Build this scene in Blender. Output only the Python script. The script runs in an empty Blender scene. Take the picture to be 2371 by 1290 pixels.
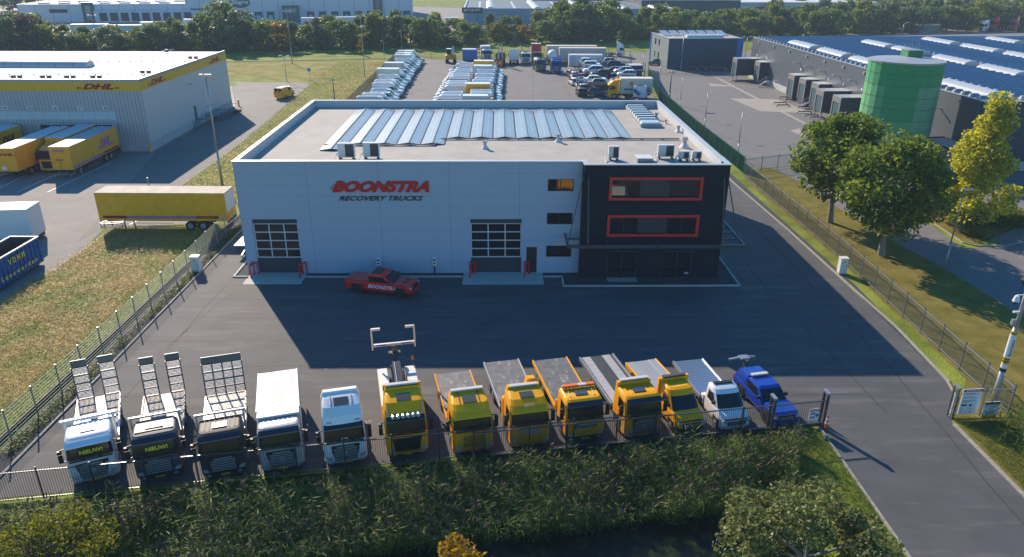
import bpy, math, random
import numpy as np
from mathutils import Matrix, Vector
random.seed(7)
R = math.radians
sc = bpy.context.scene
# ------------------------------------------------------------------ camera, sky, sun, exposure
CAM_H, FPX, PITCH, ROLL = 25.5, 1721.4, R(23.3), R(.26)
cd = bpy.data.cameras.new('camera'); cam = bpy.data.objects.new('camera', cd); sc.collection.objects.link(cam)
cd.sensor_width = 36; cd.lens = 36*FPX/2371; cd.clip_end = 6000; cd.clip_start = .5
cam.matrix_world = Matrix.Translation((0, 0, CAM_H)) @ Matrix.Rotation(R(90)-PITCH, 4, 'X') @ Matrix.Rotation(ROLL, 4, 'Z')
sc.camera = cam
SUN = Vector((-9.5, 16.3, 10)).normalized()
elev = math.asin(SUN.z); azi = math.atan2(SUN.x, SUN.y)
w = bpy.data.worlds.new('World'); sc.world = w; w.use_nodes = True
nt = w.node_tree; bg = nt.nodes['Background']
sky = nt.nodes.new('ShaderNodeTexSky'); sky.sky_type = 'NISHITA'; sky.sun_disc = False
sky.sun_elevation = elev; sky.sun_rotation = azi; sky.ozone_density = 5.0; sky.air_density = 1.3; sky.dust_density = .3
hs = nt.nodes.new('ShaderNodeHueSaturation'); hs.inputs['Saturation'].default_value = 1.32
nt.links.new(sky.outputs[0], hs.inputs['Color']); nt.links.new(hs.outputs[0], bg.inputs[0])
bg.inputs[1].default_value = .115
sl = bpy.data.lights.new('sun', 'SUN'); sl.energy = 4.9; sl.angle = R(.5); sl.color = (1, .84, .66)
so = bpy.data.objects.new('sun', sl); sc.collection.objects.link(so)
so.rotation_euler = SUN.to_track_quat('Z', 'Y').to_euler()
sc.view_settings.view_transform = 'Standard'; sc.view_settings.look = 'None'
sc.view_settings.exposure = .63; sc.view_settings.gamma = 1; sc.view_settings.use_curve_mapping = False
sc.cycles.max_bounces = 6; sc.cycles.transparent_max_bounces = 12

def G(px, py, z=0.0):          # ground survey: where the sight line through a photo pixel meets height z
    a = px-1185.5; b = py-645
    u = (a*math.cos(ROLL)+b*math.sin(ROLL))/FPX; v = (-a*math.sin(ROLL)+b*math.cos(ROLL))/FPX
    Y = math.cos(PITCH)-v*math.sin(PITCH); Z = -math.sin(PITCH)-v*math.cos(PITCH)
    t = (z-CAM_H)/Z
    return (u*t, Y*t)
def HT(px, py, Y0):            # height of a sight line over the line y = Y0
    a = px-1185.5; b = py-645
    v = (-a*math.sin(ROLL)+b*math.cos(ROLL))/FPX
    return CAM_H+(-math.sin(PITCH)-v*math.cos(PITCH))*Y0/(math.cos(PITCH)-v*math.sin(PITCH))

# ------------------------------------------------------------------ materials
MATS = {}
def _n(m, t, **k):
    n = m.node_tree.nodes.new(t)
    for a, b in k.items(): setattr(n, a, b)
    return n
def mat(name, col, rough=.6, metal=0, noise=None, bump=None, seams=None, spec=.5, emit=0, world=False, trans=0, alpha=1, col2=None, coat=0, stain=None):
    """noise=(scale,amount)  bump=(scale,strength)  seams=[(axis,period,width,factor)]"""
    if name in MATS: return MATS[name]
    m = bpy.data.materials.new(name); m.use_nodes = True; MATS[name] = m
    L = m.node_tree.links; p = m.node_tree.nodes['Principled BSDF']
    p.inputs['Roughness'].default_value = rough; p.inputs['Metallic'].default_value = metal
    p.inputs['Specular IOR Level'].default_value = spec; p.inputs['Coat Weight'].default_value = coat
    c4 = (*col, 1)
    p.inputs['Base Color'].default_value = c4
    if world: cs = _n(m, 'ShaderNodeNewGeometry').outputs['Position']
    else: cs = _n(m, 'ShaderNodeTexCoord').outputs['Object']
    cur = None
    if noise:
        nz = _n(m, 'ShaderNodeTexNoise'); nz.inputs['Scale'].default_value = noise[0]; nz.inputs['Detail'].default_value = 6; nz.inputs['Roughness'].default_value = .65
        L.new(cs, nz.inputs['Vector'])
        rp = _n(m, 'ShaderNodeValToRGB'); rp.color_ramp.elements[0].position = .3; rp.color_ramp.elements[1].position = .7
        a = noise[1]
        rp.color_ramp.elements[0].color = (*[x*(1-a) for x in col], 1)
        rp.color_ramp.elements[1].color = (*(col2 if col2 else [min(1, x*(1+a)) for x in col]), 1)
        L.new(nz.outputs[0], rp.inputs[0]); cur = rp.outputs[0]
    if stain:                       # (scale, threshold, colour, strength) patches of wear
        nz = _n(m, 'ShaderNodeTexNoise'); nz.inputs['Scale'].default_value = stain[0]; nz.inputs['Detail'].default_value = 8; nz.inputs['Roughness'].default_value = .7
        mp = _n(m, 'ShaderNodeMapping'); mp.inputs['Scale'].default_value = stain[4] if len(stain) > 4 else (1, 1, 1)
        L.new(cs, mp.inputs[0]); L.new(mp.outputs[0], nz.inputs['Vector'])
        mr = _n(m, 'ShaderNodeMapRange'); mr.inputs['From Min'].default_value = stain[1]; mr.inputs['From Max'].default_value = stain[1]+.12; mr.inputs['To Max'].default_value = stain[3]
        L.new(nz.outputs[0], mr.inputs[0])
        mx = _n(m, 'ShaderNodeMix', data_type='RGBA'); L.new(mr.outputs[0], mx.inputs[0])
        if cur: L.new(cur, mx.inputs[6])
        else: mx.inputs[6].default_value = c4
        mx.inputs[7].default_value = (*stain[2], 1); cur = mx.outputs[2]
    if seams:
        sep = _n(m, 'ShaderNodeSeparateXYZ'); L.new(cs, sep.inputs[0])
        for ax, per, wd, fac in seams:
            d = _n(m, 'ShaderNodeMath', operation='DIVIDE'); L.new(sep.outputs[ax], d.inputs[0]); d.inputs[1].default_value = per
            fr = _n(m, 'ShaderNodeMath', operation='FRACT'); L.new(d.outputs[0], fr.inputs[0])
            lt = _n(m, 'ShaderNodeMath', operation='LESS_THAN'); L.new(fr.outputs[0], lt.inputs[0]); lt.inputs[1].default_value = wd/per
            mx = _n(m, 'ShaderNodeMix', data_type='RGBA', blend_type='MULTIPLY'); L.new(lt.outputs[0], mx.inputs[0])
            if cur: L.new(cur, mx.inputs[6])
            else: mx.inputs[6].default_value = c4
            mx.inputs[7].default_value = (fac, fac, fac, 1); cur = mx.outputs[2]
    if cur: L.new(cur, p.inputs['Base Color'])
    if bump:
        nb = _n(m, 'ShaderNodeTexNoise'); nb.inputs['Scale'].default_value = bump[0]; nb.inputs['Detail'].default_value = 5; L.new(cs, nb.inputs['Vector'])
        bp = _n(m, 'ShaderNodeBump'); bp.inputs['Strength'].default_value = bump[1]; bp.inputs['Distance'].default_value = .1
        L.new(nb.outputs[0], bp.inputs['Height']); L.new(bp.outputs[0], p.inputs['Normal'])
    if emit:
        p.inputs['Emission Color'].default_value = c4; p.inputs['Emission Strength'].default_value = emit
    if trans: p.inputs['Transmission Weight'].default_value = trans
    if alpha < 1: p.inputs['Alpha'].default_value = alpha
    return m
def leafmat(name, col, col2, tr=.35, far=False):
    m = bpy.data.materials.new(name); m.use_nodes = True; L = m.node_tree.links; MATS[name] = m
    p = m.node_tree.nodes['Principled BSDF']; p.inputs['Roughness'].default_value = .5; p.inputs['Specular IOR Level'].default_value = .2
    g = _n(m, 'ShaderNodeNewGeometry'); rp = _n(m, 'ShaderNodeValToRGB')
    rp.color_ramp.elements[0].color = (*col, 1); rp.color_ramp.elements[1].color = (*col2, 1)
    L.new(g.outputs['Random Per Island'], rp.inputs[0])
    L.new(rp.outputs[0], p.inputs['Base Color'])
    t = _n(m, 'ShaderNodeBsdfTranslucent'); hs = _n(m, 'ShaderNodeHueSaturation'); hs.inputs['Value'].default_value = 1.5; hs.inputs['Saturation'].default_value = 1.1
    L.new(rp.outputs[0], hs.inputs['Color']); L.new(hs.outputs[0], t.inputs[0])
    mx = _n(m, 'ShaderNodeMixShader'); mx.inputs[0].default_value = tr
    L.new(p.outputs[0], mx.inputs[1]); L.new(t.outputs[0], mx.inputs[2])
    L.new(mx.outputs[0], m.node_tree.nodes['Material Output'].inputs[0])
    return m

# ------------------------------------------------------------------ mesh helpers
class MB:
    def __init__(s): s.v = []; s.f = []; s.m = []
    def poly(s, pts, m=0):
        n = len(s.v); s.v += [tuple(p) for p in pts]; s.f.append(tuple(range(n, n+len(pts)))); s.m.append(m); return s
    def hexa(s, p, m=0):       # p: 4 bottom (ccw), 4 top
        n = len(s.v); s.v += [tuple(q) for q in p]
        for f in ((3, 2, 1, 0), (4, 5, 6, 7), (0, 1, 5, 4), (1, 2, 6, 5), (2, 3, 7, 6), (3, 0, 4, 7)):
            s.f.append(tuple(n+i for i in f)); s.m.append(m)
        return s
    def box(s, x0, x1, y0, y1, z0, z1, m=0):
        return s.hexa([(x0, y0, z0), (x1, y0, z0), (x1, y1, z0), (x0, y1, z0), (x0, y0, z1), (x1, y0, z1), (x1, y1, z1), (x0, y1, z1)], m)
    def bar(s, a, b, w_, h=None, m=0):   # square bar from a to b
        a = Vector(a); b = Vector(b); d = (b-a).normalized(); h = h or w_
        up = Vector((0, 0, 1)) if abs(d.z) < .95 else Vector((0, 1, 0))
        x = d.cross(up).normalized(); y = x.cross(d).normalized(); x *= w_/2; y *= h/2
        return s.hexa([a-x-y, a+x-y, b+x-y, b-x-y, a-x+y, a+x+y, b+x+y, b-x+y], m)
    def tube(s, a, b, r0, r1=None, n=8, m=0, cap=True):
        a = Vector(a); b = Vector(b); d = (b-a).normalized(); r1 = r0 if r1 is None else r1
        up = Vector((0, 0, 1)) if abs(d.z) < .95 else Vector((1, 0, 0))
        x = d.cross(up).normalized(); y = x.cross(d)
        k = len(s.v)
        for c, r in ((a, r0), (b, r1)):
            for i in range(n):
                t = 2*math.pi*i/n; s.v.append(tuple(c+x*math.cos(t)*r+y*math.sin(t)*r))
        for i in range(n):
            j = (i+1) % n; s.f.append((k+i, k+j, k+n+j, k+n+i)); s.m.append(m)
        if cap:
            s.f.append(tuple(k+i for i in range(n))[::-1]); s.m.append(m)
            s.f.append(tuple(k+n+i for i in range(n))); s.m.append(m)
        return s
    def path(s, pts, r, n=6, m=0):
        for a, b in zip(pts[:-1], pts[1:]): s.tube(a, b, r, n=n, m=m)
        return s
    def loft(s, rings, m=0, c0=True, c1=True):
        n = len(rings[0]); k = len(s.v)
        for r in rings: s.v += [tuple(p) for p in r]
        for a in range(len(rings)-1):
            for i in range(n):
                j = (i+1) % n; s.f.append((k+a*n+i, k+a*n+j, k+a*n+n+j, k+a*n+n+i)); s.m.append(m)
        if c0: s.f.append(tuple(k+i for i in range(n))[::-1]); s.m.append(m)
        if c1: s.f.append(tuple(k+(len(rings)-1)*n+i for i in range(n))); s.m.append(m)
        return s
    def prism(s, prof, z0, z1, m=0):     # polygon in xy extruded in z
        return s.loft([[(x, y, z0) for x, y in prof], [(x, y, z1) for x, y in prof]], m)
    def mesh(s, name, mats, smooth=False):
        me = bpy.data.meshes.new(name); me.from_pydata(s.v, [], s.f)
        for q in (mats if isinstance(mats, (list, tuple)) else [mats]): me.materials.append(q)
        me.polygons.foreach_set('material_index', s.m)
        if smooth: me.polygons.foreach_set('use_smooth', [True]*len(s.f))
        me.update(); return me
COL = sc.collection
def link(name, me, parent=None, loc=None, rot=None):
    o = bpy.data.objects.new(name, me); COL.objects.link(o)
    if parent: o.parent = parent
    if loc is not None: o.location = loc
    if rot is not None: o.rotation_euler = (0, 0, rot)
    return o
def obj(name, mb, mats, parent=None, smooth=False): return link(name, mb.mesh(name, mats, smooth), parent)
def tag(o, label=None, cat=None, group=None, kind=None):
    if label: o['label'] = label
    if cat: o['category'] = cat
    if group: o['group'] = group
    if kind: o['kind'] = kind
    return o
def thing(name, label, cat, loc=(0, 0, 0), rot=0, group=None, scale=1):
    o = bpy.data.objects.new(name, None); COL.objects.link(o); o.empty_display_size = .3
    o.location = loc if len(loc) == 3 else (*loc, 0); o.rotation_euler = (0, 0, rot); o.scale = (scale,)*3
    return tag(o, label, cat, group)
def kids(o): return [c for c in bpy.data.objects if c.parent == o]
def copy_tree(o, parent=None, table={}):
    c = o.copy(); COL.objects.link(c); c.parent = parent
    key = o.name
    if key not in table: table[key] = kids(o)
    for ch in table[key]: copy_tree(ch, c)
    return c
def struct(name, mb, mats, z=None): return tag(obj(name, mb, mats), kind='structure')
_TX = {}
def text_mesh(txt, width, height, depth=.02, shear=0, bold=0, align_z=0):
    """lettering standing in the xz plane, facing -y, lower left corner at the origin"""
    cu = bpy.data.curves.new('t', 'FONT'); cu.body = txt; cu.extrude = .01; cu.shear = shear; cu.offset = bold; cu.resolution_u = 3
    o = bpy.data.objects.new('t', cu); COL.objects.link(o); bpy.context.view_layer.update()
    me = bpy.data.meshes.new_from_object(o.evaluated_get(bpy.context.evaluated_depsgraph_get()))
    bpy.data.objects.remove(o)
    n = len(me.vertices); co = np.zeros(n*3); me.vertices.foreach_get('co', co); co = co.reshape(-1, 3)
    mn = co.min(0); mx = co.max(0); s_ = (mx-mn); s_[2] = max(s_[2], 1e-6)
    q = (co-mn)/s_
    out = np.stack([q[:, 0]*width, -q[:, 2]*depth, q[:, 1]*height], 1)
    me.vertices.foreach_set('co', out.ravel()); me.update(); return me
def lettering(name, txt, m, parent, loc, width, height, depth=.03, shear=0, bold=0, rot=(0, 0, 0)):
    me = text_mesh(txt, width, height, depth, shear, bold); me.materials.clear(); me.materials.append(m)
    o = link(name, me, parent, loc); o.rotation_euler = rot; return o

# ------------------------------------------------------------------ shared materials
ASPH = mat('asphalt_dark', (.074, .074, .077), .8, noise=(.35, .18), bump=(40, .25), world=True, stain=(.35, .52, (.14, .13, .12), .6, (.35, 2.2, 1)))
ASPH2 = mat('asphalt_worn', (.15, .14, .13), .85, noise=(.2, .14), bump=(30, .15), world=True, stain=(.18, .6, (.2, .185, .165), .7, (1, .5, 1)))
ASPH3 = mat('asphalt_street', (.16, .15, .145), .85, noise=(.6, .12), bump=(30, .15), world=True, stain=(.4, .6, (.21, .2, .19), .6))
PAV = mat('concrete_pavers', (.2, .185, .17), .85, noise=(.4, .14), bump=(14, .2), world=True, stain=(.3, .6, (.13, .12, .115), .6), seams=[(0, .8, .06, .93), (1, .4, .05, .93)])
BRICKP = mat('brick_pavers', (.22, .17, .145), .85, noise=(1.2, .15), world=True, seams=[(0, .42, .05, .8), (1, .42, .05, .85)])
CONC = mat('concrete', (.46, .44, .4), .8, noise=(1.5, .12), world=True, stain=(1.2, .58, (.3, .28, .26), .6))
CONCP = mat('concrete_patch', (.34, .3, .25), .85, noise=(.6, .12), world=True)
KERB = mat('kerb_stone', (.3, .28, .24), .8, noise=(3, .2), world=True, seams=[(1, 1.0, .04, .6)])
GRAVEL = mat('dark_gravel', (.05, .052, .056), .9, noise=(9, .6), bump=(25, .8), world=True)
WHITEP = mat('road_paint', (.72, .72, .7), .6, noise=(4, .1), world=True)
STEEL = mat('galvanised_steel', (.36, .38, .4), .45, .6, noise=(6, .1))
FENCEG = mat('fence_grey', (.13, .14, .15), .5, .3)
FENCED = mat('fence_anthracite', (.045, .05, .056), .5, .2)
FENCEGR = mat('fence_green', (.0, .16, .07), .5)
BLACK = mat('black_plastic', (.012, .012, .013), .5)
RUBBER = mat('tyre_rubber', (.018, .018, .018), .8)
RIM = mat('wheel_rim', (.4, .4, .41), .4, .6)
DRIM = mat('wheel_rim_dark', (.03, .03, .032), .4, .4)
GLASSD = mat('vehicle_glass', (.012, .016, .02), .05, 0, spec=.5)
LAMPG = mat('headlight_glass', (.55, .57, .6), .15, .2, coat=.5)
REDG = mat('tail_light', (.35, .01, .01), .3)
CHAS = mat('chassis_dark', (.03, .03, .032), .7, noise=(4, .3))
ORANGE = mat('amber_plastic', (.8, .18, .01), .3)
YEL = mat('paint_yellow', (.92, .42, .008), .4, spec=.22, noise=(2, .05))
YEL2 = mat('paint_yellow_deep', (.86, .38, .007), .42, spec=.2, coat=0, noise=(2, .05))
WHI = mat('paint_white', (.78, .78, .78), .28, coat=.5, noise=(2, .03))
DGREY = mat('paint_dark_grey', (.06, .065, .075), .5, coat=.1)
BLK = mat('paint_black', (.022, .024, .03), .6)
SILV = mat('paint_silver', (.4, .4, .39), .4, .1, coat=.2)
REDP = mat('paint_red', (.75, .015, .015), .25, coat=.6)
BLUP = mat('paint_blue', (.008, .045, .34), .3, coat=.3)
GREP = mat('paint_green', (.01, .1, .06), .3, coat=.5)
ALU = mat('aluminium_deck', (.5, .5, .49), .4, .6, noise=(3, .08))
SDECK = mat('worn_steel_deck', (.11, .115, .125), .55, .1, noise=(1.6, .4), stain=(1.6, .54, (.36, .33, .3), .8, (1.6, .5, 1)), seams=[(1, 1.5, .04, .5)])
GREEND = mat('hook_green', (.1, .35, .03), .6)
# ================================================================== ground, roads, water
FA = (-24.39, 30.27); FU = (.9864, .1643); FN = (.1643, -.9864)     # front fence line, along it, and towards the ditch
def fd(x, y): return (x-FA[0])*FN[0]+(y-FA[1])*FN[1]
def gz(x, y):
    d = fd(x, y)
    k = min(1, max(0, (16.6-x)/2.5)) if y < 38 else 0
    if k <= 0 or d < 1.2 or d > 18: return 0
    t = min(1, (d-1.2)/3.6) if d < 12 else max(0, 1-(d-12)/4)
    return -1.35*t*k
def axis(*seg):
    out = []
    for a, b, n in seg: out += [a+(b-a)*i/n for i in range(n)]
    return out+[seg[-1][1]]
xs = axis((-4000, -600, 4), (-600, -62, 8), (-62, 24, 86), (24, 600, 10), (600, 4000, 4)); ys = axis((-600, 0, 4), (0, 44, 60), (44, 600, 24), (600, 6000, 6))
g = MB(); g.v = [(x, y, gz(x, y)) for y in ys for x in xs]; nx = len(xs)
for j in range(len(ys)-1):
    for i in range(nx-1): g.f.append((j*nx+i, j*nx+i+1, (j+1)*nx+i+1, (j+1)*nx+i)); g.m.append(0)
GRASS = mat('grass_ground', (.15, .21, .016), .9, noise=(.22, .45), col2=(.27, .31, .04), bump=(6, .8), world=True, spec=.15, stain=(.5, .56, (.28, .25, .08), .55))
MEADOW = mat('meadow_ground', (.17, .2, .025), .95, noise=(.16, .3), col2=(.42, .31, .12), bump=(5, .9), world=True, spec=.1, stain=(.35, .6, (.09, .14, .015), .7, (1, 2.2, 1)))
LAWN = mat('lawn_ground', (.15, .14, .02), .95, noise=(.5, .3), col2=(.25, .2, .05), bump=(12, .6), world=True, spec=.1, stain=(2.5, .57, (.12, .085, .04), .7))
BANK = mat('bank_soil', (.035, .05, .012), .95, noise=(1.5, .5), bump=(6, .8), world=True, spec=.1)
tag(obj('ground', g, GRASS, smooth=True), kind='structure')
def flat(name, pts, z, m): return struct(name, MB().poly([(*p, z) for p in pts]), m)
flat('meadow', [G(0, 705), G(240, 545), G(262, 530), (-30.2, 70.6), (-29.6, 60), (-29.2, 34), (-29.2, 28), (-60, 22), (-60, 45)], .004, MEADOW)
flat('fence_green_strip', [(-31.2, 30), (-29.1, 30), (-28.9, 60), (-29.4, 92), (-30.6, 92), (-30.8, 60)], .0065, GRASS)
flat('rough_grass', [G(540, 345), G(720, 195), G(560, 178), (-90, 180), (-120, 186), (-110, 200), (-31.6, 209), (-31, 190), (-30.2, 150), (-29.6, 90), (-30.2, 76), G(420, 432)], .004,
     mat('rough_ground', (.18, .23, .022), .95, noise=(.25, .3), col2=(.38, .3, .1), bump=(5, .8), world=True, spec=.1))
flat('yard_asphalt', [(-27.1, 30.3), (18.2, 37.6), (18.4, 29.3), (18.7, 20), (26.9, 20), (26.6, 31), (26.5, 37.8), (28.6, 41), (28.9, 46), (28.6, 58), (28.2, 72), (27.3, 92), (-27.6, 92), (-27.3, 60)], .010, ASPH)
flat('back_yard_asphalt', [(-27.6, 92), (27.3, 92), (27.3, 120), (28, 147), (31, 180), (33.6, 192), (33.5, 207), (30, 224.5), (12, 218), (-5, 209), (-30.5, 211.5), (-30, 190), (-28.9, 149), (-27.7, 110)], .010, ASPH2)
0 and flat('dry_patch', [(-27.0, 38), (-25.4, 33), (-14, 35.5), (-12, 46), (-22, 59), (-26.9, 60)], .013, mat('asphalt_dry', (.13, .122, .115), .85, noise=(.4, .15), bump=(40, .15), world=True))
for x0, y0, x1, y1 in ((-24, 46, 16, 47.2), (-20, 52, 20, 53), (26, 40, 27.4, 88), (22, 36, 24.6, 88), (-25.2, 36, -21, 60)):
    pass
flat('verge_soil', [(-28.6, 29.5), (-27.2, 30.3), (-27.6, 92), (-28.9, 148), (-30, 190), (-31.4, 212.5), (-31.9, 212), (-30.6, 150), (-28.9, 60)], .007, GRAVEL)
flat('side_gravel', [(28.9, 42.5), (29.3, 58), (28.9, 72), (28.3, 92), (28.6, 120), (29.6, 150), (28.4, 147), (27.6, 120), (27.6, 92), (28.2, 72), (28.7, 58), (28.7, 42)], .013, GRAVEL)
flat('lawn_verge', [(26.7, 38.0), (26.8, 20), (60, 20), (60, 36), (38, 42), G(2371, 737), G(2212, 636), G(2070, 559), G(1935, 478), G(1850, 420), (34.5, 97.5), (30.3, 95), (29.2, 89), (30.2, 65), (30.1, 42.6)], .004, LAWN)
# street, brick parking, neighbour yard
st = [(34.5, 97.5), G(1850, 420), G(1935, 478), G(2070, 559), G(2212, 636), G(2371, 737), (41, 44), (47, 50), (46.5, 60), G(2330, 570), G(2230, 575), G(2160, 525), G(2080, 470), G(2040, 430), (43, 97.5)]
flat('street', st, .008, ASPH3)
flat('brick_parking', [G(2330, 570), (46.5, 60), (47, 50), (62, 48), (75, 60), (75, 74), (53, 73), (47.2, 72.2), (47.6, 69)], .006, BRICKP)
flat('access_road', [G(2080, 440), (46.5, 79), (75, 76), (80, 96), (60, 96), (43, 97)], .006, ASPH3)
flat('brick_path', [G(2120, 470), G(2190, 460), G(2220, 492), G(2200, 512)], .012, BRICKP)
flat('neighbour_yard', [(30.2, 97), (60, 97), (56, 165), (54, 188), (80, 200), (80, 235), (31.5, 229), (33.5, 207), (33.8, 192), (31.3, 175), (29.8, 148), (29, 121)], .006, ASPH3)
flat('concrete_apron', [G(1800, 230), G(1880, 262), G(1760, 258), G(1690, 228)], .010, CONCP)
flat('concrete_apron', [G(1640, 193), G(1690, 198), G(1700, 200), G(1645, 200)], .010, CONCP)
flat('concrete_apron', [G(1828, 302), G(1862, 318), G(1880, 300), G(1860, 296)], .010, CONCP)
flat('drain_channel', [G(1652, 178), G(1660, 178), G(1872, 288), G(1862, 288)], .014, CONCP)
# courier yard, left
flat('courier_yard', [G(0, 700), (-41.2, 53.9), G(180, 590), G(240, 530), (-30.5, 73.9), (-31, 74.8), G(420, 432), (-40.2, 87), (-40.3, 104), G(540, 248), (-52, 139), (-120, 138), (-120, 50), (-60, 45)], .006, PAV)
flat('courier_road', [(-50.7, 104), G(180, 560), G(240, 530), G(330, 478), (-40.3, 86), (-40.45, 106), G(600, 300), G(716, 196), G(700, 191), G(535, 190), (-60, 166), G(535, 203), (-51.3, 139)], .009, ASPH2)
flat('courier_forecourt', [(-52, 139.4), (-47.5, 141), (-51, 158), (-63, 164), (-85, 166), (-85, 140)], .0075, CONCP)
PM = MB()
for a, b in (((0, 435), (100, 387)), ((40, 445), (200, 372)), ((110, 445), (255, 378)), ((300, 520), (330, 505))):
    p = G(*a); q = G(*b); PM.box(-.06, .06, 0, 0, 0, 0) if 0 else None
    dx, dy = q[0]-p[0], q[1]-p[1]; L_ = math.hypot(dx, dy); nx_, ny_ = -dy/L_*.07, dx/L_*.07
    PM.poly([(p[0]-nx_, p[1]-ny_, .016), (q[0]-nx_, q[1]-ny_, .016), (q[0]+nx_, q[1]+ny_, .016), (p[0]+nx_, p[1]+ny_, .016)])
struct('bay_markings', PM, WHITEP)
# far paving
flat('far_yard', [(-230, 262), (-60, 270), (-20, 278), (6, 300), (40, 330), (40, 420), (-300, 520)], .004, PAV)
flat('far_road', [(100, 268), (128, 268), (230, 330), (420, 480), (400, 490), (215, 345), (150, 300), (110, 290)], .004, ASPH3)
flat('bank_soil', [(FA[0]-40*FU[0]+1.0*FN[0], FA[1]-40*FU[1]+1.0*FN[1]), (16.3, 36.3), (16.3, 37.0), (FA[0]-40*FU[0], FA[1]-40*FU[1])], .005, BANK)
struct('ditch_water', MB().poly([(-70, -8, -1.02), (17, 6, -1.02), (17, 33, -1.02), (-70, 20, -1.02)]),
       mat('ditch_water', (.006, .009, .006), .3, spec=.1, noise=(.8, .3), world=True, bump=(3, .15), stain=(1.6, .5, (.03, .04, .012), .9)))
kb = MB()
def kerb_line(mb, pts, w_=.14, h=.1, m=0):
    for a, b in zip(pts[:-1], pts[1:]): mb.bar((*a, h/2), (*b, h/2), w_, h, m)
kerb_line(kb, [(-27.2, 30.6), (-27.25, 45), (-27.5, 69), (-27.7, 92), (-28.9, 148), (-30.2, 190)])
kerb_line(kb, [(28.75, 42.3), (29.05, 50), (28.7, 59), (28.3, 72), (27.4, 90), (27.6, 120), (28.4, 147)], .17)
kerb_line(kb, [(26.45, 37.4), (26.6, 31), (26.9, 20)], .18); kerb_line(kb, [(18.25, 37), (18.45, 29), (18.7, 20)], .14)
kerb_line(kb, [(28.7, 42.3), (28.3, 40.6), (26.6, 38.2)], .14)
kerb_line(kb, [G(2120, 475), G(2165, 520), G(2230, 563), G(2262, 570), G(2330, 570), G(2371, 560)], .14)
kerb_line(kb, [G(0, 706), G(180, 590), G(240, 543), G(262, 529)], .12, .05); kerb_line(kb, [(-30.6, 74.3), (-40.1, 86.8), (-40.4, 106.2), (-44.3, 166.4)], .12, .06)
struct('kerbs', kb, KERB)
SEAM = mat('asphalt_seam', (.045, .043, .042), .8); sm = MB()
def seam(a, b, w_=.05):
    L_ = math.hypot(b[0]-a[0], b[1]-a[1]); nx_, ny_ = -(b[1]-a[1])/L_*w_, (b[0]-a[0])/L_*w_; n = max(2, int(L_/2.5)); P = []
    for i in range(n+1):
        t = i/n; j = math.sin(t*L_*.7)*.05+random.uniform(-.03, .03); P.append((a[0]+(b[0]-a[0])*t+nx_/w_*j, a[1]+(b[1]-a[1])*t+ny_/w_*j))
    for p, q in zip(P[:-1], P[1:]): sm.poly([(p[0]-nx_, p[1]-ny_, .0145), (q[0]-nx_, q[1]-ny_, .0145), (q[0]+nx_, q[1]+ny_, .0145), (p[0]+nx_, p[1]+ny_, .0145)])
for y in (40.2, 44.0, 47.6, 51.4, 54.8): seam((-26.3, y-.2), (22.6, y+.5), .035)
seam((23.0, 38.5), (21.4, 58.5)); seam((21.4, 58.5), (21.2, 90)); seam((24.9, 21), (25.8, 45)); seam((25.8, 45), (24.8, 90)); seam((-24.4, 33), (-24.2, 60), .06); seam((-22.8, 58), (-25, 44), .03); seam((-10, 94), (-11, 205), .05); seam((3, 94), (5, 200), .05); seam((12, 94), (11, 196), .04); seam((-24, 120), (8, 121), .05)
for q in (((600, 150), (560, 240)),): pass
struct('asphalt_seams', sm, SEAM)
OIL = MB()
for k in range(46):
    x, y = (random.uniform(-20, 22), random.uniform(36.5, 57)) if k < 30 else (random.uniform(-18, 12), random.uniform(98, 190)); r_ = random.uniform(.08, .35)
    OIL.poly([(x+r_*random.uniform(.6, 1.5)*math.cos(a), y+r_*random.uniform(.5, 1.3)*math.sin(a), .0135) for a in [2*math.pi*i/9 for i in range(9)]])
struct('oil_spots', OIL, mat('oil_spot', (.05, .048, .046), .6))
flat('planting_bed', [G(2125, 480), G(2170, 470), (47.6, 75), (53, 73.5), (47.4, 69.5), G(2262, 568), G(2230, 560), G(2165, 518)], .010, LAWN)
flat('back_track', [(-31.6, 211.2), (-85, 200.5), (-130, 190), (-130, 191.5), (-85, 202), (-31.6, 212.8)], .008, BANK)

# ================================================================== recovery-truck workshop (main building)
BX, BY, BYAW = -23.116, 60.037, R(.9956)
ca, sa = math.cos(BYAW), math.sin(BYAW)
def B(a, b, z=0): return (BX+a*ca-b*sa, BY+a*sa+b*ca, z)
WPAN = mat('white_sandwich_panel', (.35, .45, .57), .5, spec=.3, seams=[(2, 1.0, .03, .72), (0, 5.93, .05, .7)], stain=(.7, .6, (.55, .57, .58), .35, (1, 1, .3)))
DPAN = mat('dark_ribbed_cladding', (.012, .024, .036), .6, 0, spec=.12, seams=[(2, .2, .05, .45)])
COPING = mat('aluminium_coping', (.55, .56, .57), .4, .4)
ROOFM = mat('roof_membrane', (.38, .35, .31), .85, noise=(.5, .12), seams=[(1, 1.05, .05, .93)], stain=(.5, .58, (.3, .27, .23), .5, (.35, 1.4, 1)))
DOORD = mat('door_dark_blue_grey', (.03, .045, .06), .45, seams=[(2, .6, .02, .6)])
PANE = mat('building_glass', (.012, .014, .018), .04, 0, spec=.9)
FRAME = mat('white_frame', (.6, .62, .64), .4)
REDF = mat('red_frame', (.62, .03, .03), .4)
BFR = mat('black_frame', (.02, .022, .026), .4)
bld = thing('workshop_building', 'white panelled workshop with dark three-storey office block and solar panels on its flat roof', 'building', (BX, BY, 0), BYAW)
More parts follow.
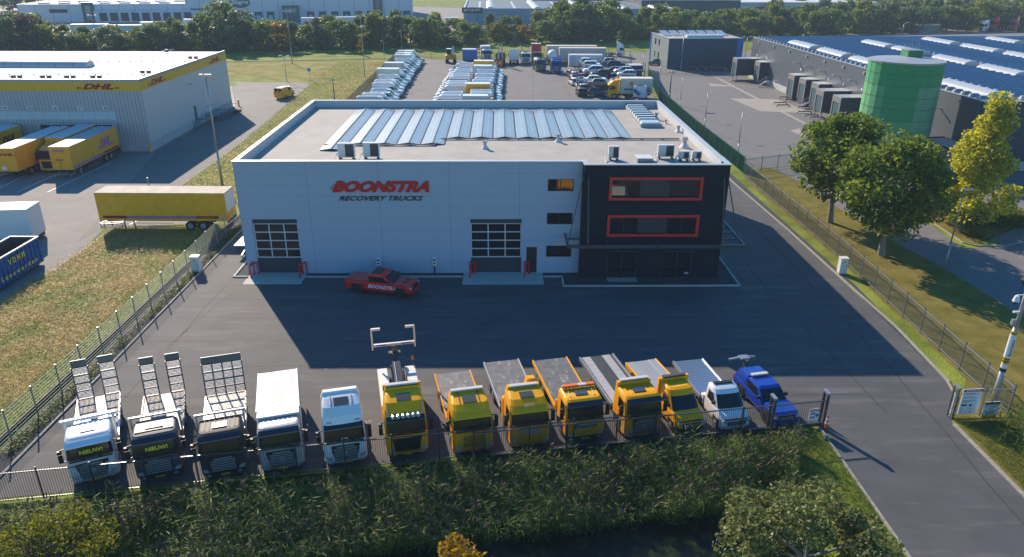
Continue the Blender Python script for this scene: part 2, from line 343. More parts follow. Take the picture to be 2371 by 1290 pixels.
def holes_wall(mb, a0, a1, z0, z1, holes, b0, b1, m=0, ax=0):
    A = sorted({a0, a1, *[h[0] for h in holes], *[h[1] for h in holes]}); Z = sorted({z0, z1, *[h[2] for h in holes], *[h[3] for h in holes]})
    for i in range(len(A)-1):
        for j in range(len(Z)-1):
            am, zm = (A[i]+A[i+1])/2, (Z[j]+Z[j+1])/2
            if any(h[0] < am < h[1] and h[2] < zm < h[3] for h in holes): continue
            if ax == 0: mb.box(A[i], A[i+1], b0, b1, Z[j], Z[j+1], m)
            else: mb.box(b0, b1, A[i], A[i+1], Z[j], Z[j+1], m)
W, D, H = 40.97, 28.83, 10.0
d1 = (.92, 4.75, 0, 5.0); d2 = (19.53, 23.93, 0, 5.0); md = (24.36, 25.28, 0, 2.45)
wins = [(26.14, 28.22, 7.55, 8.48), (26.14, 28.22, 4.6, 5.52), (26.14, 28.22, 1.6, 2.53)]
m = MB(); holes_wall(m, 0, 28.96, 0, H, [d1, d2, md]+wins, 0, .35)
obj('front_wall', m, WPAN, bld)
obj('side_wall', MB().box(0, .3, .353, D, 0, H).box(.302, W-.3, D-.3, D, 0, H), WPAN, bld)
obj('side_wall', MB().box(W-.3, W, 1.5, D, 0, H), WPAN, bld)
m = MB(); rb1 = (31.3, 38.6, 7.32, 8.84); rb2 = (31.3, 38.6, 4.12, 5.6); g1 = (31.32, 33.81, 0, 2.38); g2 = (36.0, 38.57, 0, 2.38)
holes_wall(m, 28.99, W, 0, 2.85, [g1, g2], -1.1, -.8); holes_wall(m, 28.99, W, 2.85, H+.03, [rb1, rb2], -1.2, -.8)
m.box(28.99, 29.25, -.8, .36, 0, H+.03).box(W-.26, W+.02, -.8, 1.5, 0, H+.03)
obj('office_block_wall', m, DPAN, bld)
obj('roof', MB().box(.3, W-.3, .36, D-.3, 9.05, 9.25).box(29.26, W-.27, -.79, .36, 9.05, 9.25), ROOFM, bld)
obj('roof_coping', MB().box(-.06, 28.93, -.06, .42, H, H+.06).box(-.06, .36, .42, D-.36, H, H+.06).box(-.06, W+.06, D-.36, D+.06, H, H+.06).box(W-.36, W+.06, 1.5, D-.36, H, H+.06)
    .box(28.93, 29.3, -.86, .42, H+.03, H+.1).box(28.93, W+.08, -1.26, -.86, H+.03, H+.1).box(W-.36, W+.08, -.86, 1.5, H+.03, H+.1), COPING, bld)
obj('roof_edge_lining', MB().box(.3, .34, .36, D-.3, 9.25, H).box(.34, W-.34, D-.34, D-.3, 9.25, H).box(W-.34, W-.3, .4, D-.3, 9.25, H), mat('parapet_lining', (.5, .52, .54), .6), bld)
INT = mat('dim_interior', (.03, .03, .033), .9); 
obj('interior_floor', MB().box(.4, 28.9, .4, 9, .002, .03).box(.4, 28.9, 9, 9.1, .03, 9).box(29.3, 40.6, -.7, 5, .002, .03).box(29.3, 40.6, -.7, 5, 3.0, 3.1).box(29.3, 40.6, -.7, 5, 6.3, 6.4).box(29.3, 40.6, 5, 5.1, .03, 9), INT, bld)
def overhead(dd, label=None):
    a0, a1, z0, z1 = dd; o = obj('overhead_door', MB().box(a0, a1, .22, .3, .0, 1.42), DOORD, bld); obj('door_header', MB().box(a0, a1, .22, .3, 4.56, 5.0), DOORD, o)
    fr = MB(); pn = MB(); hz = (4.5-1.42)/4
    for r in range(4):
        zb = 1.42+r*hz
        fr.box(a0, a1, .2, .3, zb, zb+.09)
        for c in range(3):
            xa = a0+(a1-a0)*c/3; xb = a0+(a1-a0)*(c+1)/3
            fr.box(xa if c else a0, xa+.09, .2, .3, zb+.09, zb+hz); 
            pn.box(xa+.09, xb-(.09 if c == 2 else 0), .24, .26, zb+.09, zb+hz)
        fr.box(a1-.09, a1, .2, .3, zb+.09, zb+hz)
    fr.box(a0, a1, .2, .3, 4.5, 4.56)
    obj('door_frame', fr, FRAME, o); obj('pane', pn, PANE, o)
overhead(d1); overhead(d2)
obj('door', MB().box(md[0], md[1], .16, .22, 0, md[3]), BFR, bld)
for k, (a0, a1, z0, z1) in enumerate(wins):
    o = obj('window', MB().box(a0, a1, .14, .17, z0, z1), PANE, bld)
    fr = MB().box(a0-.03, a1+.03, -.03, .14, z0-.05, z0).box(a0-.03, a1+.03, -.03, .14, z1, z1+.05).box(a0-.05, a0, -.03, .14, z0, z1).box(a1, a1+.05, -.03, .14, z0, z1).box((a0+a1)/2-.03, (a0+a1)/2+.03, .1, .14, z0, z1)
    obj('frame', fr, BFR, o)
for rb in (rb1, rb2):
    a0, a1, z0, z1 = rb
    o = obj('ribbon_window', MB().box(a0, a1, -.99, -.95, z0, z1), BFR, bld); obj('pane', MB().box(a0, a0+2.4, -1.05, -1.02, z0, z1), PANE, o); obj('pane', MB().box(a1-2.4, a1, -1.05, -1.02, z0, z1), PANE, o)
    obj('blind_panel', MB().box(a0+2.4, a1-2.4, -1.06, -1.0, z0, z1), mat('panel_dark_blue', (.03, .04, .055), .4), o)
    obj('red_frame', MB().box(a0-.22, a1+.22, -1.42, -1.1, z1, z1+.22).box(a0-.22, a1+.22, -1.42, -1.1, z0-.22, z0).box(a0-.22, a0, -1.42, -1.1, z0, z1).box(a1, a1+.22, -1.42, -1.1, z0, z1), REDF, o)
    for t in (1.2, 2.4, 4.9, 6.1): obj('mullion', MB().box(a0+t-.04, a0+t+.04, -1.1, -1.06, z0, z1), BFR, o)
for gd in (g1, g2):
    a0, a1, z0, z1 = gd
    o = obj('glass_door', MB().box(a0, a1, -1.0, -.97, .02, z1), PANE, bld)
    mu = MB().box(a0-.06, a0+.06, -1.14, -1.0, 0, z1).box(a1-.06, a1+.06, -1.14, -1.0, 0, z1).box((a0+a1)/2-.07, (a0+a1)/2+.07, -1.14, -1.0, 0, z1).box(a0-.06, a1+.06, -1.14, -1.0, z1, z1+.08)
    obj('frame', mu, BFR, o)
obj('window_sticker', MB().box(38.1, 38.45, -1.02, -1.006, .3, .48), mat('sticker_white', (.6, .45, .45), .5), bld)
# steel canopy with tie rods
cn = MB(); zc = 3.75
cn.box(27.6, 42.45, -3.05, -2.85, zc-.28, zc).box(27.6, 27.75, -2.85, -.02, zc-.2, zc).box(42.3, 42.45, -2.85, 3.1, zc-.2, zc)
for a in (31, 35.2, 39.2): cn.box(a, a+.12, -2.85, -1.22, zc-.2, zc-.02)
for b in (-1.4, .2, 1.7, 3.0): cn.box(41.0, 42.3, b-.06, b+.06, zc-.15, zc-.02)
cn.box(27.75, 28.9, -1.3, -1.2, zc-.15, zc-.02)
for a, b in (((29.35, -1.25, 9.0), (29.35, -2.9, zc)), ((40.55, -1.25, 9.0), (40.55, -2.9, zc)), ((28.9, -1.2, 9.0), (27.66, -2.9, zc)), ((41.0, -.4, 9.2), (42.38, -.9, zc))): cn.tube(a, b, .05, n=6)
obj('entrance_canopy', cn, mat('canopy_steel', (.06, .085, .1), .4, .4), bld)
# lettering on the facade
SIGR = mat('sign_red', (.5, .008, .012), .35, stain=(6, .62, (.75, .25, .25), .7, (1, 1, .5))); SIGK = mat('sign_black', (.008, .008, .01), .4)
sg = obj('sign', MB().bar((7.8, -.05, 7.72), (8.5, -.05, 7.72), .03, .07).bar((7.95, -.05, 7.9), (8.5, -.05, 7.9), .03, .06).bar((8.1, -.05, 8.08), (8.5, -.05, 8.08), .03, .05), SIGR, bld)
lettering('letters', 'BOONSTRA', SIGR, sg, (7.98, -.02, 7.4), 8.15, 1.0, .08, .42, .06)
for t in (10.35, 12.3, 13.9, 15.05):
    obj('speed_lines', MB().bar((t-.28, -.05, 7.72), (t+.2, -.05, 7.72), .03, .06).bar((t-.2, -.05, 7.9), (t+.2, -.05, 7.9), .03, .06).bar((t-.12, -.05, 8.07), (t+.2, -.05, 8.07), .03, .05), SIGR, sg)
lettering('letters', 'RECOVERY TRUCKS', SIGK, sg, (8.5, -.02, 6.67), 7.1, .42, .05, .4, .02)
# kerbed gravel strips, door aprons
def Bflat(name, pts, z, m_): return flat(name, [B(a, b)[:2] for a, b in pts], z, m_)
Bflat('door_apron', [(.2, -2.4), (5.15, -2.4), (5.15, .2), (.2, .2)], .022, CONC); Bflat('door_apron', [(18.85, -2.6), (25.8, -2.6), (25.8, .2), (18.85, .2)], .022, CONC)
Bflat('gravel_strip', [(-1.0, -.85), (.2, -.85), (.2, 0), (-.0, 0), (0, 28), (-1, 28)], .018, GRAVEL)
Bflat('gravel_strip', [(5.2, -.85), (18.8, -.85), (18.8, 0), (5.2, 0)], .018, GRAVEL)
Bflat('gravel_strip', [(25.85, -.9), (27.4, -.9), (27.4, -2.95), (42.4, -2.95), (42.4, 28), (40.9, 28), (40.9, -1.1), (29, -1.1), (29, 0), (25.85, 0)], .018, GRAVEL)
Bflat('entrance_paving', [(31.3, -2.1), (33.9, -2.1), (33.9, -1.1), (31.3, -1.1)], .024, CONCP)
kb = MB()
for pts in ([(-1.0, 28), (-1.0, -.85), (.2, -.85)], [(5.2, -.9), (18.8, -.9)], [(25.85, -.95), (27.45, -.95), (27.45, -2.98), (42.42, -2.98), (42.42, 28)]):
    kerb_line(kb, [B(*p)[:2] for p in pts], .16, .12)
struct('bed_kerbs', kb, CONC)

# ---- things on the roof
ACW = mat('ac_casing', (.6, .6, .58), .5, noise=(2, .08))
PVG = mat('solar_glass', (.22, .235, .25), .34, 0, spec=.8, noise=(.4, .12), seams=[(1, 1.02, .12, 1.7), (0, .55, .06, 1.5), (1, .51, .05, 1.2)], coat=.3)
ZR = 9.25
ordn = ['first', 'second', 'third', 'fourth', 'fifth', 'sixth', 'seventh', 'eighth', 'ninth', 'tenth', 'eleventh', 'twelfth', 'thirteenth', 'fourteenth', 'fifteenth', 'sixteenth', 'seventeenth', 'eighteenth', 'nineteenth', 'twentieth', 'twenty-first', 'twenty-second', 'twenty-third', 'twenty-fourth', 'twenty-fifth', 'twenty-sixth', 'twenty-seventh', 'twenty-eighth', 'twenty-ninth', 'thirtieth']
def ordw(i):
    if i < 30: return ordn[i]
    t = i+1; tens = {3: 'thirty', 4: 'forty', 5: 'fifty', 6: 'sixty', 7: 'seventy', 8: 'eighty', 9: 'ninety'}[t//10]
    return tens.replace('y', 'ieth') if t % 10 == 0 else tens+'-'+ordn[t % 10-1]
for k in range(13):
    a0 = 5.56+2.27*k; b0 = 6.9 if k == 0 else (9.3 if k < 5 else 11.9); b1 = 26.4
    t = thing('solar_panel_row', ordw(k)+' gabled row of solar panels from the left on the workshop roof', 'solar panels', B(a0, b0, ZR), BYAW, 'solar panel rows on the workshop roof')
    L_ = b1-b0
    def slab(x0, z0, x1, z1): return MB().hexa([(x0, 0, z0-.04), (x1, 0, z1-.04), (x1, L_, z1-.04), (x0, L_, z0-.04), (x0, 0, z0), (x1, 0, z1), (x1, L_, z1), (x0, L_, z0)])
    obj('panel_slope', slab(.0, .08, 1.1, .24), PVG, t); obj('panel_slope', slab(1.12, .24, 2.13, .08), PVG, t); obj('ridge_cap', MB().box(1.08, 1.14, 0, L_, .24, .26), ACW, t)
    obj('support_rail', MB().box(2.14, 2.22, .05, L_, 0, .05).box(.05, 2.1, .1, .14, 0, .08).box(1.08, 1.14, .1, L_-.1, 0, .3), BLACK, t)
ACW = mat('ac_casing', (.6, .6, .58), .5, noise=(2, .08))
SKY = mat('skylight_glazing', (.55, .66, .68), .15, spec=.8)
o = obj('skylight', MB().box(36.85, 38.95, 17.3, 27.6, ZR, ZR+.35), mat('skylight_curb', (.3, .3, .3), .6), bld)
gl = MB(); fr = MB()
for k in range(8):
    b = 17.35+k*1.28
    gl.hexa([(36.9, b, ZR+.35), (38.9, b, ZR+.35), (38.9, b+1.2, ZR+.35), (36.9, b+1.2, ZR+.35), (37, b, ZR+.5), (38.8, b, ZR+.5), (38.8, b+1.2, ZR+.62), (37, b+1.2, ZR+.62)]); fr.box(36.9, 38.9, b+1.16, b+1.32, ZR+.35, ZR+.68)
obj('glazing', gl, SKY, o); obj('frame', fr, BFR, o)
ACW = mat('ac_casing', (.6, .6, .58), .5, noise=(2, .08)); ACG = mat('ac_grille', (.05, .06, .07), .5, seams=[(2, .06, .02, .4)])
def ac(a, b, w_, h, label, gr=.55):
    t = thing('air_conditioner', label, 'air conditioner', B(a, b, ZR), BYAW, 'air conditioning units on the workshop roof')
    obj('casing', MB().box(0, w_, 0, .42, .18, .18+h), ACW, t); obj('grille', MB().box(w_*(1-gr), w_-.06, -.015, 0, .26, .1+h), ACG, t)
    obj('foot', MB().box(.1, .2, -.15, .55, 0, .18), RUBBER, t); obj('foot', MB().box(w_-.2, w_-.1, -.15, .55, 0, .18), RUBBER, t)
    obj('pipe', MB().path([(-.05, .2, .5), (-.25, .2, .3), (-.3, -.6, .06), (-.3, -1.1, .06)], .05), ACW, t)
ac(7.93, 3.7, 1.45, 1.25, 'large left air conditioner on the roof above the lettering'); ac(10.1, 3.9, 1.4, 1.25, 'large right air conditioner on the roof above the lettering')
ac(31.6, 3.5, .9, 1.05, 'single tall air conditioner standing alone above the office block'); ac(36.03, 4.0, 1.42, 1.05, 'widest air conditioner above the office block, beside the hatch', .5)
ac(37.75, 3.2, .87, .68, 'small air conditioner second from the right roof corner'); ac(38.88, 3.2, .82, .68, 'small air conditioner nearest the right roof corner')
t = thing('roof_hatch', 'flat pale hatch box on the office roof', 'roof hatch', B(34.0, 2.6, ZR), BYAW)
obj('lid', MB().box(-.03, 1.35, -.03, 1.35, .32, .4), ACW, t); obj('curb', MB().box(0, 1.32, 0, 1.32, 0, .32), STEEL, t)
vl = ['white roof vent in the middle of the roof in front of the panels', 'dark roof vent by the cable tray', 'tall roof vent right of the skylight near the back', 'tiny roof vent with black cap right of the skylight', 'roof vent beside the right parapet', 'thick roof pipe at the right end of the cable tray', 'low round roof vent near the left front edge']
for (a, b, s_), l in zip(((20.7, 7.8, 1), (27.7, 10.6, 1), (39.3, 21.5, 1), (39.9, 19.2, .6), (40.3, 15, .9), (39.4, 8.3, 1.3), (4.7, 1.6, .6)), vl):
    t = thing('roof_vent', l, 'roof vent', B(a, b, ZR), BYAW, 'roof vents on the workshop', s_)
    obj('base', MB().tube((0, 0, 0), (0, 0, .3), .38, .16, 10), ACW, t); obj('cap', MB().tube((0, 0, .3), (0, 0, .55), .14, n=10).tube((0, 0, .55), (0, 0, .75), .22, .2, 10), STEEL, t)
t = thing('cable_tray', 'black cable tray running along the front of the solar panels', 'cable tray', B(5.6, 6.6, ZR), BYAW)
obj('tray', MB().box(0, 10.2, 2.2, 2.42, .08, .16).box(10.2, 10.42, 2.2, 4.95, .08, .16).box(10.42, 34, 4.73, 4.95, .08, .16), BLACK, t)
f_ = MB()
for k in range(17): f_.box(k*2+.2, k*2+.5, 2.15 if k < 5 else 4.7, 2.46 if k < 5 else 5.0, 0, .08)
obj('foot', f_, ACW, t)
# ---- things at the foot of the facade
for a, l in ((11.47, 'white charging station on the wall behind the red pickup'), (16.33, 'white charging station on the wall right of the red pickup')):
    t = thing('charging_station', l, 'charging station', B(a, 0, 0), BYAW, 'charging stations on the white wall')
    obj('housing', MB().box(-.17, .17, -.24, -.01, .85, 1.5).box(-.13, .13, -.26, -.24, .8, .85), mat('charger_white', (.75, .76, .78), .3), t)
    obj('display', MB().box(-.11, .11, -.262, -.245, 1.25, 1.42).box(-.09, .09, -.275, -.245, .98, 1.1), BLACK, t); obj('cable_post', MB().box(-.05, .05, -.14, -.03, 0, .85), BLACK, t)
for k, (a, s_) in enumerate(((.35, 1), (4.6, 1), (19.3, 1), (24.05, 1))):
    t = thing('guard_rail', 'red tubular guard rail '+['left of the left overhead door', 'right of the left overhead door', 'left of the right overhead door', 'right of the right overhead door'][k], 'guard rail', B(a, -.1, .022), BYAW, 'red guard rails beside the overhead doors')
    for x, y in ((.15, -.8), (.2, 0), (.55, 0)): obj('post', MB().tube((x, y, 0), (x, y, 1.05), .06).tube((x, y, 0), (x, y, .02), .12), REDP, t)
    obj('rail', MB().path([(.15, -.8, 1.05), (.2, -.03, 1.15)], .06, 8).path([(.15, -.8, 1.02), (.55, -.03, 1.15)], .06, 8), REDP, t)
# ================================================================== vehicle kit (front at y = 0, facing -y)
def lvi(L, z):
    if z <= L[0][0]: return L[0]
    for a, b in zip(L[:-1], L[1:]):
        if a[0] <= z <= b[0]:
            t = (z-a[0])/(b[0]-a[0]+1e-9); return tuple(a[i]+(b[i]-a[i])*t for i in range(4))
    return L[-1]
def ring(l, rf=.25, rb_=.08):
    z, yf, yb, hw = l
    P = [(-hw, yf+rf), (-hw+rf*.3, yf+rf*.3), (-hw+rf, yf), (0, yf-.02), (hw-rf, yf), (hw-rf*.3, yf+rf*.3), (hw, yf+rf), (hw, yb-rb_), (hw-rb_, yb), (-hw+rb_, yb), (-hw, yb-rb_)]
    return [(x, y, z) for x, y in P]
def shell(mb, L, rf=.25, rb_=.08, m=0): mb.loft([ring(l, rf, rb_) for l in L], m)
def screen(L, z0, z1, rf=.25, pad=.018, marg=.04, wrap=.6):
    mb = MB(); rows = []
    for i in range(4):
        z, yf, yb, hw = lvi(L, z0+(z1-z0)*i/3)
        rows.append([(-hw+rf*.3-pad*.7+marg*.5, yf+rf*.3-pad*.7, z), (-hw+rf, yf-pad, z), (0, yf-.02-pad, z), (hw-rf, yf-pad, z), (hw-rf*.3+pad*.7-marg*.5, yf+rf*.3-pad*.7, z)])
    for a, b in zip(rows[:-1], rows[1:]):
        for i in range(4): mb.poly([a[i], a[i+1], b[i+1], b[i]])
    return mb
def sidewin(root, *a, **k):
    for s in (-1, 1): obj('side_window', sides(*a, only=s, **k), GLASSD, root)
def sides(L, z0, z1, ya, yb, pad=.015, slant=0, only=0):   # window on both flanks between ya..yb (offsets behind the nose)
    mb = MB()
    for s in ((only,) if only else (-1, 1)):
        a = lvi(L, z0); b = lvi(L, z1)
        mb.poly([(s*(a[3]+pad), ya, z0), (s*(a[3]+pad), yb, z0), (s*(b[3]+pad), yb, z1), (s*(b[3]+pad), max(ya+slant, b[1]+.3), z1)])
    return mb
_WH = {}
def wheel(parent, x, y, r=.5, w_=.3, rim=None, side=1):
    rim = rim or RIM; k = (r, w_, rim.name)
    if k not in _WH:
        a = MB().tube((-w_/2, 0, 0), (w_/2, 0, 0), r, n=18).mesh('wheel', RUBBER, False)
        b = MB().tube((-w_/2-.012, 0, 0), (w_/2+.012, 0, 0), r*.6, n=14).tube((-w_/2-.05, 0, 0), (w_/2+.05, 0, 0), r*.22, n=8).mesh('rim', rim)
        _WH[k] = (a, b)
    o = link('wheel', _WH[k][0], parent, (x, y, r)); link('rim', _WH[k][1], o); return o
def mirrors(root, hw, y, z, big=True):
    for s in (-1, 1):
        mb = MB()
        if big: mb.box(s*(hw+.12)-(.0 if s > 0 else .22), s*(hw+.12)+(.22 if s > 0 else 0), y-.08, y+.08, z-.75, z-.25).box(s*(hw+.12)-(.0 if s > 0 else .22), s*(hw+.12)+(.22 if s > 0 else 0), y-.08, y+.08, z-.2, z).bar((s*(hw-.02), y+.15, z-.02), (s*(hw+.2), y, z+.03), .05).bar((s*(hw-.02), y+.15, z-.8), (s*(hw+.2), y, z-.78), .05)
        else: mb.box(min(s*hw, s*(hw+.22)), max(s*hw, s*(hw+.22)), y-.06, y+.08, z-.2, z)
        obj('mirror', mb, BLACK, root)
def truck_cab(root, paint, roof=2.95, grille='slats', gpaint=None, hw=1.24, cl=2.2, hatch=True, high=0, lower=None, gcol=None, mirror=True, bumper=None, visor=False, dent=False):
    """front part of a lorry: cab body, screen, grille, bumper, lamps, mirrors, front wheels"""
    wt, wb = 2.62, 1.78
    L = [(.34, .16, cl, hw-.03), (.55, .02, cl, hw), (.95, -.02, cl, hw), (1.25, .0, cl, hw), (wb, .06, cl, hw), (wt, .3, cl, hw-.04)]
    if high: rh = roof-wt; L += [(wt+.12*rh, .34, cl, hw-.05), (wt+.45*rh, .52, cl, hw-.08), (roof-.24*rh, .92, cl-.02, hw-.14), (roof-.06*rh, 1.55, cl-.06, hw-.24), (roof, 1.85, cl-.1, hw-.34)]
    else: L += [(roof-.12, .5, cl, hw-.07), (roof-.03, .68, cl-.04, hw-.13), (roof, .85, cl-.1, hw-.2)]
    m = MB(); shell(m, L)
    body = obj('cab', m, paint, root, smooth=False)
    if not high:
        rr = MB()
        for k in range(-3, 4): rr.box(k*.27-.03, k*.27+.03, .95, cl-.25, roof, roof+.025)
        obj('roof_ribs', rr, paint, body)
    else:
        obj('wind_deflector', MB().hexa([(-hw+.1, cl-.3, roof-.3), (hw-.1, cl-.3, roof-.3), (hw-.1, cl+.12, roof-.3), (-hw+.1, cl+.12, roof-.3), (-hw+.25, cl-.2, roof+.12), (hw-.25, cl-.2, roof+.12), (hw-.25, cl+.1, roof+.12), (-hw+.25, cl+.1, roof+.12)]), paint, body)
    obj('windscreen', screen(L, wb+.04, wt-.04), GLASSD, root)
    sidewin(root, L, 1.8, 2.5, .5, 1.45, slant=.12)
    vs = MB(); z0, y0 = wt-.02, .18
    vs.hexa([(-hw+.12, y0-.12, z0), (hw-.12, y0-.12, z0), (hw-.12, y0+.2, z0+.02), (-hw+.12, y0+.2, z0+.02), (-hw+.12, y0-.1, z0+.06), (hw-.12, y0-.1, z0+.06), (hw-.12, y0+.2, z0+.22), (-hw+.12, y0+.2, z0+.22)])
    obj('sun_visor', vs, mat('visor_smoke', (.02, .025, .04), .2) if visor else paint, root)
    # doors' seam and handles
    for s in (-1, 1): obj('door_handle', MB().box(s*hw-.02, s*hw+.02, 1.25, 1.42, 1.45, 1.5), BLACK, root)
    # grille
    gc = gcol or BLACK; gh = .72 if grille != 'small' else .35
    gm = MB()
    if grille == 'wide': gm.hexa([(-.72, -.05, .62), (.72, -.05, .62), (.72, .05, .62), (-.72, .05, .62), (-.88, -.02, 1.5), (.88, -.02, 1.5), (.88, .1, 1.5), (-.88, .1, 1.5)]); nsl = 6
    elif grille == 'small': gm.box(-.7, .7, -.045, .02, 1.12, 1.5); nsl = 2
    elif grille == 'body': gm.box(-.8, .8, -.04, .0, .72, 1.55); nsl = 6; gc = paint
    else: gm.hexa([(-.62, -.05, .58), (.62, -.05, .58), (.7, .05, .58), (-.7, .05, .58), (-.8, -.02, 1.32), (.8, -.02, 1.32), (.8, .1, 1.32), (-.8, .1, 1.32)]).box(-.82, .82, -.03, .04, 1.36, 1.56); nsl = 5
    gr = obj('grille', gm, gc, root); sl = MB()
    for k in range(nsl):
        z = .68+k*(.78/nsl) if grille != 'small' else 1.2+k*.16
        if grille == 'body': sl.box(-.62, .62, -.055, -.03, z+.06, z+.11)
        else: sl.box(-.66, .66, -.1, -.04, z, z+.06)
    obj('slat', sl, BLACK if grille in ('body', 'wide') else SILV, gr)
    if grille in ('slats', 'small'): obj('badge_bar', MB().box(-.5, .5, -.055, -.03, 1.42, 1.5), SILV, gr)
    bp = MB(); bp.loft([ring((.3, .1, .9, hw), .3), ring((.55, -.06, .9, hw+.01), .3)]); obj('bumper', bp, bumper or paint, root)
    obj('number_plate', MB().box(-.26, .26, -.09, -.065, .36, .47), mat('plate_yellow', (.75, .5, .03), .5), root)
    for s in (-1, 1):
        obj('headlight', MB().hexa([(s*.78, -.075, .62), (s*1.1, .0, .62), (s*1.12, .1, .62), (s*.78, .05, .62), (s*.86, -.07, .84), (s*1.16, .06, .84), (s*1.16, .12, .84), (s*.86, .05, .84)] if s > 0 else
            [(s*1.1, .0, .62), (s*.78, -.075, .62), (s*.78, .05, .62), (s*1.12, .1, .62), (s*1.16, .06, .84), (s*.86, -.07, .84), (s*.86, .05, .84), (s*1.16, .12, .84)]), LAMPG, root)
        wheel(root, s*1.08, 1.32, .5, .34); obj('wheel_arch', MB().box(min(s*1.0, s*(hw+.012)), max(s*1.0, s*(hw+.012)), .82, 1.82, .33, 1.02), BLACK, root)
        obj('step', MB().box(min(s*1.0, s*(hw+.02)), max(s*1.0, s*(hw+.02)), 1.86, cl, .35, .9), BLACK, root)
    obj('fog_strip', MB().box(-.95, -.72, -.085, -.05, .4, .5), LAMPG, root); obj('fog_strip', MB().box(.72, .95, -.085, -.05, .4, .5), LAMPG, root)
    obj('screen_frame', MB().box(-hw+.16, hw-.16, -.0, .05, wb-.06, wb+.02), BLACK, root)
    wp = MB()
    for s in (-.5, .35): wp.bar((s, -.0, wb+.02), (s+.55, .06, wb+.16), .03)
    obj('wiper', wp, BLACK, root)
    if hatch:
        zz = roof+.0
        if high: za, zb_ = roof-.24*rh, roof-.06*rh; o = MB().hexa([(-.42, .98, za), (.42, .98, za), (.42, 1.52, zb_-.03), (-.42, 1.52, zb_-.03), (-.42, .98, za+.06), (.42, .98, za+.06), (.42, 1.52, zb_+.03), (-.42, 1.52, zb_+.03)])
        else: o = MB().box(-.4, .4, 1.0, 1.55, zz+.01, zz+.06)
        obj('roof_hatch', o, mat('hatch_smoke', (.05, .055, .065), .35), root)
    if mirror: mirrors(root, hw, .35, 2.45)
    return L
def lightbar(root, y, z, w_=1.5, lenses=(None,), h=.14):
    o = obj('light_bar', MB().box(-w_/2, w_/2, y-.14, y+.14, z, z+.03), BLACK, root); n = len(lenses)
    for k, c in enumerate(lenses):
        obj('lens', MB().box(-w_/2+w_*k/n+.01, -w_/2+w_*(k+1)/n-.01, y-.13, y+.13, z+.03, z+h), c or WL, o)
WL = mat('lens_white', (.6, .58, .52), .25)
def chassis(root, y0, y1, axles, hw=1.1):
    obj('chassis', MB().box(-.45, .45, y0, y1, .55, .85).box(-1.12, -.8, y0+.9, y0+1.9, .45, .95).box(.8, 1.12, y0+.9, y0+1.9, .45, .95), CHAS, root)
    for y in axles:
        for s in (-1, 1): wheel(root, s*.97, y, .5, .5)
def flatdeck(root, y0, y1, z=1.15, hw=1.22, deckm=None, rail=None, railw=.07, head=True, headm=None, zr=None):
    zr = z if zr is None else zr
    dk = MB().hexa([(-hw, y0, z-.12), (hw, y0, z-.12), (hw, y1, zr-.12), (-hw, y1, zr-.12), (-hw, y0, z), (hw, y0, z), (hw, y1, zr), (-hw, y1, zr)])
    obj('deck', dk, deckm or SDECK, root)
    for s in (-1, 1):
        obj('side_rail', MB().hexa([(s*hw, y0, z-.2), (s*(hw+railw), y0, z-.2), (s*(hw+railw), y1, zr-.2), (s*hw, y1, zr-.2), (s*hw, y0, z+.08), (s*(hw+railw), y0, z+.08), (s*(hw+railw), y1, zr+.08), (s*hw, y1, zr+.08)]), rail or YEL, root)
    obj('tail_lights', MB().box(-hw, -hw+.4, y1, y1+.05, zr-.35, zr-.14).box(hw-.4, hw, y1, y1+.05, zr-.35, zr-.14), REDG, root)
    if head: obj('headboard', MB().box(-hw-.05, hw+.05, y0-.12, y0-.02, .9, z+.55), headm or rail or YEL, root)
KS = .92
def near_truck(k, label, fx, fy, ang, cat='tow truck', name='recovery_truck'):
    return thing(name, label, cat, (fx, fy, .012), R(ang), 'vehicles parked in the row behind the front fence', KS)
YT = mat('text_yellow', (.9, .72, .02), .6)
def screen_text(root, txt, w_=1.15, h=.24, x=-.5, z=2.1):
    lettering('lettering', txt, YT, root, (x, .07, z), w_, h, .012, 0, .03, (R(-14), 0, 0))
def ramp(root, x0, x1, y0, z0, hgt=2.75, lean=.5, cols=1, rows=4):
    """loading ramp standing up at the tail, lattice cells and a solid tip; one mesh, pattern kept inside it"""
    def P(x, t, d=0): return (x, y0+lean*t+d, z0+hgt*t)
    fr = MB(); ms = MB()
    fr.hexa([P(x0, .82), P(x1, .82), P(x1, .82, .05), P(x0, .82, .05), P(x0, 1), P(x1, 1), P(x1, 1, .05), P(x0, 1, .05)])
    for c in range(cols+1):
        x = x0+(x1-x0)*c/cols; fr.hexa([P(x-.035, 0), P(x+.035, 0), P(x+.035, 0, .1), P(x-.035, 0, .1), P(x-.035, .82), P(x+.035, .82), P(x+.035, .82, .1), P(x-.035, .82, .1)])
    for r_ in range(rows+1):
        t = .82*r_/rows; fr.hexa([P(x0, t-.012), P(x1, t-.012), P(x1, t-.012, .08), P(x0, t-.012, .08), P(x0, t+.016), P(x1, t+.016), P(x1, t+.016, .08), P(x0, t+.016, .08)])
    n = int((x1-x0)/.075)
    for i in range(n+1):
        x = x0+(x1-x0)*i/n; ms.hexa([P(x-.014, .02, .03), P(x+.014, .02, .03), P(x+.014, .02, .05), P(x-.014, .02, .05), P(x-.014, .81, .03), P(x+.014, .81, .03), P(x+.014, .81, .05), P(x-.014, .81, .05)])
    n = int(hgt*.8/.085)
    for i in range(n+1):
        t = .81*i/n; ms.hexa([P(x0, t, .032), P(x1, t, .032), P(x1, t, .052), P(x0, t, .052), P(x0, t+.012, .032), P(x1, t+.012, .032), P(x1, t+.012, .052), P(x0, t+.012, .052)])
    o = obj('ramp', fr, mat('ramp_steel', (.1, .12, .14), .45, .5), root); obj('lattice', ms, mat('ramp_lattice', (.62, .58, .55), .5, .2), o); return o
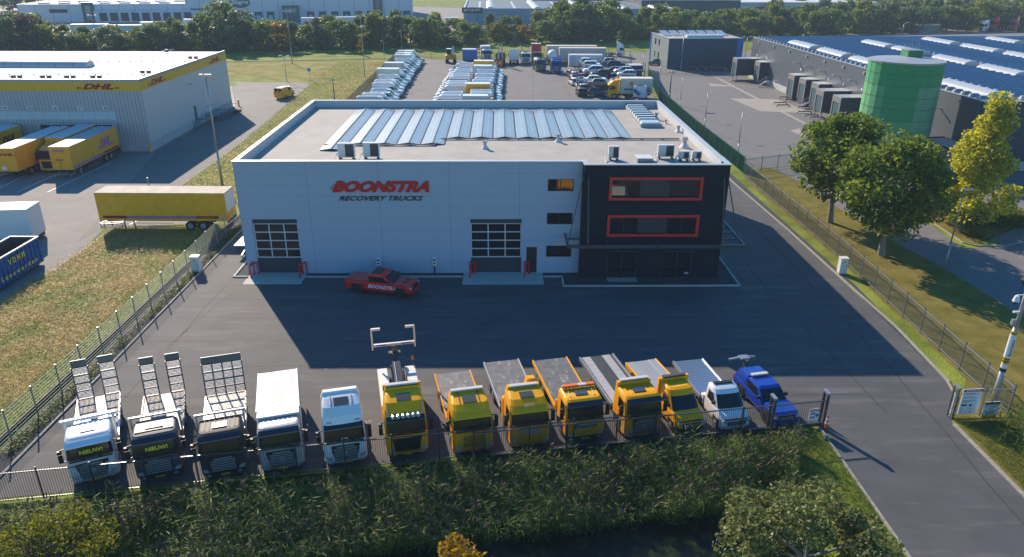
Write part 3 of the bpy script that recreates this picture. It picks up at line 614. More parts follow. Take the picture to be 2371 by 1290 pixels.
RIBD = mat('ribbed_deck', (.3, .28, .26), .55, .2, noise=(3, .15), seams=[(0, .31, .1, .45)])
RIBD2 = mat('ribbed_deck_pale', (.36, .36, .35), .45, .4, noise=(3, .1), seams=[(0, .42, .05, .6)])

# 1 white lorry, two ramps up
t = near_truck(1, 'white flatbed truck with two raised ramps at the far left of the row', -21.74, 31.6, 25)
truck_cab(t, WHI, 2.95); screen_text(t, 'NIEUW!')
chassis(t, 2.2, 8.2, (5.6, 6.9)); flatdeck(t, 2.5, 8.2, 1.15, 1.2, RIBD, WHI, headm=STEEL)
obj('headboard_bar', MB().bar((-1.45, 2.35, 3.1), (1.45, 2.35, 3.1), .16).bar((-1.25, 2.35, 1.1), (-1.25, 2.35, 3.1), .12).bar((1.25, 2.35, 1.1), (1.25, 2.35, 3.1), .12), WHI, t)
ramp(t, -1.2, -.3, 8.2, 1.15, 2.7, .35); ramp(t, .35, 1.25, 8.2, 1.15, 2.7, .35)
obj('wheel_pan', MB().box(-1.0, -.35, 5.2, 5.5, 1.16, 1.22).box(.35, 1.05, 5.2, 5.5, 1.16, 1.22), ALU, t)
# 2 dark lorry, two ramps up
t = near_truck(2, 'dark grey flatbed truck with two raised ramps and yellow lettering in its windscreen', -18.47, 31.87, 21)
truck_cab(t, DGREY, 2.85, bumper=BLK, visor=True); screen_text(t, 'NIEUW!')
chassis(t, 2.2, 8.0, (5.6, 6.9)); flatdeck(t, 2.5, 8.0, 1.15, 1.2, RIBD, mat('rail_brown_grey', (.22, .2, .19), .5, .4))
obj('roof_panel', MB().box(-1.0, 1.0, .95, 2.15, 2.86, 2.9), DGREY, t); obj('hatch_lid', MB().box(-.45, .45, 1.15, 1.6, 2.9, 2.98), WHI, t)
obj('headboard_bar', MB().bar((-1.4, 2.35, 3.05), (1.4, 2.35, 3.05), .12).bar((-1.3, 2.35, 1.1), (-1.3, 2.35, 3.05), .1).bar((1.3, 2.35, 1.1), (1.3, 2.35, 3.05), .1), SILV, t)
ramp(t, -1.15, -.3, 8.0, 1.15, 2.7, .35); ramp(t, .4, 1.25, 8.0, 1.15, 2.7, .35)
# 3 black lorry, one wide ramp
t = near_truck(3, 'black flatbed truck with one full-width raised lattice ramp, third from the left', -15.15, 32.09, 18.5)
truck_cab(t, BLK, 2.85, visor=True); chassis(t, 2.2, 7.6, (5.4, 6.6)); flatdeck(t, 2.5, 7.6, 1.15, 1.2, RIBD2, ALU)
obj('headboard_bar', MB().bar((-1.4, 2.35, 3.05), (1.4, 2.35, 3.05), .12).bar((-1.3, 2.35, 1.1), (-1.3, 2.35, 3.05), .1).bar((1.3, 2.35, 1.1), (1.3, 2.35, 3.05), .1), SILV, t)
ramp(t, -1.2, 1.25, 7.6, 1.15, 2.75, .35, 4)
# 4 silver car transporter, closed white top deck
t = near_truck(4, 'silver truck with a slotted white loading deck reaching over its cab', -12.22, 32.62, 17, 'car transporter', 'car_transporter')
truck_cab(t, SILV, 2.8, hatch=False, visor=True, bumper=SILV); chassis(t, 2.2, 8.0, (5.4, 6.7))
TDW = mat('transporter_white', (.66, .66, .64), .5, noise=(2, .05))
def slope(x0, x1, y0, y1, dz=0, th=.12):
    z = lambda y: 3.0-(y-1.2)*.1+dz
    return [(x0, y0, z(y0)-th), (x1, y0, z(y0)-th), (x1, y1, z(y1)-th), (x0, y1, z(y1)-th), (x0, y0, z(y0)), (x1, y0, z(y0)), (x1, y1, z(y1)), (x0, y1, z(y1))]
obj('deck', MB().hexa(slope(-1.2, 1.2, 1.6, 8.0)), TDW, t)
sl_ = MB()
for x in (-.95, -.82, -.69, -.56, .58, .71, .84, .97): sl_.hexa(slope(x, x+.05, 5.4, 7.9, .004, .02))
for x in (-.95, -.85, -.75, -.65, -.55, .55, .65, .75, .85, .95): sl_.hexa(slope(x, x+.05, 4.6, 4.95, .004, .02))
for y in (2.6, 2.95, 3.3, 3.65, 4.0, 4.35, 4.8): sl_.hexa(slope(-.4, .4, y, y+.12, .004, .02))
obj('slots', sl_, BLACK, t)
obj('side_frame', MB().hexa([(-1.26, 2.3, .9), (-1.2, 2.3, .9), (-1.2, 8, .8), (-1.26, 8, .8), (-1.26, 2.3, 2.95), (-1.2, 2.3, 2.95), (-1.2, 8, 2.36), (-1.26, 8, 2.36)]).hexa([(1.2, 2.3, .9), (1.26, 2.3, .9), (1.26, 8, .8), (1.2, 8, .8), (1.2, 2.3, 2.95), (1.26, 2.3, 2.95), (1.26, 8, 2.36), (1.2, 8, 2.36)]), TDW, t)
# 5 white tractor, high roof
t = near_truck(5, 'white high-roofed tractor unit without a body, fifth from the left', -8.92, 33.15, 15.5, 'tractor unit', 'tractor_unit')
truck_cab(t, WHI, 3.95, high=1, visor=True); chassis(t, 2.2, 5.6, (4.6,)); obj('fifth_wheel', MB().tube((0, 4.6, .9), (0, 4.6, 1.05), .5), BLACK, t)
obj('horn', MB().tube((-.6, 1.0, 3.72), (-.6, 1.7, 3.95), .05, .03), ALU, t); obj('horn', MB().tube((.6, 1.0, 3.72), (.6, 1.7, 3.95), .05, .03), ALU, t)
obj('roof_lamp', MB().box(-.95, -.65, .36, .44, 2.9, 3.0), LAMPG, t); obj('roof_lamp', MB().box(.65, .95, .36, .44, 2.9, 3.0), LAMPG, t); obj('screen_card', MB().box(-.2, .2, .06, .075, 1.9, 2.02), WL, t)
# 6 heavy wrecker
t = near_truck(6, 'big yellow wrecker with roof lamps, side lockers and a raised towing arm behind', -5.7, 33.9, 13)
truck_cab(t, YEL, 3.7, high=1, grille='wide', visor=True, bumper=YEL, hw=1.26); chassis(t, 2.2, 8.0, (5.2, 6.5), )
lightbar(t, 2.2, 3.85, 2.0, (WL, WL)); obj('bar_support', MB().box(-1.15, 1.15, 2.3, 2.45, 2.2, 3.86), YEL, t)
lb = MB().path([(-1.0, .8, 3.35), (-1.0, .25, 2.95), (1.0, .25, 2.95), (1.0, .8, 3.35)], .035, 6); lo = obj('lamp_rail', lb, ALU, t)
for k in range(6): obj('spotlight', MB().tube((-.75+.3*k, .2, 2.95), (-.75+.3*k, .06, 2.95), .12, n=12), LAMPG, lo)
WTOP = mat('locker_top', (.7, .68, .6), .35)
for s in (-1, 1):
    x0, x1 = sorted((s*.62, s*1.26)); o = obj('side_locker', MB().hexa([(x0, 2.6, .7), (x1, 2.6, .7), (x1, 7.6, .7), (x0, 7.6, .7), (x0, 2.6, 2.2), (x1, 2.6, 2.2), (x1, 7.6, 2.0), (x0, 7.6, 2.0)]), YEL, t)
    obj('locker_top', MB().hexa([(x0-.02, 2.6, 2.2), (x1+.02, 2.6, 2.2), (x1+.02, 7.6, 2.0), (x0-.02, 7.6, 2.0), (x0, 2.65, 2.24), (x1, 2.65, 2.24), (x1, 7.55, 2.04), (x0, 7.55, 2.04)]), WTOP, o)
CRM = mat('crane_dark', (.06, .065, .07), .4, .5, noise=(5, .4))
obj('boom', MB().bar((0, 3.0, 1.5), (0, 7.2, 2.5), .55, .5).bar((0, 7.0, 2.4), (0, 8.0, 2.7), .35, .4).box(-.5, .5, 3.0, 4.2, 1.0, 1.8), CRM, t)
obj('boom_strip', MB().bar((-.12, 4.0, 2.03), (-.12, 7.0, 2.74), .06, .05), ALU, t)
for s in (-1, 1): obj('ram', MB().tube((s*.36, 3.2, 1.3), (s*.36, 6.2, 2.5), .09, n=8).box(s*.45-.1, s*.45+.1, 4.6, 5.2, 1.2, 1.9).box(s*.42-.08, s*.42+.08, 6.0, 6.6, 1.0, 2.0), CRM, t)
obj('hose_drum', MB().tube((-.35, 7.4, 2.0), (.35, 7.4, 2.0), .28, n=12).box(-.5, .5, 7.0, 7.5, .9, 1.6), CRM, t)
obj('winch', MB().tube((-.45, 3.6, 1.9), (.45, 3.6, 1.9), .22, n=12).box(-.55, -.45, 3.4, 3.8, 1.5, 2.1).box(.45, .55, 3.4, 3.8, 1.5, 2.1), CRM, t)
arm = obj('underlift_arm', MB().bar((0, 8.0, .9), (0, 8.5, 3.2), .3, .35).box(-.3, .3, 7.7, 8.4, .6, 1.4).box(-.4, .4, 8.1, 8.45, 2.6, 2.85), CRM, t)
ARM = mat('polished_arm', (.5, .49, .47), .4, .5)
obj('bar_decal', MB().bar((-1.2, 8.41, 3.37), (-.5, 8.41, 3.37), .02, .1).bar((.5, 8.41, 3.37), (1.2, 8.41, 3.37), .02, .1), mat('decal_blue', (.02, .08, .35), .4), arm)
obj('cross_bar', MB().bar((-1.45, 8.5, 3.35), (1.45, 8.5, 3.35), .17, .17), ARM, arm)
for s in (-1, 1):
    obj('fork', MB().bar((s*1.45, 8.5, 3.0), (s*1.45, 8.75, 4.5), .11, .11).bar((s*1.45, 8.75, 4.45), (s*.85, 8.75, 4.45), .15, .15), ARM, arm)
    obj('beacon_post', MB().bar((s*1.15, 7.6, 2.0), (s*1.15, 7.6, 2.5), .06), CRM, t) if s > 0 else None
obj('beacon', MB().tube((1.15, 7.6, 2.5), (1.15, 7.6, 2.75), .1, .08, 10), ORANGE, t)
# 7
t = near_truck(7, 'yellow high-cab flatbed with a pale light bar and rusty worn deck, right of the wrecker', -2.08, 34.2, 13.5)
truck_cab(t, YEL, 3.3, high=1, grille='body', hatch=True); lightbar(t, 2.1, 3.35, 2.0, (WL,)); chassis(t, 2.2, 8.0, (5.6, 6.8)); flatdeck(t, 2.45, 8.0, 1.2, 1.2, SDECK, YEL2)
0 and obj('roof_hatch', MB().hexa([(-.3, 1.25, 3.16), (.3, 1.25, 3.16), (.3, 1.7, 3.25), (-.3, 1.7, 3.25), (-.3, 1.25, 3.22), (.3, 1.25, 3.22), (.3, 1.7, 3.31), (-.3, 1.7, 3.31)]), DGREY, t)
obj('roof_bar', MB().bar((-.6, 1.0, 3.18), (-.6, 2.0, 3.38), .04).bar((.6, 1.0, 3.18), (.6, 2.0, 3.38), .04), BLACK, t)
# 8
t = near_truck(8, 'yellow-orange flatbed with a folded yellow crane behind its cab', 1.09, 34.78, 12.5)
truck_cab(t, YEL2, 3.25, high=1, grille='small', gcol=YEL2, hatch=True); lightbar(t, 2.1, 3.28, 1.7, (WL,)); chassis(t, 2.2, 9.0, (5.8, 7.1)); flatdeck(t, 3.1, 9.0, 1.2, 1.22, SDECK, ALU, headm=CHAS)
lettering('lettering', 'BCU', mat('text_pale', (.6, .58, .5), .5), t, (-.3, .42, 2.78), .6, .2, .01, 0, .03, (R(-25), 0, 0))
obj('badge', MB().tube((0, -.06, 1.25), (0, -.09, 1.25), .13, n=14), SILV, t)
cr = obj('crane', MB().box(-.3, .3, 2.45, 2.95, .9, 2.5).bar((-.3, 2.7, 2.4), (1.0, 2.7, 2.9), .35, .4).bar((1.0, 2.7, 2.95), (.7, 2.75, 1.6), .25, .3).hexa([(.1, 2.5, 2.5), (1.15, 2.5, 2.5), (1.15, 2.9, 2.5), (.1, 2.9, 2.5), (.35, 2.5, 3.5), (.85, 2.5, 3.5), (.85, 2.9, 3.5), (.35, 2.9, 3.5)]), YEL2, t)
obj('stabiliser', MB().box(-1.25, -1.0, 2.45, 2.8, .7, 2.3).box(1.0, 1.25, 2.45, 2.8, .7, 1.6), YEL2, t)
# 9
t = near_truck(9, 'yellow flatbed with an orange and white light bar on its roof', 4.23, 35.42, 12.5)
truck_cab(t, YEL, 2.85, grille='small', bumper=CHAS, visor=True, hatch=True); lightbar(t, 1.95, 2.95, 2.1, (ORANGE, ORANGE, WL, ORANGE)); chassis(t, 2.2, 8.6, (5.8, 7.0)); flatdeck(t, 2.6, 8.6, 1.2, 1.22, SDECK, YEL, headm=YEL2)
obj('roof_bar', MB().bar((-.75, .9, 2.9), (-.75, 2.0, 2.9), .04).bar((.75, .9, 2.9), (.75, 2.0, 2.9), .04), ALU, t)
# 10
t = near_truck(10, 'orange-yellow truck with a dark loading deck striped by two pale tracks', 7.62, 35.79, 13.5)
truck_cab(t, YEL2, 2.85, visor=True, cl=2.0); lightbar(t, 2.15, 3.1, 1.9, (WL, WL, WL), .12); chassis(t, 2.0, 9.0, (6.2,))
obj('cab_fairing', MB().hexa([(-1.25, 2.02, .9), (1.25, 2.02, .9), (1.25, 2.35, .9), (-1.25, 2.35, .9), (-1.1, 2.02, 3.08), (1.1, 2.02, 3.08), (1.1, 2.3, 3.08), (-1.1, 2.3, 3.08)]), YEL2, t)
DKD = mat('deck_black', (.05, .055, .06), .5, .3, seams=[(1, .3, .03, 1.6)]); DKP = mat('deck_track', (.42, .42, .41), .5, .4, noise=(4, .12), seams=[(1, .6, .03, .6)])
flatdeck(t, 2.5, 9.0, 1.2, 1.22, DKD, STEEL, head=False, railw=.1, zr=1.05)
def tk(x0, x1): return [(x0, 2.5, 1.204), (x1, 2.5, 1.204), (x1, 8.98, 1.06), (x0, 8.98, 1.06), (x0, 2.5, 1.21), (x1, 2.5, 1.21), (x1, 8.98, 1.068), (x0, 8.98, 1.068)]
obj('deck_track', MB().hexa(tk(-1.1, -.5)), DKP, t); obj('deck_track', MB().hexa(tk(.4, 1.0)), DKP, t)

def light_van_cab(root, paint, roofz=2.35, L_=2.6, hw=.98, lower=BLACK):
    L = [(.35, .1, L_, hw-.05), (.6, 0, L_, hw), (.95, .08, L_, hw), (1.15, .3, L_, hw), (1.32, .85, L_, hw-.02), (2.05, 1.5, L_, hw-.12), (roofz-.08, 1.75, L_, hw-.16), (roofz, 2.0, L_-.1, hw-.25)]
    m = MB(); shell(m, L, .3); obj('cab', m, paint, root)
    obj('windscreen', screen(L, 1.34, 2.03, .3, .02), GLASSD, root); sidewin(root, L, 1.38, 2.0, 1.2, 2.35, slant=.4)
    obj('grille', MB().box(-.6, .6, -.05, .03, .62, .86).box(-.8, .8, .03, .12, .96, 1.02), BLACK, root); obj('bumper', MB().loft([ring((.3, .06, .6, hw), .3), ring((.56, -.06, .6, hw+.01), .3)]), lower, root)
    obj('slat', MB().box(-.55, .55, -.07, -.05, .68, .71).box(-.55, .55, -.07, -.05, .78, .81), SILV, root)
    for s in (-1, 1):
        obj('headlight', MB().box(min(s*.62, s*.93), max(s*.62, s*.93), .0, .14, .82, .98), LAMPG, root); wheel(root, s*(hw-.1), .85, .37, .24)
        obj('wheel_arch', MB().box(min(s*.8, s*(hw+.012)), max(s*.8, s*(hw+.012)), .42, 1.28, .34, .78), BLACK, root)
    mirrors(root, hw-.02, 1.2, 1.75, False)
# 11
t = near_truck(11, 'yellow light truck with a bright slotted aluminium deck and long roof light bar', 10.46, 36.26, 15)
light_van_cab(t, YEL, 2.4, 2.9, 1.02); lightbar(t, 2.9, 2.62, 1.6, (DGREY, DGREY, DGREY), .12); obj('cab_fairing', MB().hexa([(-1.05, 2.9, .8), (1.05, 2.9, .8), (1.05, 3.15, .8), (-1.05, 3.15, .8), (-1.05, 2.85, 2.6), (1.05, 2.85, 2.6), (1.05, 3.1, 2.6), (-1.05, 3.1, 2.6)]), YEL, t)
chassis(t, 2.8, 7.9, (6.4,)); ALS = mat('deck_slotted', (.66, .66, .64), .4, .5, seams=[(0, .13, .04, .15)])
obj('deck', MB().hexa([(-.55, 3.2, .98), (.55, 3.2, .98), (.55, 7.9, .9), (-.55, 7.9, .9), (-.55, 3.2, 1.1), (.55, 3.2, 1.1), (.55, 7.9, 1.0), (-.55, 7.9, 1.0)]), ALU, t)
for s in (-1, 1):
    x0, x1 = sorted((s*.56, s*1.12)); obj('deck_track', MB().hexa([(x0, 3.2, .98), (x1, 3.2, .98), (x1, 7.9, .9), (x0, 7.9, .9), (x0, 3.2, 1.12), (x1, 3.2, 1.12), (x1, 7.9, 1.02), (x0, 7.9, 1.02)]), ALS, t)
    x0, x1 = sorted((s*1.13, s*1.2)); obj('side_rail', MB().hexa([(x0, 3.2, .6), (x1, 3.2, .6), (x1, 7.9, .75), (x0, 7.9, .75), (x0, 3.2, 1.16), (x1, 3.2, 1.16), (x1, 7.9, 1.06), (x0, 7.9, 1.06)]), YEL, t)
# 12
t = near_truck(12, 'white pickup-style truck with a blue-grey ribbed aluminium bed behind', 13.1, 36.45, 11)
light_van_cab(t, WHI, 2.3, 2.7, 1.0, lower=WHI); lightbar(t, 2.35, 2.32, 1.3, (BLACK,), .08); chassis(t, 2.7, 7.6, (6.0,))
flatdeck(t, 3.1, 7.7, 1.0, 1.1, mat('deck_blue_grey', (.36, .42, .48), .32, .75, seams=[(1, .24, .09, .55)]), ALU, head=False)
obj('tool_box', MB().box(-1.05, -.7, 2.75, 3.05, .6, 1.25).box(.7, 1.05, 2.75, 3.05, .6, 1.25), WHI, t)

def pickup_body(root, paint, Lt=5.7, hw=.95, canopy=False, cover=True):
    L = [(.38, .12, Lt-.1, hw-.05), (.6, .0, Lt, hw), (.9, .02, Lt, hw), (1.08, .12, Lt, hw-.03)]
    m = MB(); shell(m, L, .22); m.box(-hw+.1, hw-.1, .2, 1.5, 1.08, 1.14); body = obj('body', m, paint, root)
    C = [(1.06, 1.45, 3.95, hw-.04), (1.2, 1.6, 3.95, hw-.06), (1.68, 2.25, 3.75, hw-.16), (1.78, 2.45, 3.6, hw-.22)]
    m = MB(); shell(m, C, .12); obj('roof', m, paint, body)
    obj('windscreen', screen(C, 1.14, 1.66, .12, .02), GLASSD, root); sidewin(root, C, 1.16, 1.62, 2.0, 3.7, slant=.3)
    obj('grille', MB().box(-.6, .6, -.035, .02, .62, .96), BLACK, root); obj('bumper', MB().box(-hw+.1, hw-.1, -.08, .05, .4, .58), paint, root)
    for s in (-1, 1):
        obj('headlight', MB().box(min(s*.64, s*.9), max(s*.64, s*.9), -.02, .12, .78, .94), LAMPG, root); obj('tail_light', MB().box(min(s*.8, s*.94), max(s*.8, s*.94), Lt-.02, Lt+.02, .75, 1.05), REDG, root)
        for y in (.98, Lt-1.15):
            wheel(root, s*(hw-.1), y, .42, .28, DRIM); obj('wheel_arch', MB().box(min(s*.7, s*(hw+.012)), max(s*.7, s*(hw+.012)), y-.5, y+.5, .37, .88), BLACK, root)
    mirrors(root, hw-.05, 1.9, 1.4, False); return L, C
# 13 blue pickup
t = near_truck(13, 'bright blue pickup with a folded tow frame at its tail, by the gate', 16.2, 36.95, 12.5, 'pickup', 'pickup')
pickup_body(t, BLUP, 5.3, .95)
obj('canopy', MB().hexa([(-.9, 3.95, 1.08), (.9, 3.95, 1.08), (.9, 5.25, 1.08), (-.9, 5.25, 1.08), (-.72, 3.8, 1.8), (.72, 3.8, 1.8), (.72, 5.0, 1.72), (-.72, 5.0, 1.72)]), BLUP, t)
lightbar(t, 3.7, 1.82, 1.2, (WL,)); obj('slat', MB().box(-.5, .5, -.06, -.035, .7, .74).box(-.5, .5, -.06, -.035, .82, .86), SILV, t)
a_ = obj('tow_frame', MB().bar((0, 5.1, .8), (0, 5.8, 1.9), .18).bar((0, 5.3, 1.9), (0, 6.2, 1.95), .2), DGREY, t)
obj('lift_arms', MB().bar((-.2, 5.9, 2.0), (-1.0, 6.1, 1.8), .12).bar((.2, 5.9, 2.0), (1.0, 6.1, 1.8), .12).box(-.35, .35, 5.6, 6.1, 1.95, 2.05), mat('tow_grey', (.3, .34, .38), .4, .5), a_)
# red pickup by the facade
t = thing('pickup', 'red pickup with white lettering on its door, parked along the white facade', 'pickup', (-7.95, 55.75, .012), R(90-14.5), None, 1.0)
pickup_body(t, REDP, 5.85, 1.0)
obj('bed_cover', MB().box(-.88, .88, 4.05, 5.75, 1.085, 1.13), REDP, t); obj('sunroof', MB().box(-.55, .55, 2.75, 3.5, 1.782, 1.8), GLASSD, t)
obj('bonnet_vent', MB().box(-.45, -.25, .5, .9, 1.142, 1.155).box(.25, .45, .5, .9, 1.142, 1.155), BLACK, t)
lettering('lettering', 'BOONSTRA', mat('text_white', (.75, .75, .75), .5), t, (-1.0, 3.75, .62), 2.45, .32, .012, .35, .03, (0, 0, R(-90)))
# ================================================================== fences, gate, signs, masts
def fence(name, label, pts, h, post_m, panel_m, style='bars', sp=2.5, bar=.12, bw=.015, rail_h=None, group=None, cat='fence', post_h=None, topm=None, pw=.06, backfill=None):
    root = thing(name, label, cat, (*pts[0], 0), 0, group); x0, y0 = pts[0]; post_h = post_h or h+.08
    pm = MB().box(-pw/2, pw/2, -pw/2, pw/2, 0, post_h).box(-pw/2-.01, pw/2+.01, -pw/2-.01, pw/2+.01, post_h, post_h+.03).mesh('post', post_m)
    pan = MB(); rl = MB(); cnt = 0
    for (ax, ay), (bx, by) in zip(pts[:-1], pts[1:]):
        L_ = math.hypot(bx-ax, by-ay); ux, uy = (bx-ax)/L_, (by-ay)/L_; n = max(1, round(L_/sp)); ang = math.atan2(uy, ux)
        for i in range(n+1):
            if i == 0 and (ax, ay) != pts[0]: continue
            cnt += 1
            if cnt > 95: continue
            link('post', pm, root, (ax-x0+ux*L_*i/n, ay-y0+uy*L_*i/n, 0), ang)
        P = lambda s_, z: (ax-x0+ux*s_, ay-y0+uy*s_, z)
        if style == 'bars':
            k = int(L_/bar)
            for i in range(1, k):
                s_ = L_*i/k; pan.bar(P(s_, .1), P(s_, h), bw)
            for z in (.2, h-.12): rl.bar(P(0, z), P(L_, z), .05, .05)
        elif style == 'wires':
            k = int(h/.2)
            for i in range(k+1): rl.bar(P(0, .1+(h-.1)*i/k), P(L_, .1+(h-.1)*i/k), .016, .016)
            k = int(L_/.5)
            for i in range(1, k): pan.bar(P(L_*i/k, .1), P(L_*i/k, h), .004)
        elif style == 'sheet':
            k = int(L_/.1)
            for i in range(1, k):
                s_ = L_*i/k; pan.bar(P(s_, .1), P(s_, h), .06, .012)
            for z in (.12, h-.06): rl.bar(P(0, z), P(L_, z), .06, .06)
    if pan.v: tag(obj('panel', pan, panel_m, root), None)
    obj('rail', rl, topm or post_m, root); return root
def FS(s_, d=0): return (FA[0]+FU[0]*s_+FN[0]*d, FA[1]+FU[1]*s_+FN[1]*d)
LFW = mat('fence_wire_pale', (.38, .4, .4), .6, 0)
fence('mesh_fence', 'long galvanised wire fence along the meadow on the left side of the yard', [(-28.55, 27.6), (-28.4, 48), (-28.35, 60), (-29.0, 92)], 2.05, STEEL, LFW, 'wires', 2.5, topm=LFW)
fence('mesh_fence', 'grey wire fence behind the left row of parked vans', [(-29.2, 95), (-30.4, 150), (-31.5, 212)], 2.1, FENCEG, FENCEG, 'bars', 2.6, bar=.2, bw=.02)
fence('mesh_fence', 'thin dark fence closing the back of the vehicle yard', [(-31.2, 212.6), (-5, 211.2), (13, 221), (31, 228)], 1.9, FENCEG, FENCEG, 'bars', 3, bar=.35, bw=.018)
e = thing('timber_edging', 'dark board edging between the meadow and the left wire fence', 'edging', (-29.1, 28, 0)); obj('board', MB().hexa([(-.05, 0, 0), (.05, 0, 0), (0, 64, 0), (-.1, 64, 0), (-.05, 0, .32), (.05, 0, .32), (0, 64, .32), (-.1, 64, .32)]), mat('dark_timber', (.035, .03, .032), .8, noise=(3, .3)), e)
fence('bar_fence', 'anthracite bar fence in front of the parked trucks', [FS(-12), FS(33.3)], 1.95, FENCED, FENCED, 'bars', 2.5, topm=mat('rail_anthracite', (.12, .13, .14), .35, .5))
fence('bar_fence', 'grey bar fence between the driveway and the grass verge on the right', [(30.35, 38.6), (30.4, 52), (30.45, 65), (29.6, 92.5)], 2.0, FENCEG, FENCEG, 'bars', 2.45, topm=STEEL, pw=.07)
fence('bar_fence', 'short grey bar fence carrying the two notice boards right of the driveway', [(26.75, 38.3), (30.3, 38.5)], 1.95, FENCEG, FENCEG, 'bars', 1.8, topm=STEEL, pw=.07)
fence('green_fence', 'green steel fence running beside the workshop towards the back yard', [(29.9, 94), (29.0, 118), (28.7, 147), (31.6, 178), (33.9, 192)], 2.2, FENCEGR, mat('fence_green_dark', (.0, .075, .045), .5), 'sheet', 2.6)
fence('green_fence', 'short green bar fence crossing behind the first verge tree', [(30.1, 94.2), (37.6, 97.4)], 1.9, FENCEGR, FENCEG, 'bars', 2.5)
fence('bar_fence', 'dark fence in front of the small grey building and the green car', [G(1530, 172), G(1735, 176)], 1.9, FENCEG, mat('fence_dkgreen', (.02, .06, .045), .5), 'bars', 3, bar=.22)
# sliding gate
s0, s1 = 22.6, 43.4
t = thing('sliding_gate', 'open sliding bar gate standing along the front fence beside the driveway', 'gate', (*FS(s0, .28), 0), math.atan2(FU[1], FU[0]))
L_ = s1-s0; mb = MB(); 
for i in range(1, int(L_/.12)): mb.bar((i*.12, 0, .4), (i*.12, 0, 1.95), .015)
obj('bars', mb, FENCED, t); obj('beam', MB().box(0, L_, -.06, .06, .12, .34), mat('gate_beam', (.07, .08, .09), .35, .5), t)
obj('rail', MB().box(0, L_, -.03, .03, 1.8, 1.86), mat('rail_anthracite', (.12, .13, .14), .35, .5), t)
for k in range(5): obj('stile', MB().box(L_*k/4-.05, L_*k/4+.05, -.045, .045, .34, 1.95), FENCED, t)
def portal(name, label, s_, d):
    t = thing(name, label, 'gate post', (*FS(s_, d), 0), math.atan2(FU[1], FU[0]), 'gate portals')
    for y in (-.2, .2): obj('post', MB().box(-.07, .07, y-.05, y+.05, 0, 2.35), FENCED, t)
    obj('head', MB().box(-.09, .09, -.28, .28, 2.35, 2.47), STEEL, t); obj('reflector', MB().tube((-.0, -.26, 1.3), (0, -.24, 1.3), .05), ORANGE, t); return t
portal('gate_portal', 'dark gate portal in front of the blue pickup', 41.3-1.3, .25)
portal('gate_portal', 'dark gate portal at the outer end of the open gate, beside the traffic cone', 43.3, .25)
SGW = mat('sign_board_white', (.72, .73, .75), .4); SGR = mat('sign_board_red', (.6, .02, .03), .4); SGT = mat('sign_ink', (.05, .06, .08), .5); SGB = mat('sign_blue', (.02, .1, .4), .4)
a_ = math.atan2(FU[1], FU[0])
t = thing('gate_sign', 'small red and white notice on the end of the sliding gate', 'sign', (*FS(42.35, .36), .62), a_)
obj('board', MB().box(0, .62, -.012, .012, 0, .78), SGW, t); obj('header', MB().box(0, .62, -.016, -.012, .6, .78), SGR, t)
lettering('lettering', 'BOONSTRA', SGW, t, (.05, -.018, .64), .52, .1, .004, .3, .03)
obj('pictogram', MB().tube((.14, -.014, .45), (.14, -.018, .45), .07, n=12).tube((.14, -.014, .2), (.14, -.018, .2), .07, n=12), SGR, t)
obj('pictogram', MB().tube((.3, -.014, .45), (.3, -.018, .45), .07, n=12).tube((.3, -.014, .2), (.3, -.018, .2), .07, n=12).tube((.5, -.014, .32), (.5, -.018, .32), .11, n=14), SGB, t)
t = thing('notice_board', 'tall white notice board with red header on the short fence', 'sign', (26.95, 38.1, .28), R(6))
obj('board', MB().box(0, 1.25, -.02, .02, 0, 1.75), SGW, t); obj('header', MB().box(0, 1.25, -.024, -.02, 1.56, 1.75), SGR, t)
lettering('lettering', 'BOONSTRA', SGW, t, (.15, -.026, 1.6), .95, .11, .004, .35, .03)
lm = MB()
for z, w_ in ((1.44, .7), (1.38, .95), (1.2, .6), (1.14, .9), (.97, .75), (.91, .85), (.85, .4)): lm.box(.12, .12+w_, -.0235, -.0215, z, z+.022)
obj('text_lines', lm, SGT, t); obj('text_lines', MB().box(.1, .45, -.0235, -.0215, .58, .7), SGT, t); obj('pictogram', MB().tube((.68, -.0215, .62), (.68, -.0245, .62), .09, n=14), SGT, t)
for x, z in ((.12, .2), (.7, .35), (.7, .15), (.12, .38)): obj('pictogram', MB().tube((x+.05, -.0215, z), (x+.05, -.0245, z), .045, n=10), SGR, t)
t = thing('warning_board', 'yellow and black striped camera surveillance board leaning on the short fence', 'sign', (28.35, 37.95, .1), R(6))
obj('board', MB().box(0, .95, -.02, .02, 0, 1.15), SGW, t); YB = mat('hazard_yellow', (.7, .4, .01), .5); 
obj('stripe', MB().box(0, .95, -.024, -.02, 0, .26), YB, t); obj('stripe', MB().box(0, .95, -.024, -.02, .93, 1.15), SGT, t)
hz = MB()
for k in range(6): hz.poly([(k*.17, -.026, 0), (k*.17+.08, -.026, 0), (k*.17+.02, -.026, .12), (max(0, k*.17-.06), -.026, .12)])
obj('hazard_bars', hz, BLACK, t); hz = MB()
for k in range(5): hz.poly([(k*.19+.02, -.026, .94), (k*.19+.1, -.026, .94), (k*.19+.14, -.026, 1.0), (k*.19+.06, -.026, 1.0)])
obj('hazard_bars', hz, YB, t)
for s_, z, w_, h_, m_ in (('DIT TERREIN IS', .79, .78, .09, SGT), ("24/7", .61, .4, .12, ORANGE), ("MET CAMERA'S", .46, .78, .09, SGT), ('BEVEILIGD', .32, .6, .09, SGT)):
    lettering('lettering', s_, m_, t, (.475-w_/2, -.024, z), w_, h_, .004, 0, .02)
t = thing('gate_catch', 'grey double post of the gate catch on the right kerb', 'gate post', (26.62, 38.25, 0), R(4))
for y in (-.22, .22): obj('post', MB().box(-.05, .05, y-.05, y+.05, 0, 2.1), FENCEG, t)
obj('head', MB().box(-.07, .07, -.3, .3, 2.1, 2.2), STEEL, t); obj('reflector', MB().tube((0, -.29, 1.1), (0, -.27, 1.1), .05), ORANGE, t)
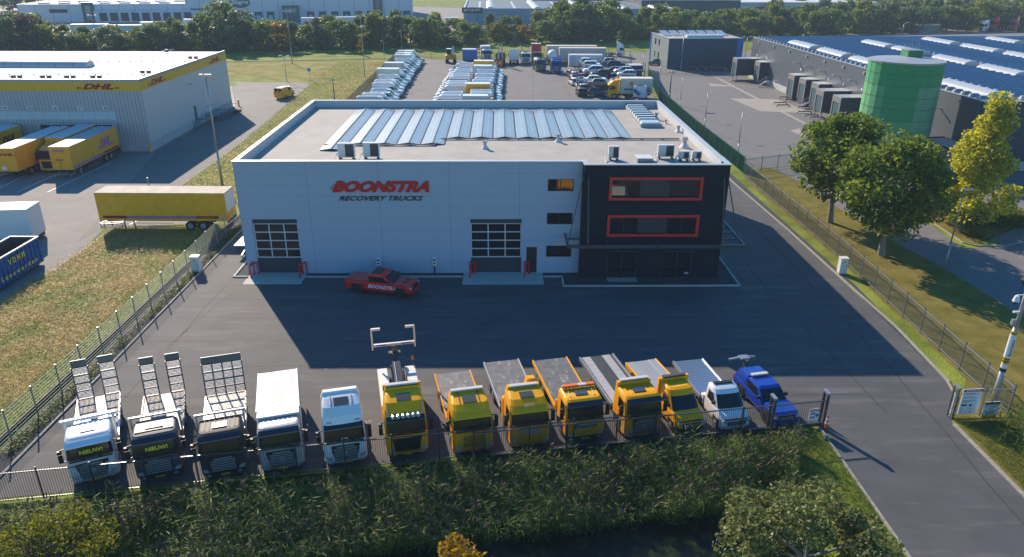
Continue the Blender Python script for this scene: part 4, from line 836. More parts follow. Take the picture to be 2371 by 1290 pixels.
obj('stop', MB().box(-.03, .03, -.27, .17, .5, .56), STEEL, t)
# camera mast
t = thing('camera_mast', 'grey camera mast with black and yellow bands behind the notice boards', 'camera mast', (30.35, 40.0, 0))
MS = mat('mast_steel', (.4, .4, .42), .5, .4, noise=(3, .12))
obj('pole', MB().tube((0, 0, 0), (0, 0, 2.6), .17, .16, 12).tube((0, 0, 2.6), (0, 0, 5.2), .15, .13, 12).tube((0, 0, 5.2), (0, 0, 8.5), .12, .1, 12), MS, t, True)
obj('sleeve', MB().tube((0, 0, 3.2), (0, 0, 4.75), .19, n=14), SGW, t); obj('band', MB().tube((0, 0, 4.75), (0, 0, 4.98), .18, n=14).tube((0, 0, 2.75), (0, 0, 3.2), .185, n=14), YB, t)
[obj('band', MB().tube((0, 0, a), (0, 0, b), r_, n=14), BLACK, t) for a, b, r_ in ((2.2, 2.45, .186), (2.88, 2.97, .189), (3.06, 3.13, .189), (4.82, 4.88, .185))]
o = obj('sleeve', MB().tube((0, 0, 2.45), (0, 0, 2.75), .187, n=14), SGW, t)
lettering('lettering', 'Boonstra', SGB, t, (.06, -.2, 3.35), 1.1, .16, .01, 0, .01, (0, R(-90), 0))
obj('camera_arm', MB().bar((0, 0, 7.35), (-.55, -.1, 7.4), .06), SGW, t); obj('dome_camera', MB().tube((-.55, -.1, 7.0), (-.55, -.1, 7.35), .2, .12, 12), SGW, t); obj('lens', MB().tube((-.55, -.1, 6.85), (-.55, -.1, 7.0), .1, .13, 10), BLACK, t)
obj('floodlight', MB().bar((-.15, 0, 8.0), (-.5, -.1, 8.45), .22, .22), BLACK, t); obj('floodlight', MB().bar((-.1, 0, 6.25), (-.5, -.1, 6.3), .14, .1), SGW, t); obj('junction_box', MB().box(-.36, -.12, -.1, .1, 5.0+.4, 5.75), STEEL, t)
# traffic cone, cabinets
t = thing('traffic_cone', 'orange and white traffic cone at the end of the open gate', 'traffic cone', (18.72, 37.15, .012))
CO = mat('cone_orange', (.75, .09, .02), .5)
obj('base', MB().box(-.19, .19, -.19, .19, 0, .04), CO, t); obj('cone', MB().tube((0, 0, .04), (0, 0, .8), .15, .025, 14), CO, t)
obj('band', MB().tube((0, 0, .22), (0, 0, .36), .127, .102, 14).tube((0, 0, .46), (0, 0, .6), .085, .06, 14), WHI, t)
for (x, y), l in (((29.15, 60.7), 'white utility cabinet on the kerb beside the right-hand fence'), ((-27.75, 60.4), 'white utility cabinet on the kerb beside the left wire fence')):
    t = thing('utility_cabinet', l, 'utility cabinet', (x, y, 0), 0, 'utility cabinets'); CB = mat('cabinet_white', (.66, .66, .63), .45, noise=(3, .06))
    obj('body', MB().box(-.33, .33, -.28, .28, .1, 1.45), CB, t); obj('cap', MB().box(-.36, .36, -.31, .31, 1.45, 1.52), CB, t); obj('plinth', MB().box(-.3, .3, -.25, .25, 0, .1), STEEL, t)
    obj('door_label', MB().box(-.05, .08, -.285, -.28, 1.1, 1.25), ORANGE, t); obj('handle', MB().box(.2, .24, -.3, -.28, .7, .9), BLACK, t)
# trailer tail by the left corner of the workshop
t = thing('flat_trailer', 'pale flat trailer peeking out behind the left corner of the workshop', 'trailer', (-24.6, 66.2, 0), R(0))
obj('deck', MB().box(-1.1, .9, -2, 2.6, .95, 1.05), ALU, t); obj('wheel', MB().tube((-.95, .2, .32), (-.75, .2, .32), .32, n=12), RUBBER, t); obj('wheel', MB().tube((.55, .2, .32), (.75, .2, .32), .32, n=12), RUBBER, t)
obj('drawbar', MB().bar((0, -2, .8), (0, -3.3, .55), .12).bar((0, -3.2, .1), (0, -3.2, .6), .07).tube((-.08, -3.0, .16), (.08, -3.0, .16), .16, n=10), STEEL, t)

# lamp posts
def lamp(label, base, top, heads=1, r=.07, style='arm', m=None, yaw=0, name='street_lamp', cat='lamp post', side=1, group='lamp posts'):
    x, y = base if not isinstance(base[0], int) or abs(base[0]) < 100 and 0 else G(*base)
    h = max(3, HT(top[0], top[1], y)); t = thing(name, label, cat, (x, y, 0), yaw, group); m = m or STEEL
    obj('pole', MB().tube((0, 0, 0), (0, 0, h*.35), r*1.2, r, 8).tube((0, 0, h*.35), (0, 0, h), r*.9, r*.6, 8), m, t, True)
    LH = mat('lamp_head', (.5, .5, .47), .5)
    if style == 'arm': obj('lamp_head', MB().hexa([(-.05*side, -.12, h-.02), (.75*side, -.12, h+.04), (.75*side, .12, h+.04), (-.05*side, .12, h-.02), (-.05*side, -.12, h+.1), (.75*side, -.1, h+.13), (.75*side, .1, h+.13), (-.05*side, .12, h+.1)]), LH, t)
    elif style == 'twin':
        for s_ in (-1, 1): obj('lamp_head', MB().bar((0, 0, h-.1), (s_*.7, 0, h+.05), .08).box(min(s_*.6, s_*1.15), max(s_*.6, s_*1.15), -.2, .2, h, h+.14), LH, t)
    elif style == 'flood':
        obj('cross_bar', MB().bar((-.6, 0, h), (.6, 0, h), .09), m, t)
        for s_ in (-.5, .1, .5): obj('floodlight', MB().box(s_-.2, s_+.2, -.25, .15, h+.02, h+.3), LH, t)
    elif style == 'cam':
        obj('camera', MB().bar((0, 0, h-.1), (-.5, -.2, h-.05), .06).tube((-.5, -.2, h-.45), (-.5, -.2, h-.1), .14, .1), LH, t); obj('camera', MB().bar((0, 0, h-.3), (.4, -.1, h-.2), .12), BLACK, t)
    elif style == 'curve': obj('lamp_head', MB().bar((0, 0, h-.05), (.9*side, 0, h+.5), .1).box(min(.8*side, 1.7*side), max(.8*side, 1.7*side), -.14, .14, h+.45, h+.6), LH, t)
    return t
LAMPS = [('tall floodlight mast on the verge left of the workshop', (515, 430), (478, 178), 'flood', .13), ('street lamp on the right verge behind the bar fence', (2185, 628), (2225, 440), 'arm', .07),
 ('tall lamp post on the meadow left of the van row', (845, 180), (837, 38), 'twin', .1), ('tall twin-headed lamp post by the back fence beyond the small courier van', (677, 148), (663, 26), 'twin', .1),
 ('short lamp post at the edge of the courier road', (664, 189), (657, 130), 'twin', .07), ('thin camera post at the back of the meadow left of the vans', (890, 142), (882, 92), 'cam', .07),
 ('white and grey camera post at the far end of the van row', (931, 121), (930, 70), 'cam', .11), ('pale camera post in front of the tree belt behind the long trailers', (1377, 96), (1377, 62), 'cam', .1),
 ('thick dark mast with floodlights beside the green fence', (1549, 240), (1552, 168), 'flood', .14), ('slim lamp post first beyond the thick mast along the green fence', (1573, 262), (1578, 180), 'arm', .06),
 ('slim lamp post in the middle of the green fence', (1630, 305), (1641, 217), 'arm', .07), ('slim lamp post nearest the office block beside the green fence', (1706, 370), (1719, 262), 'arm', .07),
 ('lamp post behind the green car rack beside the white cab', (1427, 138), (1427, 92), 'arm', .07), ('lamp post right of the raised dark car', (1457, 155), (1457, 107), 'arm', .07),
 ('lamp post right of the black waste container', (1486, 190), (1489, 128), 'arm', .07), ('lamp post beside the yellow and cream truck', (1524, 225), (1529, 150), 'arm', .07),
 ('lamp post in front of the small grey building', (1576, 165), (1581, 88), 'arm', .09), ('post by the blue corner of the small grey building', (1723, 150), (1730, 86), 'twin', .08),
 ('curved street lamp behind the left part of the solar-roofed warehouse', (1859, 92), (1863, 58), 'curve', .09), ('curved street lamp behind the middle of the solar-roofed warehouse', (2086, 92), (2090, 56), 'curve', .09),
 ('tall twin lamp post behind the courier depot roof', (236, 150), (213, 36), 'twin', .12), ('short lamp post behind the courier depot roof', (162, 140), (152, 83), 'arm', .08),
 ('lamp post by the road on the wooded slope', (2190, 62), (2195, 30), 'arm', .1), ('lamp post behind the red cabs at the far right', (2350, 78), (2358, 38), 'arm', .1),
 ('camera mast in the grass left of the van row', (775, 236), (772, 182), 'cam', .11)]
for l, b, tp, st, r_ in LAMPS: lamp(l, b, tp, style=st, r=r_, m=FENCEG if 'dark' in l or 'camera mast' in l else None)
t = thing('road_sign', 'round blue direction sign at the bend of the courier road', 'road sign', (*G(718, 188), 0)); obj('post', MB().tube((0, 0, 0), (0, 0, 2.6), .04), STEEL, t); obj('disc', MB().tube((0, -.05, 2.5), (0, -.07, 2.5), .42, n=18), mat('sign_disc_blue', (.02, .2, .6), .4), t); obj('arrow', MB().box(-.25, .2, -.075, -.07, 2.45, 2.55), SGW, t)
# ================================================================== courier depot and its trailers
DX0, DY0, DYAW = -51.43, 104.38, .01617
dca, dsa = math.cos(DYAW), math.sin(DYAW)
def DD(a, b, z=0): return (DX0+a*dca-b*dsa, DY0+a*dsa+b*dca, z)
dep = thing('courier_depot', 'long grey ribbed depot with a yellow fascia, white roof and truck docks', 'building', (DX0, DY0, 0), DYAW)
GRIB = mat('grey_ribbed_cladding', (.42, .43, .45), .5, .1, seams=[(0, .5, .12, .62)]); GSIDE = mat('pale_cladding', (.52, .52, .53), .5, .05, seams=[(1, 1.1, .04, .88), (2, .12, .03, .93)]); CYEL = mat('fascia_yellow', (.75, .42, .015), .5, seams=[(0, 4, .04, .85)])
CRED = mat('letter_crimson', (.3, .004, .022), .5); PLN = mat('plinth_grey', (.4, .41, .42), .7, noise=(1, .15)); WROOF = mat('white_roof', (.6, .585, .56), .7, noise=(.4, .05), stain=(.4, .62, (.55, .53, .5), .6, (.4, 1.5, 1)))
docks = [(-4.3-3.06-3.46*k, -4.3-3.46*k) for k in range(3)]+[(-21.2, -18.1), (-24.7, -21.6)]
m = MB(); holes_wall(m, -75, 0, 1.3, 8.45, [(a, b, 1.3, 4.0) for a, b in docks]+[(-25, -4.05, 4.5, 5.65)], 0, .3); obj('front_wall', m, GRIB, dep)
obj('side_wall', MB().box(-.3, 0, .302, 34.95, 1.3, 8.45).box(-75, -.302, 34.65, 34.95, 1.3, 8.45), GSIDE, dep)
m = MB(); holes_wall(m, -75, .03, 0, 1.3, [(a, b, .0, 1.3) for a, b in docks], -.03, .3); m.box(-.3, .03, .302, 34.98, 0, 1.3); obj('plinth', m, PLN, dep)
obj('fascia', MB().box(-75, .04, -.04, .3, 8.45, 9.68).box(-.3, .04, .302, 34.99, 8.45, 9.68), CYEL, dep)
obj('fascia', MB().box(-75, .03, -.03, .3, 9.682, 10.03).box(-.3, .03, .302, 34.98, 9.682, 10.03), GRIB, dep)
obj('roof', MB().box(-75, -.3, .3, 34.6, 9.5, 9.85), WROOF, dep)
m = MB(); n_ = 12
for i in range(n_):
    t0, t1 = math.pi*i/n_, math.pi*(i+1)/n_
    m.poly([(-13.5, 14-1.3*math.cos(t0), 9.95+.9*math.sin(t0)), (-13.5, 14-1.3*math.cos(t1), 9.95+.9*math.sin(t1)), (-75, 14-1.3*math.cos(t1), 9.95+.9*math.sin(t1)), (-75, 14-1.3*math.cos(t0), 9.95+.9*math.sin(t0))])
m.poly([(-13.5, 14-1.3*math.cos(math.pi*i/n_), 9.95+.9*math.sin(math.pi*i/n_)) for i in range(n_+1)]); m.box(-75, -13.45, 12.65, 15.35, 9.85, 10.0)
obj('roof_light', m, mat('barrel_skylight', (.42, .45, .48), .35, .2, seams=[(0, 2.6, .12, .6)]), dep)
m = MB().box(-25, -4.05, .1, .14, 4.5, 5.65); obj('window_strip', m, mat('milky_panel', (.45, .58, .62), .3, seams=[(0, 1.75, .07, .7)]), dep)
for k, (a0, a1) in enumerate(docks):
    o = obj('dock_opening', MB().box(a0, a1, 1.2, 1.25, 0, 4.0).box(a0, a1, .3, 1.2, 1.0, 1.1), BLACK, dep); sh = MB()
    sh.box(a0-.1, a1+.1, -1.0, 0-.005, 4.0, 4.12).box(a0-.12, a0, -1.0, -.005, 1.3, 4.0).box(a1, a1+.12, -1.0, -.005, 1.3, 4.0)
    obj('dock_shelter', sh, PLN, o); obj('dock_shelter_curtain', MB().box(a0+.02, a1-.02, -.95, -.9, 3.55, 3.98), BLACK, o)
    obj('dock_number', MB().box((a0+a1)/2-.12, (a0+a1)/2+.12, -.99, -.955, 3.72, 3.85), SGW, o)
for k, (num, a) in enumerate(zip(('28', '27', '26', '25', '24'), (-5.26, -8.75, -12.2, -15.7, -19.15))):
    o = obj('number_plate', MB().box(a-.32, a+.32, -.03, -.002, 5.85, 6.42), SGW, dep); lettering('lettering', num, SGT, o, (a-.23, -.035, 5.93), .46, .4, .01, 0, .03)
def dhl_logo(parent, x, y, z, w_, h, rot, m_=None, lines=True):
    m_ = m_ or CRED; o = lettering('lettering', 'DHL', m_, parent, (x, y, z), w_*.72, h, .03, .38, .05, rot); 
    if lines:
        lm = MB()
        for k in range(3): lm.box(-w_*.14, -.02*w_, -.03, 0, h*(.06+.14*k), h*(.13+.14*k)).box(w_*.74, w_*.86, -.03, 0, h*(.06+.14*k), h*(.13+.14*k))
        q = obj('speed_lines', lm, m_, parent); q.location = (x, y, z); q.rotation_euler = rot
    return o
dhl_logo(dep, -7.8, -.045, 8.68, 5.9, .78, (0, 0, 0)); dhl_logo(dep, .045, 3.4, 8.68, 5.9, .78, (0, 0, R(90))); dhl_logo(dep, .045, 27.1, 8.68, 5.9, .78, (0, 0, R(90)))
dr = obj('roller_door', MB().box(.001, .06, 22.0, 25.1, 1.3, 5.2), mat('door_pale', (.55, .56, .57), .4, seams=[(2, .6, .03, .8)]), dep); obj('door_window', MB().box(.06, .07, 22.4, 22.9, 2.1, 2.4).box(.06, .07, 23.3, 23.8, 2.1, 2.4).box(.06, .07, 24.2, 24.7, 2.1, 2.4), PANE, dr)
obj('door', MB().box(.001, .06, 17.1, 18.0, 1.2, 3.3), mat('door_teal', (.02, .1, .14), .5), dep)
ST = mat('stair_teal', (.06, .2, .25), .5, .3); m = MB().box(.06, 1.4, 16.9, 18.3, 1.1, 1.2)
for k in range(6): m.box(.1, 1.2, 16.9-.28*(k+1), 16.9-.28*k, 1.1-.18*(k+1), 1.16-.18*(k+1))
m.path([(1.3, 18.3, 2.2), (1.3, 16.9, 2.2), (1.25, 15.2, 1.1)], .03).path([(1.3, 18.3, 1.2), (1.3, 18.3, 2.2)], .03).path([(1.3, 16.9, 1.2), (1.3, 16.9, 2.2)], .03).path([(1.25, 15.2, .1), (1.25, 15.2, 1.1)], .03)
obj('stair', m, ST, dep); m = MB().box(.06, 2.4, 21.0, 26.2, 1.1, 1.22).bar((2.4, 26.2, 1.1), (2.2, 31.5, .1), 1.2, .1)
for b in (21, 22.7, 24.4, 26.2): m.path([(2.4, b, 0), (2.4, b, 2.2)], .04)
m.path([(2.4, 21, 2.2), (2.4, 26.2, 2.2), (2.6, 31.4, 1.1)], .04); obj('loading_ramp', m, ST, dep)
obj('wall_lamp', MB().bar((.04, 16.5, 6.9), (.6, 16.4, 6.9), .2, .1), STEEL, dep)
def roofsp(a, b, n, l):
    t = thing('roof_floodlights', l, 'floodlights', DD(a, b, 9.85), DYAW, 'floodlight clusters on the depot roof')
    obj('bracket', MB().bar((-1.2, 0, .35), (.9, .1, .55), .06).bar((-.9, 0, 0), (-.9, 0, .5), .06), STEEL, t)
    for k in range(n): obj('floodlight', MB().box(-.35+.9*k-.25, -.35+.9*k+.25, -.3, .1, .15, .6), mat('flood_brown', (.14, .12, .11), .5), t)
for k, a in enumerate((-6.3, -9.9, -13.2, -17.2)): roofsp(a, 1.2, 2, ['pair of floodlights at the depot roof front edge, nearest the corner', 'second pair of floodlights from the corner along the depot roof front edge', 'third pair of floodlights from the corner along the depot roof front edge', 'fourth pair of floodlights from the corner along the depot roof front edge'][k])
roofsp(-1.6, 6.0, 2, 'floodlights on the right roof edge near the first side logo'); roofsp(-1.2, 23, 2, 'floodlights on the right roof edge near the far side logo'); roofsp(-9, 32.5, 1, 'white-capped floodlight on the far edge of the depot roof'); roofsp(-42, 32.5, 2, 'floodlight cluster at the far left of the depot roof')
m = MB()
for k in range(34): m.box(-1.5-1.75*k, -1.35-1.75*k, 5.2, 5.35, 9.85, 10.0).box(-1.5-1.75*k, -1.35-1.75*k, 20, 20.15, 9.85, 10.0)
tag(obj('roof_anchors', m, BLACK, dep), None, None, None, 'stuff')
for (x, y), l in (((-51.1, 103.6), 'yellow bollard at the near corner of the depot'), ((-51.0, 139.8), 'yellow bollard at the far corner of the depot')):
    t = thing('bollard', l, 'bollard', (x, y, 0), 0, 'yellow bollards at the depot corners'); obj('post', MB().tube((0, 0, 0), (0, 0, 1.2), .14, n=10), YEL, t); obj('cap', MB().tube((0, 0, 1.2), (0, 0, 1.24), .15, n=10), STEEL, t)
TYEL = mat('trailer_yellow', (.85, .38, .012), .45, noise=(1.2, .1)); TROOF = mat('trailer_roof', (.42, .43, .45), .6, noise=(1, .15)); TROOFW = mat('trailer_roof_white', (.6, .6, .6), .6); MAUV = mat('faded_mauve', (.38, .16, .33), .5)
def semi(name, label, x, y, rot, L_, box=TYEL, roof=TROOF, z0=1.1, z1=3.95, w_=2.5, wheels='rear', legs=True, cat='trailer', group=None, thin=1):
    t = thing(name, label, cat, (x, y, .01), rot, group)
    obj('box', MB().box(-w_/2, w_/2, 0, L_, z0, z1), box, t); obj('roof', MB().box(-w_/2-.01, w_/2+.01, -.01, L_+.01, z1, z1+.04), roof, t)
    obj('frame', MB().box(-.5, .5, .3, L_-.2, .8, z0).box(-w_/2, w_/2, 0, .06, z0-.1, z0).box(-w_/2, w_/2, L_-.06, L_, z0-.3, z0), CHAS, t)
    ys = {'rear': (L_-2.6, L_-3.9), 'front': (2.6, 3.9), 'both': (1.4, L_-2.2)}[wheels]
    for yy in ys:
        for s_ in (-1, 1): wheel(t, s_*1.0, yy, .5, .36)
    if legs:
        for s_ in (-.9, .9): obj('landing_leg', MB().box(s_-.06, s_+.06, 2.2, 2.32, 0, .9) if wheels == 'rear' else MB().box(s_-.06, s_+.06, L_-2.4, L_-2.28, 0, .9), STEEL, t)
    sg_ = MB()
    for s_ in (-1, 1): sg_.box(min(s_*1.2, s_*1.24), max(s_*1.2, s_*1.24), 3.6 if wheels == 'rear' else 5.2, 7.4 if wheels == 'rear' else 9, .45, .5).box(min(s_*1.2, s_*1.24), max(s_*1.2, s_*1.24), 3.6 if wheels == 'rear' else 5.2, 7.4 if wheels == 'rear' else 9, .8, .85)
    obj('side_guard', sg_, ALU, t); return t
t = semi('box_trailer', 'yellow trailer with mauve lettering docked nearest the depot corner', -55.85, 90.15, DYAW, 12.3)
dhl_logo(t, 1.26, 7.3, 2.0, 3.9, 1.25, (0, 0, R(90)), MAUV); obj('stripe', MB().box(1.255, 1.265, .2, 8.0, 1.2, 1.48), MAUV, t); obj('stripe', MB().box(1.255, 1.266, 8.02, 12, 1.2, 1.48), CRED, t)
dhl_logo(t, -.9, -.02, 3.35, 2.2, .25, (0, 0, 0), MAUV, False); obj('door_bar', MB().box(-.6, .3, -.04, -.02, 2.3, 2.4).box(-.14, -.1, -.03, -.02, 1.2, 2.3), BLACK, t); obj('roof_end', MB().box(-1.2, 1.2, .05, 1.6, 3.992, 4.0), TROOFW, t)
t = thing('delivery_truck', 'yellow truck with a pale roof docked between two yellow trailers', 'truck', (-59.15, 92.7, .01), DYAW)
truck_cab(t, TYEL, 3.3, high=1, grille='wide', visor=True); obj('box', MB().box(-1.25, 1.25, 2.5, 11.0, 1.1, 3.95), TYEL, t); obj('roof', MB().box(-1.26, 1.26, 2.49, 11.01, 3.95, 4.0), TROOFW, t); chassis(t, 2.2, 10.5, (8, 9.3))
obj('lettering_bar', MB().box(-.5, .5, .12, .16, 2.76, 2.86), CRED, t)
t = semi('box_trailer', 'yellow trailer with twin wheels at its near end, left of the docked truck', -62.1, 89.3, DYAW, 13.0, roof=TROOFW, wheels='front', legs=False)
dhl_logo(t, -.6, -.02, 3.05, 2.3, .3, (0, 0, 0)); obj('coupling', MB().bar((0, .2, .7), (-1.3, -1.2, .5), .12).bar((.4, .2, .7), (-.9, -1.4, .4), .12), CHAS, t); obj('plate', MB().box(-.7, -.1, -.03, -.01, 1.3, 1.7), SGW, t)
t = semi('box_trailer', 'yellow trailer with crimson lettering at the left edge of the picture', -69.45, 90.5, DYAW, 12.5, roof=TROOFW)
dhl_logo(t, 1.26, 8.0, 1.9, 4.0, 1.3, (0, 0, R(90)))
# long yellow trailer parked sideways
t = semi('box_trailer', 'long dirty yellow box trailer parked across the end of the courier yard', -41.5, 72.2, R(-90), 12.9, box=mat('trailer_yellow_dirty', (.85, .42, .01), .5, noise=(1.5, .1), stain=(1.2, .6, (.35, .25, .05), .5, (1, 1, .3)), seams=[(1, .6, .02, .8)]), roof=mat('roof_dirty', (.45, .4, .33), .8, noise=(1, .25)))
obj('stripe', MB().box(1.252, 1.262, .4, 2.8, 1.32, 1.6), CRED, t); obj('stripe', MB().box(1.252, 1.262, 2.8, 9.8, 1.32, 1.6), MAUV, t); obj('stripe', MB().box(1.252, 1.262, 9.8, 12.0, 1.32, 1.6), CRED, t)
lettering('lettering', 'Express & Logistics', TYEL, t, (1.27, 6.0, 1.4), 1.8, .14, .005, 0, 0, (0, 0, R(90))); lettering('lettering', 'www.dhl.com', TYEL, t, (1.27, 10.0, 1.4), 1.5, .13, .005, 0, 0, (0, 0, R(90)))
obj('rear_doors', MB().box(-1.2, 1.2, 12.9, 12.93, 2.0, 3.85), mat('door_offwhite', (.6, .6, .6), .5), t); obj('orange_plate', MB().box(.7, 1.1, 12.9, 12.94, 1.2, 1.8), ORANGE, t)
def cage(label, x, y, rot):
    t = thing('pallet_frame', label, 'steel frame', (x, y, .01), rot, 'steel frames'); m = MB()
    m.path([(-1, -.5, .25), (1, -.5, .25), (1, .5, .25), (-1, .5, .25), (-1, -.5, .25)], .04).path([(-1, 0, .25), (1, 0, .25)], .04); obj('base', m, STEEL, t)
    for x_ in (-1, 1):
        for y_ in (-.5, .5): obj('post', MB().tube((x_, y_, 0), (x_, y_, 1.1 if y_ > 0 else .4), .04), STEEL, t)
    return t
cage('steel frame on the pavement in front of the docked trailers', *G(152, 408), .1); cage('steel frame under the nose of the long yellow trailer', *G(262, 520), .2)
t = thing('traffic_cone', 'small orange cone on the frame under the long yellow trailer', 'traffic cone', (*G(258, 512), .3)); obj('base', MB().box(-.18, .18, -.18, .18, 0, .04), CO, t); obj('cone', MB().tube((0, 0, .04), (0, 0, .7), .14, .02, 12), CO, t)
t = thing('bollard', 'lone thin post in the courier yard behind the long yellow trailer', 'bollard', (*G(346, 437), 0)); obj('post', MB().tube((0, 0, 0), (0, 0, 1.3), .07), STEEL, t); obj('cap', MB().tube((0, 0, 1.3), (0, 0, 1.35), .08), SGW, t)
# white body and blue skip at the left edge
t = thing('white_container', 'plain white box body at the left edge behind the blue container', 'container', (-48.2, 67.0, .01), R(6)); obj('box', MB().box(-4, 2.1, 0, 2.6, .5, 3.4), mat('box_white', (.7, .7, .68), .5, noise=(1, .05)), t); obj('roof', MB().box(-4.02, 2.12, -.02, 2.62, 3.4, 3.44), TROOFW, t); obj('frame', MB().box(-3.9, 2, .1, 2.5, .1, .5), CHAS, t)
BSK = mat('skip_blue', (.012, .1, .3), .55, noise=(1.5, .3), stain=(1.4, .6, (.12, .06, .03), .5)); RST = mat('rusty_inside', (.12, .07, .05), .85, noise=(2, .4))
ax_, ay_ = G(104, 610); bx_, by_ = G(8, 672); ang = math.atan2(by_-ay_, bx_-ax_)+math.pi
t = thing('open_container', 'open blue ribbed steel container with yellow lettering at the left edge', 'container', (ax_, ay_, .01), ang)
L_ = 6.6; m = MB().box(-L_, 0, 0, .08, .25, 2.5).box(-L_, 0, 2.4, 2.48, .25, 2.5).box(-.08, 0, .082, 2.398, .25, 2.5).box(-L_, -L_+.08, .082, 2.398, .25, 2.5); obj('walls', m, BSK, t)
obj('floor', MB().box(-L_+.08, -.08, .08, 2.4, .25, .35), RST, t); obj('lining', MB().box(-L_+.09, -.09, .085, .1, .35, 2.45).box(-L_+.09, -.09, 2.38, 2.395, .35, 2.45).box(-.1, -.085, .1, 2.38, .35, 2.45), RST, t)
m = MB()
for k in range(12): m.box(-L_+.1+k*.56, -L_+.2+k*.56, -.09, 0, .3, 2.4)
obj('rib', m, BSK, t); m = MB().box(-L_-.05, .05, -.06, .1, 2.5, 2.6).box(-L_-.05, .05, 2.38, 2.54, 2.5, 2.6).box(-.1, .05, .1, 2.38, 2.5, 2.6); obj('rim', m, mat('rim_pale', (.35, .38, .4), .5), t)
obj('runner', MB().box(-L_, 0, .5, .65, 0, .25).box(-L_, 0, 1.85, 2.0, 0, .25), CHAS, t)
lettering('lettering', 'V D M M', YT, t, (-4.6, -.1, 1.65), 2.2, .5, .01, 0, .02); lettering('lettering', 'L e e u w a r d e n', YT, t, (-5.9, -.1, .65), 4.9, .42, .01, 0, .02)
obj('scrap', MB().bar((-4, 1, .4), (-2.4, 1.8, 1.2), .3).bar((-3.4, .6, .5), (-2.6, 1.6, 1.4), .25), mat('scrap_blue', (.03, .12, .3), .6), t)

# ------------------------------------------------------------------ vans and cars kit
def build_van(paint, L_=6.0, H_=2.65, roofm=None, windows=False, kind='van', boxm=None, boxz=3.1, nose=1.0):
    t = thing('van', '', 'van'); hw = .98
    if kind == 'van':
        L = [(.32, .1, L_, hw-.04), (.55, 0, L_, hw), (1.0, .08, L_, hw), (1.18, .3, L_, hw-.01), (1.35, .95, L_, hw-.02), (2.1, 1.65, L_, hw-.08), (H_-.12, 1.95, L_-.05, hw-.13), (H_, 2.3, L_-.15, hw-.25)]
        m = MB(); shell(m, L, .25, .1); obj('body', m, paint, t)
        sidewin(t, L, 1.42, 2.0, 1.35, L_-.4 if windows else 2.55, slant=.4)
        rm = MB()
        for k in range(5): rm.box(-.6+.28*k, -.56+.28*k, 2.5, L_-.4, H_, H_+.02)
        obj('roof_ribs', rm, roofm or paint, t); obj('rear_window', MB().box(-.7, -.08, L_, L_+.012, 1.5, 2.1).box(.08, .7, L_, L_+.012, 1.5, 2.1), GLASSD, t)
    else:
        L = [(.32, .1, 2.4, hw-.04), (.55, 0, 2.4, hw), (1.0, .08, 2.4, hw), (1.18, .3, 2.4, hw-.01), (1.35, .95, 2.4, hw-.02), (2.1, 1.65, 2.4, hw-.08), (2.3, 1.85, 2.4, hw-.14)]
        m = MB(); shell(m, L, .25); obj('cab', m, paint, t); sidewin(t, L, 1.42, 2.0, 1.35, 2.3, slant=.4)
        obj('cargo_box', MB().box(-1.08, 1.08, 2.45, L_, .75, boxz), boxm or paint, t); obj('box_roof', MB().box(-1.1, 1.1, 2.43, L_+.02, boxz, boxz+.05), roofm or WHI, t)
        obj('wind_deflector', MB().hexa([(-.8, 1.7, 2.25), (.8, 1.7, 2.25), (.8, 2.4, 2.25), (-.8, 2.4, 2.25), (-.8, 2.3, boxz-.1), (.8, 2.3, boxz-.1), (.8, 2.42, boxz-.1), (-.8, 2.42, boxz-.1)]), paint, t); obj('chassis', MB().box(-.4, .4, 2.3, L_-.1, .45, .75), CHAS, t)
    obj('windscreen', screen(L, 1.38, 2.06, .25, .02), GLASSD, t); obj('grille', MB().box(-.5, .5, -.03, .05, .6, .85), BLACK, t); obj('bumper', MB().box(-hw+.05, hw-.05, -.05, .1, .3, .5), CHAS, t)
    for s_ in (-1, 1):
        obj('headlight', MB().box(min(s_*.6, s_*.92), max(s_*.6, s_*.92), 0, .16, .82, 1.05), LAMPG, t); obj('tail_light', MB().box(min(s_*.86, s_*.96), max(s_*.86, s_*.96), L_, L_+.02, .9, 1.4), REDG, t)
        for y in (.95, L_-1.2): wheel(t, s_*(hw-.1), y, .34, .22)
    mirrors(t, hw-.02, 1.3, 1.75, False); return t
